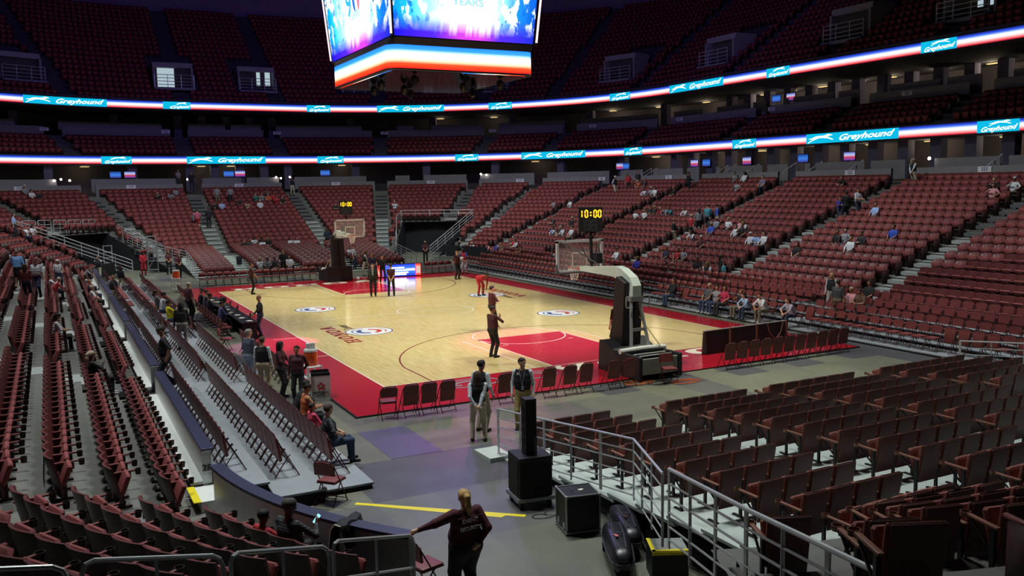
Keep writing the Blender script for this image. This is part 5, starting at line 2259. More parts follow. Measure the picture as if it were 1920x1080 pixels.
drinks_cart('white drinks cart with an orange cooler at the near left corner of the court', -9.62, -13.7, .1)
drinks_cart('white drinks cart with an orange cooler far behind the left risers', -9.7, 16.3, .1)
for k in range(6):
    mb = MB()
    mb.lathe([(0, 0), (.028, 0), (.04, .16), (0, .16)], 10)
    tag(mb.build('cup_stack', wplast, None, False, (-9.62 - .09 + .09 * (k % 3), -13.7 - .05 + .1 * (k // 3), 1.312)), 'small stack of white cups on top of the near orange cooler', 'cup', 'cup stacks on the near cooler')
t = thing('recycling_bin', 'white cardboard bin with black liner and red emblem at the court corner', 'bin', (-9.62, -14.62, 0), -.2)
mb = MB()
mb.box((0, 0, .36), (.52, .5, .72), None, 0, 1.06)
mb.build('box', mat('white cardboard', 'd5d3cf', .7, noise=.05), t)
mb = MB()
mb.lathe([(.27, .58), (.36, .60), (.375, .70), (.36, .80), (.33, .81), (.30, .74), (.0, .72)], 4, (0, 0, 0), 0, Matrix.Rotation(PI / 4, 3, 'Z'))
mb.build('liner', mat('black bin liner', '101013', .35, bump=.6, noise=.2, scale=9), t)
text_obj('lettering', 'REPUBLIC', blkp, frame((0, -.268, .24), (1, 0, 0), (0, 0, 1)), .105, 0, .003, .003, t)
text_obj('small_lettering', 'SERVICES', blkp, frame((0, -.264, .16), (1, 0, 0), (0, 0, 1)), .05, 0, .001, .003, t)
mb = MB()
for k in range(5):
    a = PI / 2 + 2 * PI * k / 5
    c = Vector((.07 * math.cos(a), -.275, .42 + .075 * math.sin(a)))
    mb.prism([(-.035, -.03), (.035, -.03), (.045, .02), (0, .05), (-.045, .02)], c, (math.sin(a), 0, -math.cos(a)), (math.cos(a), 0, math.sin(a)), (0, -.004, 0))
mb.build('star_emblem', mat('red print', 'b33a38', .6), t)

t = thing('scorer_table', 'black draped scorer table with papers and cables on the left sideline', 'table', (-9.38, 1.2, 0))
mb = MB()
mb.rbox((0, 0, .73), (.62, 9.6, .04), .01)
mb.build('tabletop', mat('black table top', '191920', .4), t)
mb = MB()
mb.box((.27, 0, .36), (.03, 9.5, .70))
mb.box((0, -4.75, .36), (.55, .03, .70))
mb.box((0, 4.75, .36), (.55, .03, .70))
mb.build('skirt', mat('black table cloth', '131318', .9, noise=.2), t)
for k in range(9):
    y = -4.0 + k * .9
    mb = MB()
    mb.box((0, 0, .004), (.21, .29, .008))
    tag(mb.build('paper', whitep, None, False, (-9.42 + random.uniform(-.12, .12), 1.2 + y * 1.1, .752)), 'white sheet of paper lying on the scorer table', 'paper', 'papers on the scorer table').rotation_euler = (0, 0, random.uniform(-.6, .6))
for k, y in enumerate((-2.6, .2, 1.9, 4.3)):
    l_ = thing('laptop', 'dark open laptop on the scorer table, %s from the near end' % ordw(k + 1), 'laptop', (-9.3, y, .75), -PI / 2, 'laptops on the scorer table')
    mb = MB()
    mb.rbox((0, 0, .01), (.34, .24, .018), .004)
    mb.build('keyboard', mat('laptop grey', '33343b', .4), l_)
    mb = MB()
    mb.rbox((0, .14, .12), (.34, .012, .22), .004, Matrix.Rotation(-.25, 3, 'X'))
    mb.build('screen', mat('laptop black', '101014', .3), l_)

t = thing('access_tower', 'aluminium access tower standing in the far left tunnel mouth', 'tower', (-9.6, 30.4, 0))
mb = MB()
for x in (-.35, .35):
    for y in (-.3, .3):
        mb.cyl((x, y, .08), (x * (.85), y, 2.7), .028, 6)
mb.build('upright', alu, t)
mb = MB()
for z in (.25, .9, 1.6, 2.3, 2.68):
    for y in (-.3, .3):
        mb.box((0, y, z), (.66, .045, .05))
for y in (-.3, .3):
    mb.tube([(-.33, y, .3), (.31, y, 1.5)], .018, 5)
mb.build('brace', alu, t)
mb = MB()
mb.rbox((0, 0, .9), (.5, .5, .5), .03)
mb.build('platform_basket', padb, t)
t = thing('step_ladder', 'pale step ladder inside the far left tunnel', 'ladder', (-12.5, 31.5, 0))
mb = MB()
for x in (-.28, .28):
    mb.box((x, 0, 1.05), (.07, .05, 2.1))
mb.build('upright', alu, t)
mb = MB()
for z in (.4, .8, 1.2, 1.6, 2.06):
    mb.box((0, 0, z), (.56, .07, .07))
mb.build('rung', alu, t)
mb = MB()
mb.rbox((0, 0, .32), (.36, .25, .62), .08)
tag(mb.build('backpack', padb, None, True, (-4.2, 26.4, .55)), 'black bag standing on the pale steps of the far end', 'bag')

# jacket hung over the curved wall
t = thing('jacket', 'dark jacket with white piping hung over the curved rink wall', 'jacket', (-12.62, -26.98, 0), math.radians(-143))
mb = MB()
V, F = [], []
prof = [(-.16, .55), (-.17, .85), (-.12, 1.12), (-.02, 1.22), (.10, 1.20), (.16, 1.05), (.17, .85)]
for k, (y, z) in enumerate(prof):
    for j in range(7):
        x = -.26 + .52 * j / 6
        V.append((x * (1 - .1 * abs(k - 3) / 3), y + .025 * math.sin(j * 2.1 + k), z + .012 * math.cos(j * 1.7)))
for k in range(len(prof) - 1):
    for j in range(6):
        F.append((k * 7 + j, k * 7 + j + 1, k * 7 + 8 + j, k * 7 + 7 + j))
mb.add(V, F)
jb = mb.build('body', mat('dark jacket cloth', '1c1d28', .8, noise=.2), t, True)
sm_ = jb.modifiers.new('thick', 'SOLIDIFY')
sm_.thickness = .03
mb = MB()
mb.tube([V[k * 7 + 6] for k in range(5)], .010, 5)
mb.build('piping', whitep, t)

# ------------------------------------------------------------------ concourse and suites
n_ = 0
beige = mat('suite warm wall', '6b5f48', .8, noise=.15)
colm = mat('concourse column', '57536a', .8, noise=.12)
for (s0, s1, d, z, zt, off) in ((8, 76, DP, 5.9, 8.28, 3.4), (8, 76, DC, ZC, ZU0 - .12, 2.6)):
    s = s0
    mbc = MB()
    while s < s1:
        p = at(s, d + off, 0)
        x, y, n = base_at(s)
        mbc.box((p.x, p.y, (z + zt) / 2), (.6, .75, zt - z), math.atan2(n[1], n[0]))
        s += 2.3
    n_ += 1
    tag(mbc.build('wall_columns_%d' % n_, colm), None, None, kind='structure')
    mbw = MB()
    S = [s0 + .5 * k for k in range(int((s1 - s0) * 2))]
    for s in S:
        p = at(s + .25, DP + 1, 0)
        if in_aisle(p.x, p.y) or int(s * 2) % 9 == 0:
            continue
        A, B_ = at(s, d + 1.1, z), at(s + .5, d + 1.1, z)
        u = Vector((0, 0, 1.15 if d == DP else 1.35))
        A2, B2 = at(s, d + 1.25, z), at(s + .5, d + 1.25, z)
        mbw.add([A, B_, B_ + u, A + u], [(0, 1, 2, 3)])
        mbw.add([A + u, B_ + u, B2 + u, A2 + u], [(0, 1, 2, 3)])
    tag(mbw.build('wall_box_front_%d' % n_, concrete_d), None, None, kind='structure')
tvm = {'a': zramp('tv picture blue', -.3, .3, [(0, '3a2a80'), (.5, '3f7fe0'), (1, '122a78')], 1.0), 'b': zramp('tv picture red', -.3, .3, [(0, '2a3cb0'), (.45, 'd04858'), (.6, 'c0c8f0'), (1, '2840b0')], 1.0)}
for lst, d, z in (([70.6, 70.2, 64.3, 63.25, 57.3, 47.1, 46.9, 41.8, 40.3, 35.6, 29.9, 25.8], DP + 2.9, 7.45), ([39.0, 37.4], DC + 2.2, 12.6)):
    for k, s in enumerate(lst):
        p = at(s, d, z)
        x, y, n = base_at(s)
        t = thing('television', 'lit wall television in the %s suites, %s from the right' % ('concourse' if d < DC else 'upper', ordw(len(lst) - sorted(lst, reverse=True).index(s))), 'television', p, math.atan2(-n[1], -n[0]) + PI / 2, 'lit televisions')
        mb = MB()
        mb.rbox((0, .03, 0), (1.0, .05, .62), .01)
        mb.build('bezel', sbk, t)
        mb = MB()
        mb.add([(-.46, 0, -.27), (.46, 0, -.27), (.46, 0, .27), (-.46, 0, .27)], [(0, 1, 2, 3)])
        mb.build('screen', tvm['ab'[k % 2]], t)
lampm = emat('step lamp', 'fff2dc', 14.0)
lamps = [72.6, 72.4, 72.15, 51.95, 51.75, 60.3, 59.85, 59.0, 68.3, 18.2]
for k, s in enumerate(lamps):
    mb = MB()
    mb.lathe([(.09 * math.sin(PI * q / 8), -.09 * math.cos(PI * q / 8)) for q in range(9)], 12)
    tag(mb.build('wall_lamp', lampm, None, True, at(s, DP + .9, 6.95 + .1 * (k % 2))), 'small bright lamp on the concourse wall, %s from the right' % ordw(len(lamps) - sorted(lamps, reverse=True).index(s)), 'lamp', 'concourse lamps')
warm = emat('warm suite light', 'd8b878', 1.6)
for k, (s, d, z) in enumerate([(q, DC + 3.4, ZU0 - .2) for q in (53.8, 52.3, 48.85, 47.45, 46.0, 41.65, 38.4, 35.2, 31.5, 28.75, 24.85, 20.95, 17.5)] + [(q, DP + 4.6, ZL0 - .2) for q in (71.25, 66.5, 63.75, 56.7, 50.5, 46.2, 41.5, 35.8, 29.95, 25.5, 21.0, 16.0)]):
    x, y, n = base_at(s)
    p = at(s, d, z)
    mb = MB()
    mb.rbox((0, 0, 0), (.7, .3, .05), .01)
    o = tag(mb.build('ceiling_light', warm, None, False, p), 'small warm ceiling light in the %s suites, %s along from the left' % ('upper' if d > DC else 'concourse', ordw(k + 1 if k < 13 else k - 12)), 'light', 'suite ceiling lights')
    o.rotation_euler = (0, 0, math.atan2(-n[1], -n[0]) + PI / 2)
    ld = bpy.data.lights.new('suite_lamp', 'POINT')
    ld.energy = (55 if s < 50 else 22)
    ld.color = (1.0, .82, .58)
    ld.shadow_soft_size = .2
    lo = bpy.data.objects.new('suite_lamp', ld)
    COL.objects.link(lo)
    lo.location = p - Vector((0, 0, .15))
hrm = mat('bright steel handrail', 'd8d6d2', .3, .6)
for k, s in enumerate([45.35, 45.1, 36.3, 35.45, 33.0, 29.3, 27.0, 23.6, 14.3]):
    x, y, n = base_at(s)
    mb = MB()
    p, q = at(s, DP + .5, 6.55), at(s, DP + 1.7, 7.15)
    mb.tube([p - Vector((0, 0, .8)), p, q, q - Vector((0, 0, .9))], .035, 6)
    tag(mb.build('stair_handrail', hrm), 'short bright handrail on the concourse stairs, %s from the right' % ordw(9 - k), 'handrail', 'concourse handrails')
# section signs on both parapets
signm = mat('section sign', 'cfd0dc', .5)
for lst, d, z, first in (([14.1, 23.1, 41.4, 46.95, 50.35, 53.7, 57.1, 63.95, 70.45, 73.85], DP, 6.34, 223), ([24.65, 37.2, 46.0, 48.95, 52.1, 55.35, 58.65, 68.95, 71.95], DC, ZC + .52, 323)):
    for k, s in enumerate(lst):
        p = at(s, d, z)
        x, y, n = base_at(s)
        t = thing('section_sign', 'white section number sign on the %s parapet, %s from the right' % ('lower' if d == DP else 'club', ordw(k + 1)), 'sign', p, math.atan2(-n[1], -n[0]) + PI / 2, 'section number signs')
        mb = MB()
        mb.box((0, -.02, 0), (.78, .03, .30))
        mb.build('plate', signm, t)
        text_obj('number', str(first - k), mat('sign ink', '3c3f66', .6), frame((0, -.038, 0), (1, 0, 0), (0, 0, 1)), .26, 0, .006, .002, t)
# doorways of the upper deck
pal = mat('pale portal wall', '83818c', .7, noise=.1)
lit = emat('lit corridor', 'c8e0ea', .7)
for k, (px, py) in enumerate(PORTXY):
    n = portal_frame(px, py)
    o = Vector((px, py, 0)) + n * .2
    ez = math.atan2(-n.y, -n.x) + PI / 2
    t = bpy.data.objects.new('door_%d' % (k + 1), None)
    COL.objects.link(t)
    tag(t, None, None, kind='structure')
    t.location = (o.x, o.y, 15.3)
    t.rotation_euler = (0, 0, ez)
    mb = MB()
    mb.box((0, -.2, .12), (3.6, 2.6, .24))
    for s in (-1, 1):
        mb.box((s * 1.7, .5, 1.15), (.18, 2.2, 2.1))
    mb.box((0, .7, 2.4), (3.6, 2.2, .45))
    mb.build('frame', pal, t)
    mb = MB()
    mb.add([(-1.6, .1, .2), (1.6, .1, .2), (1.6, .1, 2.2), (-1.6, .1, 2.2)], [(0, 1, 2, 3)])
    mb.build('opening', dark, t)
    if k in (1, 2, 9):
        mb = MB()
        if k == 1:
            mb.box((-.6, .05, 1.2), (1.5, .04, 1.9))
        else:
            mb.box((.3, .05, 1.2), (.35, .04, 1.9))
            mb.box((1.2, .05, 1.2), (.5, .04, 1.95))
        mb.build('door_leaf', lit, t)
    mb = MB()
    for z in (.5, .8, 1.1, 1.4):
        mb.tube([(-1.75, -1.25, z), (1.75, -1.25, z)], .03, 5)
    for x in (-1.75, -.6, .6, 1.75):
        mb.tube([(x, -1.25, .2), (x, -1.25, 1.4)], .03, 5)
    mb.build('guard_rail', galv, t)
# ------------------------------------------------------------------ people: one continuous skin grown round a posed skeleton
def V3(*a):
    return np.array(a, float)


def ik(a, b, l1, l2, pole):
    """middle joint between a and b, bent towards pole; returns (mid, end)"""
    d = b - a
    L = np.linalg.norm(d)
    Lc = min(L, (l1 + l2) * .999)
    u = d / L
    e = a + u * Lc
    x = (l1 * l1 - l2 * l2 + Lc * Lc) / (2 * Lc)
    h = math.sqrt(max(0, l1 * l1 - x * x))
    p = np.array(pole, float)
    p = p - u * (p @ u)
    p /= max(1e-6, np.linalg.norm(p))
    return a + u * x + p * h, e


def rotx(a):
    c, s = math.cos(a), math.sin(a)
    return np.array([[1, 0, 0], [0, c, -s], [0, s, c]])


def rotz(a):
    c, s = math.cos(a), math.sin(a)
    return np.array([[c, -s, 0], [s, c, 0], [0, 0, 1]])


def skeleton(hip=(0, 0, .93), lean=0.0, yaw=0.0, hy=0.0, hp=0.0, feet=((-.11, .0), (.11, .0)), fz=(0, 0), toes=(-.12, .12), hands=None, poles=None, kpole=None, hd=None):
    J = {}
    pel = V3(*hip)
    R = rotz(yaw) @ rotx(-lean)
    J['pel'], J['R'] = pel, R
    up = lambda x, y, z: pel + R @ V3(x, y, z)
    J['waist'], J['chest'] = up(0, .005, .14), up(0, .0, .36)
    J['nb'] = up(0, -.01, .52)
    J['head'] = J['nb'] + (R @ rotx(lean * .6)) @ V3(0, .03, .165)
    J['HR'] = rotz(yaw + hy) @ rotx(-lean * .3 - hp)
    for s, k in ((-1, 'L'), (1, 'R')):
        J['sh' + k] = up(s * .185, -.01, .475)
        J['hip' + k] = pel + rotz(yaw) @ V3(s * .095, 0, -.03)
        i = 0 if s < 0 else 1
        J['an' + k] = V3(feet[i][0], feet[i][1], .085 + fz[i])
        kp = (kpole[i] if kpole else (s * .1, 1, 0))
        J['kn' + k], J['an' + k] = ik(J['hip' + k], J['an' + k], .43, .42, kp)
        t = toes[i]
        J['toe' + k] = J['an' + k] + V3(-math.sin(t) * -.0 + math.sin(t) * .15, math.cos(t) * .15, -.055)
        h = hands[i] if hands else (s * .27, .04, .86)
        pl = (poles[i] if poles else (s * .5, -1, 0))
        J['el' + k], J['wr' + k] = ik(J['sh' + k], V3(*h), .29, .26, pl)
        dv = J['wr' + k] - J['el' + k]
        J['hd' + k] = dv / np.linalg.norm(dv) if not hd or hd[i] is None else V3(*hd[i]) / np.linalg.norm(hd[i])
    return J


def sd_cone(P, a, b, ra, rb):
    ba = b - a
    L = ba @ ba + 1e-9
    h = np.clip(((P - a) @ ba) / L, 0, 1)
    return np.linalg.norm(P - a - h[..., None] * ba, axis=-1) - (ra + (rb - ra) * h)


def prims(J, fat=1.0, fem=False, loose=1.0, leg=1.0):
    R = J['R']
    ax = lambda c, w, y=0.0, z=0.0: (c + R @ V3(-w, y, z), c + R @ V3(w, y, z))
    L = []

    def seg(a, b, ra, rb, lab):
        L.append((a, b, ra, rb, lab))
    f = fat
    a, b = ax(J['pel'], .075 * (1.1 if fem else 1), -.01)
    seg(a, b, .118 * f, .118 * f, 4)
    wq = 1.0 if fem else 1.08
    a, b = ax(J['waist'], .07 * f, .008)
    seg(a, b, .112 * f * wq, .112 * f * wq, 1)
    a, b = ax(J['waist'] * .5 + J['chest'] * .5, .08, .006)
    seg(a, b, .113 * (f * .6 + .4) * wq, .113 * (f * .6 + .4) * wq, 1)
    a, b = ax(J['chest'], .088)
    seg(a, b, .112 * (f * .5 + .5), .112 * (f * .5 + .5), 1)
    if fem:
        a, b = ax(J['chest'], .07, .075, -.0)
        seg(a, b, .062, .062, 1)
    if f > 1.1:
        seg(J['waist'] + R @ V3(0, .05, 0), J['waist'] + R @ V3(0, .05, .05), .11 * f, .10 * f, 1)
    a, b = ax(J['chest'], .135, -.01, .10)
    seg(a, b, .066, .066, 1)
    seg(J['pel'], J['chest'], .12 * f, .12, 1)
    seg(J['nb'], J['head'] + V3(0, -.015, -.04), .054, .05, 0)
    hc, HR = J['head'], J['HR']
    q = lambda x, y, z: hc + HR @ V3(x, y, z)
    seg(q(0, -.018, .025), q(0, .022, .025), .083, .076, 0)
    seg(q(0, .02, -.03), q(0, .045, -.075), .062, .038, 0)
    seg(q(0, .085, .0), q(0, .105, -.028), .010, .015, 0)
    for s in (-1, 1):
        seg(q(s * .082, -.012, .02), q(s * .086, -.016, -.018), .012, .009, 0)
    for s, k in ((-1, 'L'), (1, 'R')):
        seg(J['sh' + k], J['el' + k], .056 * loose, .043 * loose, 2)
        seg(J['el' + k], J['wr' + k], .042 * loose, .029, 3)
        seg(J['wr' + k], J['wr' + k] + J['hd' + k] * .075, .029, .034, 0)
        seg(J['hip' + k], J['kn' + k], .094 * min(f, 1.25) * leg, .068 * leg, 4)
        seg(J['kn' + k], J['an' + k] + V3(0, 0, .02), .066 * leg, .055 * leg, 5)
        seg(J['an' + k] + V3(0, -.03, -.045), J['toe' + k], .042, .034, 6)
        seg(J['an' + k], J['an' + k] + V3(0, 0, -.03), .042, .042, 6)
    return L


def surf(field, lo, hi, h):
    n = [int((hi[i] - lo[i]) / h) + 2 for i in range(3)]
    G = np.full(n, 9.0, np.float32)
    field(G, lo, h)
    S = G < 0
    c = [(0, 0, 0), (1, 0, 0), (0, 1, 0), (1, 1, 0), (0, 0, 1), (1, 0, 1), (0, 1, 1), (1, 1, 1)]
    sl = lambda A, o: A[o[0]:n[0] - 1 + o[0], o[1]:n[1] - 1 + o[1], o[2]:n[2] - 1 + o[2]]
    cnt = sum(sl(S, o).astype(np.int8) for o in c)
    act = (cnt > 0) & (cnt < 8)
    idx = np.argwhere(act)
    acc = np.zeros((len(idx), 3))
    w = np.zeros(len(idx))
    E = [(a, b) for a in range(8) for b in range(a + 1, 8) if sum(abs(c[a][k] - c[b][k]) for k in range(3)) == 1]
    for a, b in E:
        pa, pb = idx + c[a], idx + c[b]
        fa, fb = G[tuple(pa.T)], G[tuple(pb.T)]
        mk = (fa < 0) != (fb < 0)
        t = np.where(mk, fa / np.where(mk, fa - fb, 1), 0)[:, None]
        acc += np.where(mk[:, None], np.array(c[a]) + t * (np.array(c[b]) - np.array(c[a])), 0)
        w += mk
    vs = (idx + acc / w[:, None]) * h + np.array(lo)
    num = -np.ones([k - 1 for k in n], int)
    num[tuple(idx.T)] = np.arange(len(idx))
    quads = []
    for axn in range(3):
        o = [0, 0, 0]
        o[axn] = 1
        A = S[1:-1, 1:-1, 1:-1]
        B = S[1 + o[0]:n[0] - 1 + o[0], 1 + o[1]:n[1] - 1 + o[1], 1 + o[2]:n[2] - 1 + o[2]]
        e = np.argwhere(A != B) + 1
        if not len(e):
            continue
        e = e[(e[:, axn] < n[axn] - 1)]
        flip = S[tuple(e.T)]
        u, v = [k for k in range(3) if k != axn]
        if axn == 1:
            u, v = v, u
        du, dv = np.eye(3, dtype=int)[u], np.eye(3, dtype=int)[v]
        q = np.stack([num[tuple((e - du - dv).T)], num[tuple((e - dv).T)], num[tuple(e.T)], num[tuple((e - du).T)]], 1)
        q[~flip] = q[~flip][:, ::-1]
        quads.append(q)
    Q = np.concatenate(quads)
    return vs, Q[(Q >= 0).all(1)]


def grow(L, h, k=.035):
    pts = np.array([p for a, b, ra, rb, _ in L for p in (a, b)])
    lo, hi = pts.min(0) - .2, pts.max(0) + .2

    def field(G, lo, h):
        n = np.array(G.shape)
        for a, b, ra, rb, lab in L:
            m = max(ra, rb) + .09
            i0 = np.clip(((np.minimum(a, b) - m - lo) / h).astype(int), 0, n - 1)
            i1 = np.clip(((np.maximum(a, b) + m - lo) / h).astype(int) + 2, 1, n)
            g = np.stack(np.meshgrid(*[np.arange(i0[q], i1[q]) * h + lo[q] for q in range(3)], indexing='ij'), -1)
            d = sd_cone(g, a, b, ra, rb)
            sub = G[i0[0]:i1[0], i0[1]:i1[1], i0[2]:i1[2]]
            kk = min(k, max(.006, min(ra, rb) * .8))
            t = np.clip(.5 + .5 * (sub - d) / kk, 0, 1)
            sub[...] = np.where(sub > 5, d, sub + (d - sub) * t - kk * t * (1 - t))
    return surf(field, lo, hi, h)


def hand_tubes(J, k, curl=.5):
    s = -1 if k == 'L' else 1
    w, d = J['wr' + k], J['hd' + k]
    side = np.cross(d, V3(0, 0, 1))
    if np.linalg.norm(side) < .3:
        side = V3(0, 1, 0)
    side = side / np.linalg.norm(side)
    if abs(d[2]) > .75:
        side = V3(0, 1, 0) - d * d[1]
        side /= np.linalg.norm(side)
    nrm = np.cross(side, d)
    if nrm @ V3(-s, 0, -.6) < 0:
        nrm = -nrm
    out = []
    for i, (o, ln) in enumerate(((-.027, .062), (-.009, .074), (.009, .079), (.027, .070))):
        b = w + d * .085 + side * o
        m = b + (d * math.cos(curl) + nrm * math.sin(curl)) * ln * .55
        e = m + (d * math.cos(curl * 2.1) + nrm * math.sin(curl * 2.1)) * ln * .5
        out.append([b - d * .02, b, m, e])
    b = w + d * .03 + side * .03
    m = b + (d * .6 + side * .6 + nrm * .3) * .042
    out.append([b - side * .01, b, m, m + (d * .85 + nrm * .4) * .034])
    return out


BODY = {}


def body_mesh(key, J, fat=1.0, fem=False, h=.02, loose=1.0, leg=1.0):
    """returns mesh with slots skin, top, upper sleeve, fore sleeve, thigh, shin, shoe, dark"""
    if key in BODY:
        return BODY[key]
    L = prims(J, fat, fem, loose, leg)
    vs, Q = grow(L, h)
    D = np.stack([sd_cone(vs, a, b, ra, rb) for a, b, ra, rb, _ in L], 1)
    labs = np.array([l[4] for l in L])
    lab = labs[D.argmin(1)]
    up = (vs - J['pel']) @ J['R'][:, 2]
    near = np.linalg.norm(vs - J['pel'], axis=1) < .34
    lab = np.where((lab == 1) & (up < .02) & near, 4, lab)
    lab = np.where((lab == 4) & (up > .06) & near & (np.abs(vs[:, 0] - J['pel'][0]) < .25) & (D[:, 0] < .06), 1, lab)
    mb = MB()
    mb.v = [tuple(p) for p in vs]
    mb.f = [tuple(int(i) for i in q) for q in Q]
    mb.m = [int(lab[q[0]]) for q in Q]
    for k in 'LR':
        for t in hand_tubes(J, k):
            mb.tube(t, [.0095, .0095, .0085, .007], 5, 0)
    q = lambda x, y, z: J['head'] + J['HR'] @ V3(x, y, z)
    for s in (-1, 1):
        c = q(s * .034, .083, .018)
        mb.lathe([(.0, -.011), (.009, -.006), (.011, 0), (.009, .006), (0, .011)], 6, c, 7)
    mb.tube([q(-.024, .079, -.058), q(0, .086, -.06), q(.024, .079, -.058)], .0055, 4, 7)
    me = bpy.data.meshes.new('body')
    me.from_pydata(mb.v, [], mb.f)
    for i in range(8):
        me.materials.append(mat('plain cloth', '888888'))
    me.polygons.foreach_set('material_index', mb.m)
    me.polygons.foreach_set('use_smooth', [True] * len(mb.f))
    me.update()
    BODY[key] = me
    return me


HAIR = {}


def hair_mesh(kind, h=.012):
    if kind in HAIR:
        return HAIR[kind]
    z = V3(0, 0, 0)
    E = lambda x, y, zz: V3(x, y, zz)
    L = {'short': [(E(0, -.028, .040), E(0, .022, .050), .090, .078, 0)],
         'long': [(E(0, -.030, .038), E(0, .020, .048), .094, .081, 0), (E(-.03, -.075, -.02), E(-.035, -.085, -.20), .055, .04, 0), (E(.03, -.075, -.02), E(.035, -.085, -.20), .055, .04, 0), (E(-.075, -.01, 0), E(-.08, -.02, -.14), .03, .028, 0), (E(.075, -.01, 0), E(.08, -.02, -.14), .03, .028, 0)],
         'ponytail': [(E(0, -.030, .040), E(0, .022, .050), .090, .078, 0), (E(0, -.105, .06), E(0, -.135, .045), .030, .038, 0), (E(0, -.135, .045), E(0, -.150, -.08), .040, .046, 0), (E(0, -.150, -.08), E(.015, -.135, -.21), .046, .018, 0)],
         'afro': [(E(0, -.04, .07), E(0, -.01, .08), .135, .125, 0)],
         'bun': [(E(0, -.030, .040), E(0, .022, .050), .090, .078, 0), (E(0, -.10, .10), E(0, -.11, .11), .04, .04, 0)],
         'cap': [(E(0, -.022, .058), E(0, .022, .058), .084, .080, 0), (E(-.03, .10, .052), E(.03, .10, .052), .018, .018, 0), (E(-.03, .14, .045), E(.03, .14, .045), .012, .012, 0)],
         'beanie': [(E(0, -.026, .050), E(0, .016, .060), .093, .085, 0), (E(0, -.02, .13), E(0, -.02, .14), .03, .02, 0)]}[kind]
    vs, Q = grow(L, h, .03)
    # clear the face: keep what lies behind / above the hairline
    c = vs[Q].mean(1)
    keep = (c[:, 1] * .80 - c[:, 2] * .55 < .018) | ((kind == 'cap') & (c[:, 1] > .06))
    if kind in ('long', 'afro'):
        keep = (c[:, 1] * .80 - c[:, 2] * .55 < .028) | (np.abs(c[:, 0]) > .072) & (c[:, 1] < .05)
    if kind in ('short', 'ponytail', 'bun'):
        keep &= ~((np.abs(c[:, 0]) > .06) & (c[:, 1] > -.03) & (c[:, 2] < .035))
        keep &= ~((c[:, 2] < -.05) & (kind == 'short'))
    Q = Q[keep]
    me = bpy.data.meshes.new(kind)
    me.from_pydata([tuple(p) for p in vs], [], [tuple(int(i) for i in q) for q in Q])
    me.materials.append(mat('hair', '2a1d15', .7, noise=.3, scale=40))
    me.polygons.foreach_set('use_smooth', [True] * len(me.polygons))
    me.update()
    HAIR[kind] = me
    return me


SKIN = {'l': mat('light skin', 'c79a80', .55, noise=.06), 'm': mat('tan skin', 'a5745a', .55, noise=.06), 'd': mat('dark skin', '5d3b2c', .5, noise=.06)}
EYE = mat('eye and lip', '3a2220', .5)


def cloth(c):
    return mat('cloth ' + c, c, .85, noise=.14, scale=18)


def person(label, loc, rz, key, J, top, bottom, skin='m', hair=('short', '241a14'), sleeve=None, fore='skin', shin=None, shoe='1b1b1e', height=1.75, fat=1.0, fem=False, h=.02, group=None, name='person', loose=1.0, leg=1.0):
    me = body_mesh((key, fat, fem, h), J, fat, fem, h, loose, leg)
    root = link(name, me)
    root.location = loc
    root.rotation_euler = (0, 0, rz)
    s = height / 1.75
    root.scale = (s, s, s)
    tag(root, label, 'person', group)
    sk = SKIN[skin]
    T, B = cloth(top), cloth(bottom)
    slv = cloth(sleeve) if sleeve else T
    fo = sk if fore == 'skin' else (slv if fore == 'sleeve' else cloth(fore))
    sh = B if shin is None else (sk if shin == 'skin' else cloth(shin))
    for i, mt in enumerate((sk, T, slv, fo, B, sh, cloth(shoe), EYE)):
        root.material_slots[i].link = 'OBJECT'
        root.material_slots[i].material = mt
    if hair:
        kind, colr = hair
        nm = {'cap': 'cap', 'beanie': 'beanie'}.get(kind, 'hair')
        o = link(nm, hair_mesh(kind), root)
        M4 = Matrix.Identity(4)
        for a in range(3):
            for b in range(3):
                M4[a][b] = J['HR'][a][b]
            M4[a][3] = J['head'][a]
        o.matrix_local = M4
        o.material_slots[0].link = 'OBJECT'
        o.material_slots[0].material = mat('hair ' + colr, colr, .75, noise=.3, scale=40)
    return root


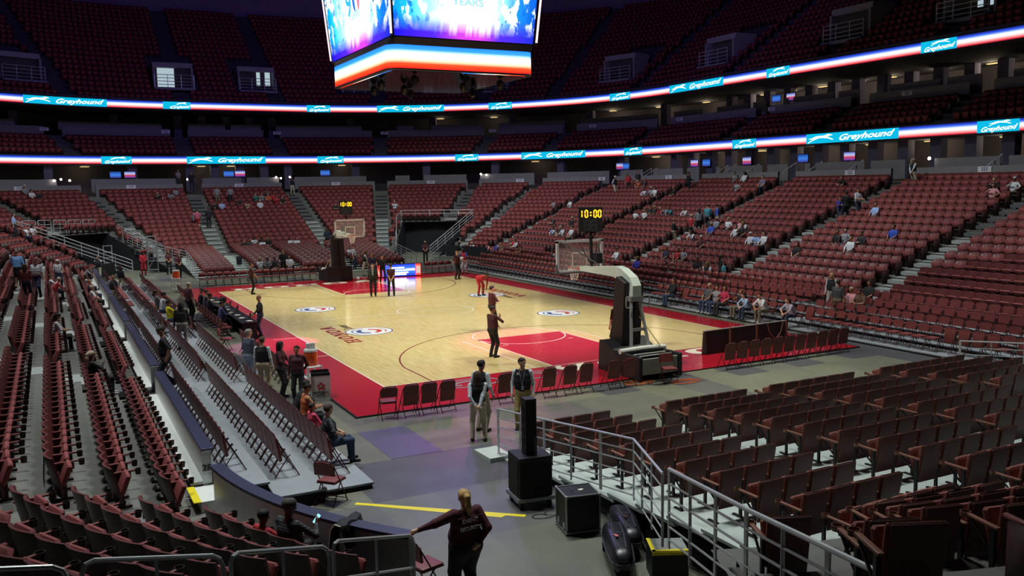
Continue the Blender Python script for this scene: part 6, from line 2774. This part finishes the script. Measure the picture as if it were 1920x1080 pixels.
SIT = dict(hip=(0, .15, .53), feet=((-.12, .60), (.12, .58)), kpole=((0, .2, 1), (0, .2, 1)))
POSE = {
    'stand': skeleton(),
    'stand2': skeleton(feet=((-.13, .06), (.12, -.05)), hands=((-.22, .22, 1.05), (.28, .02, .87)), hy=.3),
    'behind': skeleton(feet=((-.14, 0), (.14, 0)), hands=((-.05, -.17, .90), (.05, -.17, .92)), poles=((-1, -.6, 0), (1, -.6, 0)), hd=((.8, -.2, -.5), (-.8, -.2, -.5))),
    'front': skeleton(feet=((-.12, 0), (.12, 0)), hands=((-.05, .24, .96), (.05, .25, .98)), poles=((-1, -.3, 0), (1, -.3, 0)), hd=((.7, .3, -.4), (-.7, .3, -.4))),
    'cross': skeleton(feet=((-.12, 0), (.12, .03)), hands=((.08, .22, 1.18), (-.08, .25, 1.14)), poles=((-1, .1, -.6), (1, .1, -.6)), hd=((1, .1, 0), (-1, .1, 0))),
    'walk': skeleton(hip=(0, 0, .91), lean=.06, feet=((-.09, .30), (.09, -.26)), fz=(0, .05), hands=((-.27, -.15, .90), (.27, .20, .92))),
    'hold': skeleton(hands=((-.12, .30, 1.10), (.12, .30, 1.12)), hp=.3, poles=((-.6, -.6, -.5), (.6, -.6, -.5))),
    'reach': skeleton(lean=.12, hands=((-.2, .42, 1.12), (.28, .05, .88)), hy=-.3),
    'sit': skeleton(**SIT, lean=-.10, hands=((-.13, .42, .63), (.13, .42, .63)), poles=((-1, -.3, -.4), (1, -.3, -.4))),
    'sit2': skeleton(**SIT, lean=.12, hands=((-.06, .50, .72), (.06, .50, .73)), poles=((-1, -.3, -.4), (1, -.3, -.4)), hp=.35, hd=((.3, .8, .2), (-.3, .8, .2))),
    'sitlean': skeleton(**SIT, lean=.55, hands=((-.05, .66, .60), (.06, .68, .60)), poles=((-1, .2, 0), (1, .2, 0)), hp=-.1),
    'sitarm': skeleton(**SIT, lean=-.12, hands=((-.32, .38, .68), (.02, .40, .95)), hy=.5, poles=((-1, -.3, -.4), (1, -.2, -.6))),
}

# ---- the crowd, from the places it sits and stands
PAL = {'orange': 'b3542f', 'dark': '2b2a31', 'white': 'c9ccd3', 'grey': '7c7d86', 'black': '17171b', 'red': 'a5242f', 'teal': '3f7f93', 'blue': '2c4bb0', 'sage': '8ba394', 'neon': '8fce3a', 'maroon': '4a1f27',
       'pink': 'c58a93', 'lightblue': '8aa6d6', 'mauve': '6f6680', 'brown': '5f4638', 'navy': '1f2740', 'purple': '3a3aa8', 'mint': '8db8a4', 'tan': 'a18a6e', 'green': '1f7d63', 'darkgrey': '45474d', 'crimson': 'a31f47', 'skyblue': '92a9c9', 'lilac': 'a3a0b6', 'yellow': 'd8cf2c', 'plaid': '7a3d3c', 'suit': '1d1d27'}
STANDK = {'vest': ('14161d', 'b0a894', 'c9cfdb', 'black vest and white sleeves', 'behind'),
          'vestdark': ('14161d', '8f8570', '1b1c24', 'black jacket and khaki trousers', 'front'),
          'vestblond': ('14161d', '9c9a98', 'cdd2dc', 'black vest, blond hair', 'stand'),
          'blackw': ('17171c', 'b9b5ae', None, 'black shirt and pale trousers', 'hold'),
          'jersey': ('b5b9c4', '20283c', None, 'white sports jersey and dark shorts', 'hold'),
          'whitejeans': ('c5c8cf', '2a3550', None, 'white t-shirt and jeans', 'stand2'),
          'tealboy': ('3f7f93', '20222b', None, 'teal shirt, a child', 'stand'),
          'bluepolo': ('6d9bd3', '1c1c24', None, 'light blue shirt and dark shorts', 'reach'),
          'pinkred': ('a8506e', 'a01f2c', None, 'pink top and red skirt', 'walk'),
          'maroonstaff': ('4f1f26', '17171c', None, 'maroon staff shirt and black trousers', 'front')}
HAIRC = ['1c1512', '2b1d15', '46301f', '6d5136', 'a89a86', '120f0e']


def snap(x, y, z):
    best, bd = None, 9
    for s in SEATS:
        if s[5] != 'lower' or abs(s[2] - z) > .7:
            continue
        d = (s[0] - x) ** 2 + (s[1] - y) ** 2 + ((s[2] - z) * 2) ** 2
        if d < bd:
            best, bd = s, d
    for c in FC:
        d = (c[0] - x) ** 2 + (c[1] - y) ** 2
        if d < bd:
            best, bd = (c[0], c[1] - 0 * .1, c[2], c[3]), d
    for c in farR:
        d = (c[0] - x) ** 2 + (c[1] - y) ** 2
        if d < bd:
            best, bd = c, d
    return best


def where_(x, y, z):
    if x > 9 and y < 24:
        a = 'right stand'
    elif y >= 24 or (y > 17):
        a = 'far stand'
    else:
        a = 'left stand'
    if z < .7:
        b = 'near court level'
    elif z < 2:
        b = 'lowest rows'
    elif z < 3.6:
        b = 'middle rows'
    else:
        b = 'top rows'
    return a + ' ' + b


taken = set()
labs = {}
todo = []
for n_, c in enumerate(CROWD):
    if c[0] == 'S':
        x, y, z = c[1], c[2], c[3] - .62
        s = snap(x, y, z)
        if s is None:
            continue
        k = (round(s[0], 1), round(s[1], 1))
        if k in taken:
            continue
        taken.add(k)
        OCC.append((s[0], s[1], s[2]))
        todo.append((c, n_, s[:4], 'seated in %s top, %s' % ({'lightblue': 'light blue', 'darkgrey': 'dark grey', 'skyblue': 'sky blue', 'dark': 'very dark', 'neon': 'neon green'}.get(c[4], c[4]), where_(*s[:3]))))
    else:
        H = c[7]
        x, y, z = c[1], c[2], c[3] - H
        d = STANDK.get(c[4])
        desc = d[3] if d else (c[4] + ' clothing')
        todo.append((c, n_, (x, y, z, math.radians(-c[5])), 'standing in %s, %s' % (desc, where_(x, y, z))))
for t in todo:
    labs.setdefault(t[3], []).append(t)
place_bowl_seats()
place_riser_seats()
place_chairs()
for lab, L in labs.items():
    L.sort(key=lambda t: (np.array(t[2][:3]) - CAM) @ CR / ((np.array(t[2][:3]) - CAM) @ CF))
    for i, (c, n_, p, _) in enumerate(L):
        rg = random.Random(n_ * 7 + 3)
        full = 'person ' + lab
        if len(L) > 1:
            full += ', %s from left' % ordw(i + 1)
        skin = rg.choice('llmmmd')
        hr = (rg.choice(['short', 'short', 'short', 'long', 'ponytail', 'cap', 'short']), rg.choice(HAIRC))
        if hr[0] == 'cap':
            hr = ('cap', rg.choice(['20242e', 'c4c6cb', '7a2028']))
        bot = rg.choice(['20222c', '2a3550', '26262c', '6f6656', '31405f'])
        if c[0] == 'S':
            po = rg.choice(['sit', 'sit2', 'sitlean', 'sitarm', 'sit'])
            fw = Vector((-math.sin(p[3]), math.cos(p[3]), 0))
            person(full, (p[0] + fw.x * .06, p[1] + fw.y * .06, p[2]), p[3] + rg.uniform(-.12, .12), po, POSE[po], PAL[c[4]], bot, skin, hr,
                   None, rg.choice(['skin', 'skin', 'sleeve']), None, rg.choice(['1b1b1e', 'b8b8bc', '3a2a22']), rg.uniform(1.58, 1.75), h=.024, group='spectators')
        else:
            H = c[7]
            d = STANDK.get(c[4])
            if d:
                top, bot, slv, _, po = d
            else:
                top, slv, po = PAL[c[4]], None, rg.choice(['stand', 'stand2', 'cross', 'hold'])
                if c[4] in ('suit', 'black'):
                    bot = '1b1b22'
            if c[4] == 'vestblond':
                hr = ('long', 'b89a62')
            person(full, p[:3], p[3], po, POSE[po], top, bot, skin, hr, slv, 'sleeve' if (slv or c[4] in ('suit', 'black', 'vestdark')) else 'skin', 'skin' if c[4] in ('jersey', 'bluepolo', 'tealboy', 'pinkred') else None,
                   '1b1b1e', H + .02, h=.022, group='people standing in the stands')
# ------------------------------------------------------------------ the people seen largest
def hero(label, loc, face, J, key, top, bottom, **k):
    k.setdefault('h', .012)
    return person(label, loc, math.radians(face), 'h_' + key, J, top, bottom, **k)


def tocam(x, y):
    return math.degrees(math.atan2(CAM[1] - y, CAM[0] - x)) - 90      # rz that turns +y to the camera


# security woman with one hand on the wall
J = skeleton(hip=(0, 0, .92), hy=-.05, feet=((-.13, 0), (.13, .04)), hands=((-.68, .14, 1.22), (.12, -.19, .96)), poles=((-.3, -1, .1), (1, -.5, 0)), hd=((-1, .1, -.15), (-.75, .3, -.6)))
wloc = (-11.20, -28.0, 0)
wo = hero('person seen from behind in maroon security sweatshirt with blond ponytail', wloc, 2, J, 'sec', '4a1722', '14141d', skin='l', hair=('ponytail', 'b8945c'), fore='sleeve', height=1.72, fat=1.42, fem=True, h=.010, loose=1.5, leg=1.42)
cp = J['chest']
wl_ = mat('pale print', 'b9aeb2', .7)
back = frame((0, -.172, 1.325), (1, 0, 0), (0, 0, 1))
text_obj('shirt_lettering', 'EVENT', wl_, back, .085, 0, .0015, .006, wo)
text_obj('shirt_lettering', 'SECURITY', wl_, frame((0, -.184, 1.215), (1, 0, 0), (0, 0, 1)), .075, 0, .0015, .006, wo)
mb = MB()
for a, b in (((-.2, 1.39), (.2, 1.39)), ((-.2, 1.15), (.2, 1.15)), ((-.2, 1.15), (-.2, 1.39)), ((.2, 1.15), (.2, 1.39))):
    mb.tube([(a[0], -.176, a[1]), (b[0], -.176, b[1])], .0025, 4)
mb.build('print_border', mat('dim print', '6d5a62', .8), wo)

# ushers talking near the corner of the court
J = skeleton(feet=((-.15, .02), (.16, -.02)), hands=((-.07, -.19, .93), (.02, -.20, .90)), poles=((-1, -.5, 0), (1, -.5, 0)), hd=((.8, -.1, -.5), (-.8, -.1, -.4)), hy=-.1)
hero('person with long brown hair, black vest and khakis, hands clasped behind back', (-7.55, -20.72, 0), -22, J, 'ush1', '12141b', 'b3a892', skin='l', hair=('long', '3b2820'), sleeve='cfd6de', fore='sleeve', height=1.68, fem=True)
J = skeleton(hands=((-.26, .06, .9), (.26, .1, .9)), hy=-.2)
hero('person in black vest and white sleeves standing in front of the long-haired usher', (-7.12, -20.02, 0), -60, J, 'ush2', '12141b', 'a99f8a', skin='m', hair=('short', '1d1512'), sleeve='cfd6de', fore='sleeve', height=1.78)
J = skeleton(hands=((-.25, .04, .88), (.25, .06, .88)), hy=.75, feet=((-.12, 0), (.13, .02)))
u3 = hero('person smiling in black vest with badge and lanyard behind the tower speaker', (-6.18, -20.38, 0), tocam(-6.2, -20.4) - 8, J, 'ush3', '12141b', 'a08c5a', skin='l', hair=('short', '2a1c15'), sleeve='cfd6de', fore='sleeve', height=1.80, fat=1.05)
mb = MB()
mb.lathe([(0, .006), (.028, .004), (.028, 0), (0, 0)], 12, (.09, .135, 1.38), 0, Matrix.Rotation(-PI / 2, 3, 'X'))
mb.build('badge', whitep, u3)
mb = MB()
mb.tube([(-.07, .06, 1.50), (-.05, .14, 1.30), (-.02, .15, 1.08)], .006, 5)
mb.tube([(.07, .06, 1.50), (.03, .14, 1.30), (-.02, .15, 1.08)], .006, 5)
mb.box((-.02, .155, 1.04), (.06, .008, .09))
mb.build('lanyard', mat('lanyard grey', '8a8f98', .6), u3)

# officials on the court
J = skeleton(hands=((-.10, .22, 1.02), (.14, .20, 1.35)), poles=((-1, -.4, -.3), (1, -.2, -.6)), hd=((.6, .7, .1), (-.2, .3, 1)), hy=-.3)
r1 = hero('person in maroon polo holding white papers near the free throw line', (-2.85, -12.0, .05), -75, J, 'ref1', '421a20', '15151a', skin='m', hair=('short', '1c1512'), height=1.80, fat=1.08)
mb = MB()
mb.box((-.10, .30, 1.06), (.22, .01, .28), Matrix.Rotation(.5, 3, 'X'))
pp = tag(mb.build('paper', whitep), 'white papers held by the official near the free throw line', 'paper')
pp.location = r1.location
pp.rotation_euler = r1.rotation_euler
J = skeleton(hands=((-.16, .26, 1.12), (.12, .26, 1.14)), poles=((-1, -.2, -.5), (1, -.2, -.5)), hp=-.12, hd=((.9, .2, .1), (-.9, .2, 0)))
hero('person in maroon polo standing farther up the court, arms folded in front', (-.28, -6.75, .05), -95, J, 'ref2', '481a20', '16161c', skin='l', hair=('short', '241812'), height=1.84, fat=1.05)
hero('person in dark suit jacket facing the camera at the far key', (-.72, 7.0, .05), tocam(-.7, 7), skeleton(), 'suit', '23252e', '16161c', skin='l', hair=('short', '2a1e18'), fore='sleeve', height=1.80)
mb = MB()
mb.prism([(-.03, .0), (.03, .0), (.045, .34), (-.045, .34)], (0, .137, 1.12), (1, 0, 0), (0, 0, 1), (0, .01, 0))
mb.build('shirt_front', mat('grey shirt front', 'a9acb6', .7), [o for o in COL.objects if o.get('label', '').startswith('person in dark suit')][0])
hero('person in maroon polo with hands clasped behind, back to camera at far key', (.12, 6.45, .05), 180 + tocam(.1, 6.4), POSE['behind'], 'ref4', '4a1c22', '14141a', skin='l', hair=('short', '1c1512'), height=1.78, h=.014)
hero('person in maroon shirt and black trousers at the far left corner of court', (-6.2, 12.0, .05), -100, POSE['front'], 'ref5', '431a20', '16161c', skin='m', hair=('short', '1c1512'), height=1.80, h=.016)
hero('person in maroon shirt standing at the far right corner of court', (6.65, 12.3, .05), 200, POSE['behind'], 'ref6', '451b20', '15151a', skin='l', hair=('short', '6b5138'), height=1.82, h=.016)
hero('person in maroon shirt hidden behind the near basket mast', (1.45, -13.2, .05), 10, POSE['stand'], 'ref7', '4a1c22', '15151a', skin='l', hair=('short', '241812'), height=1.8, h=.016)
J = skeleton(hip=(0, -.12, .90), lean=1.45, feet=((-.16, 0), (.16, .02)), hands=((-.13, .30, .22), (.15, .32, .20)), poles=((-1, .3, 0), (1, .3, 0)), hp=.3, kpole=((-.1, 1, 0), (.1, 1, 0)))
hero('person in red tracksuit bending over to touch the floor emblem', (4.25, 3.85, .05), 195, J, 'red', 'b01a24', 'b01a24', skin='d', hair=('short', '120f0e'), fore='sleeve', height=1.85, sleeve='a01620', h=.014)
J = skeleton(hip=(0, 0, .90), lean=.35, feet=((-.14, 0), (.16, .05)), hands=((-.12, .36, 1.0), (.14, .36, 1.0)), poles=((-1, 0, 0), (1, 0, 0)))
hero('person in red and blue performer uniform holding a white ball at court edge', (8.55, 15.2, .05), 120, J, 'glob', 'b03040', 'c6c8d0', skin='d', hair=('short', '120f0e'), sleeve='3048a8', fore='skin', height=1.80, h=.016)
mb = MB()
mb.lathe([(.13 * math.sin(PI * k / 12), -.13 * math.cos(PI * k / 12)) for k in range(13)], 16)
tag(mb.build('ball', mat('white ball', 'e6e6ea', .4), None, True, (8.23, 15.02, 1.10)), 'white ball in the performer hands at the far court edge', 'ball')
J = skeleton(hands=((-.12, .26, 1.05), (.12, .26, 1.05)), hp=.2)
hero('person in red performer costume standing in the far left tunnel mouth', (-10.4, 28.6, 0), tocam(-10.4, 28.6), J, 'redm', 'a81c2a', 'a81c2a', skin='d', hair=('afro', '7a141e'), fore='sleeve', height=1.75, h=.016)

# scorer table and bench
J = skeleton(hands=((-.20, .30, 1.02), (.22, .20, .95)), hp=.35, poles=((-.8, -.4, -.4), (.8, -.6, 0)))
hero('person with short red hair in black top and jeans at the scorer table', (-8.85, -3.0, .04), 88, J, 'scorer', '14141a', '27304a', skin='l', hair=('short', '7a4a2c'), sleeve='14141a', fore='sleeve', height=1.68, fem=True, h=.014)
SC_ = ((.0, '1b2036', -9.82, 'person in navy suit with big dark hair seated at the scorer table', ('afro', '15100e'), 'd'),
       (-.75, '4a4672', -10.0, 'person in purple shirt seated at the scorer table beside the navy suit', ('short', '17110e'), 'm'),
       (2.4, '2c2d36', -10.0, 'person in dark jacket seated at the middle of the scorer table', ('short', '17110e'), 'm'),
       (4.0, '4c5058', -9.9, 'person in grey top seated at the far part of the scorer table', ('short', '1c1512'), 'l'),
       (4.8, '26262c', -10.0, 'person in black seated at the far end of the scorer table', ('cap', '17171c'), 'm'))
for y, c, _, lab, hr, sk in SC_:
    hero(lab, (_ - .18, y, 0), -90, POSE['sit2'], 'sitT', c, '1c1d26', skin=sk, hair=hr, fore='sleeve', height=1.75, h=.016)
J = skeleton(hands=((-.25, .03, .88), (.25, .05, .88)))
hero('person with white hair in maroon shirt standing behind the scorer table', (-10.72, 3.2, 0), -70, J, 'mman', '53222c', '181820', skin='l', hair=('short', 'b9b4ae'), height=1.84, fat=1.12, h=.014)
hero('person in dark hoodie and grey trousers standing on the left risers', (-12.15, -5.6, .27), -10, POSE['stand'], 'hood', '1c1c22', '8a8886', skin='m', hair=('long', '15110f'), fore='sleeve', height=1.74, h=.014)
J = skeleton(hip=(0, 0, .90), lean=.12, feet=((-.10, .34), (.10, -.14)), fz=(.0, .12), hands=((-.27, -.05, .92), (.28, .06, .90)), hp=.45, hy=.2)
hero('person in black t-shirt stepping down through the white wall gate', (-13.55, -13.5, .50), 78, J, 'step', '15151b', '222a3a', skin='m', hair=('short', '17110e'), height=1.84, fat=1.1)
# four standing by the drinks cart
J = skeleton(hands=((-.22, .18, .95), (.28, .06, .80)), hy=-.4)
gm = hero('person in grey-blue t-shirt with white cap holding a plastic bag', (-11.0, -11.75, .0), -60, J, 'grey', '4b4f60', '7c8496', skin='l', hair=('short', '8c877f'), height=1.76, fat=1.15)
J = POSE['stand']
hero('person in black vest and khaki trousers with back turned by the drinks cart', (-10.92, -13.3, 0), -35, J, 'vk', '14161d', 'b0a48a', skin='l', hair=('short', '4a3526'), sleeve='cfd6de', fore='sleeve', height=1.74, fat=1.08)
J = skeleton(hands=((-.10, .26, 1.05), (.14, .27, 1.02)), poles=((-1, -.2, -.4), (1, -.2, -.4)), hd=((.9, .2, 0), (-.9, .2, 0)), hy=.5)
hero('person in maroon shirt with long dark hair, arms folded, by the drinks cart', (-10.55, -13.9, 0), -120, J, 'mw', '421a22', '15151c', skin='m', hair=('long', '17110e'), fore='sleeve', height=1.66, fem=True)
J = skeleton(hands=((-.10, -.12, .95), (.26, .06, .86)), poles=((-1, -.3, 0), (1, -1, 0)))
hero('person in maroon shirt facing the camera beside the white bin', (-10.3, -14.85, 0), tocam(-10.3, -14.85) - 15, J, 'mwf', '47202a', '15151c', skin='m', hair=('short', '17110e'), fore='sleeve', height=1.66, fem=True)
t = thing('plastic_bag', 'white plastic carrier bag hanging from the hand of the grey-shirted person', 'bag', (-10.72, -12.0, .22))
mb = MB()
mb.lathe([(0, 0), (.12, .02), (.17, .14), (.15, .30), (.08, .42), (.03, .50)], 12)
mb.build('pouch', mat('white film', 'c9ccd4', .5, noise=.15, bump=.5, scale=9), t, True)
mb = MB()
mb.tube([(-.05, 0, .46), (-.03, 0, .60), (.03, 0, .60), (.05, 0, .46)], .012, 5)
mb.build('handle', mat('white film', 'c9ccd4', .5), t)
# seated on the front riser row
S_ = POSE['sit']
RZ = .13
J = skeleton(hip=(0, .15, .53), feet=((-.10, .62), (.16, .58)), kpole=((0, .2, 1), (0, .2, 1)), lean=-.06, hands=((-.12, .42, .66), (.24, .30, .70)), hy=.35, poles=((-1, -.3, -.4), (1, -.4, -.3)))
fw = hero('person in dark floral blouse and jeans seated at the front riser row end', (-11.30, -21.0, RZ), -90, J, 'floral', '23262e', '2f3c56', skin='l', hair=('short', '3a261c'), height=1.70, fat=1.2, fem=True)
hero('person in bright pink shirt, a child seated beside the floral blouse', (-11.25, -19.65, RZ), -80, S_, 'kidp', 'd84a6c', '23242c', skin='m', hair=('short', '2b1d15'), height=1.36)
hero('person in orange vest top seated in the front riser row', (-11.25, -18.7, RZ), -88, POSE['sit2'], 'orange', 'b4623c', '1f2028', skin='m', hair=('bun', '1c1410'), sleeve='b4805f', height=1.68, fem=True)
hero('person with dark hair in black seated behind the orange vest in the front row', (-11.25, -17.75, RZ), -95, POSE['sitlean'], 'dk', '1d2026', '1f2028', skin='m', hair=('short', '17110e'), height=1.62)
# father and child by the curved wall
def seat_near(x, y, z):
    return min((s for s in SEATS if s[5] == 'lower' and s[4] == 0), key=lambda s: (s[0] - x) ** 2 + (s[1] - y) ** 2)


J = skeleton(hip=(0, .15, .53), feet=((-.12, .60), (.12, .58)), kpole=((0, .2, 1), (0, .2, 1)), lean=-.02, hands=((-.10, .42, .70), (.20, .46, .90)), hy=-.25, hp=.2, poles=((-1, -.3, -.4), (1, -.4, -.5)), hd=((.4, .8, 0), (-.2, .5, .8)))
for (x, y, lab, key, top, bot, hr, sk, hgt) in ((-13.36, -27.0, 'person in grey striped shirt looking at a bright phone by the curved wall', 'dad', '2b2d31', '20222a', ('short', '3a3836'), 'd', 1.78),
                                              (-13.75, -26.45, 'person in red shirt and black beanie, a child by the curved wall', 'kid', 'a3202e', '22242c', ('beanie', '141418'), 'd', 1.42)):
    s = seat_near(x, y, 0) if key == 'dad' else min((q_ for q_ in SEATS if q_[5] == 'lower' and q_[4] == 0 and .4 < math.dist(q_[:2], s[:2]) < .75), key=lambda q_: q_[0])
    q = person(lab, (s[0], s[1], s[2]), s[3], 'h_' + key, J, top, bot, sk, hr, height=hgt, h=.010, fore='sleeve', fat=1.1 if key == 'dad' else 1.0)
    if key == 'dad':
        dd_ = q
        ph = thing('phone', 'bright phone screen held by the person in the grey striped shirt', 'phone', (0, 0, 0))
        M = q.matrix_basis @ Matrix.Translation((.17, .50, .965)) @ Matrix.Rotation(.9, 4, 'X') @ Matrix.Rotation(-.2, 4, 'Z')
        ph.matrix_world = M
        mb = MB()
        mb.rbox((0, 0, 0), (.075, .15, .010), .004)
        mb.build('case', padb, ph)
        mb = MB()
        mb.box((0, 0, .007), (.066, .135, .003))
        mb.build('screen', emat('phone screen', '7fd4f0', 2.0), ph)
# stripes on the shirt follow the body
cs = mat('striped cloth', '2b2d31', .85)
nt = cs.node_tree
tc = nt.nodes.new('ShaderNodeTexCoord')
wv = nt.nodes.new('ShaderNodeTexWave')
wv.bands_direction = 'Z'
wv.inputs['Scale'].default_value = 9
rp = nt.nodes.new('ShaderNodeValToRGB')
rp.color_ramp.elements[0].position, rp.color_ramp.elements[0].color = .75, lin('232529')
rp.color_ramp.elements[1].position, rp.color_ramp.elements[1].color = .9, lin('55585c')
nt.links.new(tc.outputs['Object'], wv.inputs['Vector'])
nt.links.new(wv.outputs['Fac'], rp.inputs[0])
nt.links.new(rp.outputs[0], nt.nodes['Principled BSDF'].inputs['Base Color'])
for i in (1, 2, 3):
    dd_.material_slots[i].material = cs
fl_ = mat('floral cloth', '23262e', .85)
nt = fl_.node_tree
tc = nt.nodes.new('ShaderNodeTexCoord')
vo = nt.nodes.new('ShaderNodeTexVoronoi')
vo.inputs['Scale'].default_value = 22
rp = nt.nodes.new('ShaderNodeValToRGB')
rp.color_ramp.elements[0].position, rp.color_ramp.elements[0].color = .25, lin('5a6a78')
rp.color_ramp.elements[1].position, rp.color_ramp.elements[1].color = .4, lin('20232b')
nt.links.new(tc.outputs['Object'], vo.inputs['Vector'])
nt.links.new(vo.outputs['Distance'], rp.inputs[0])
nt.links.new(rp.outputs[0], nt.nodes['Principled BSDF'].inputs['Base Color'])
for i in (1, 2):
    fw.material_slots[i].material = fl_
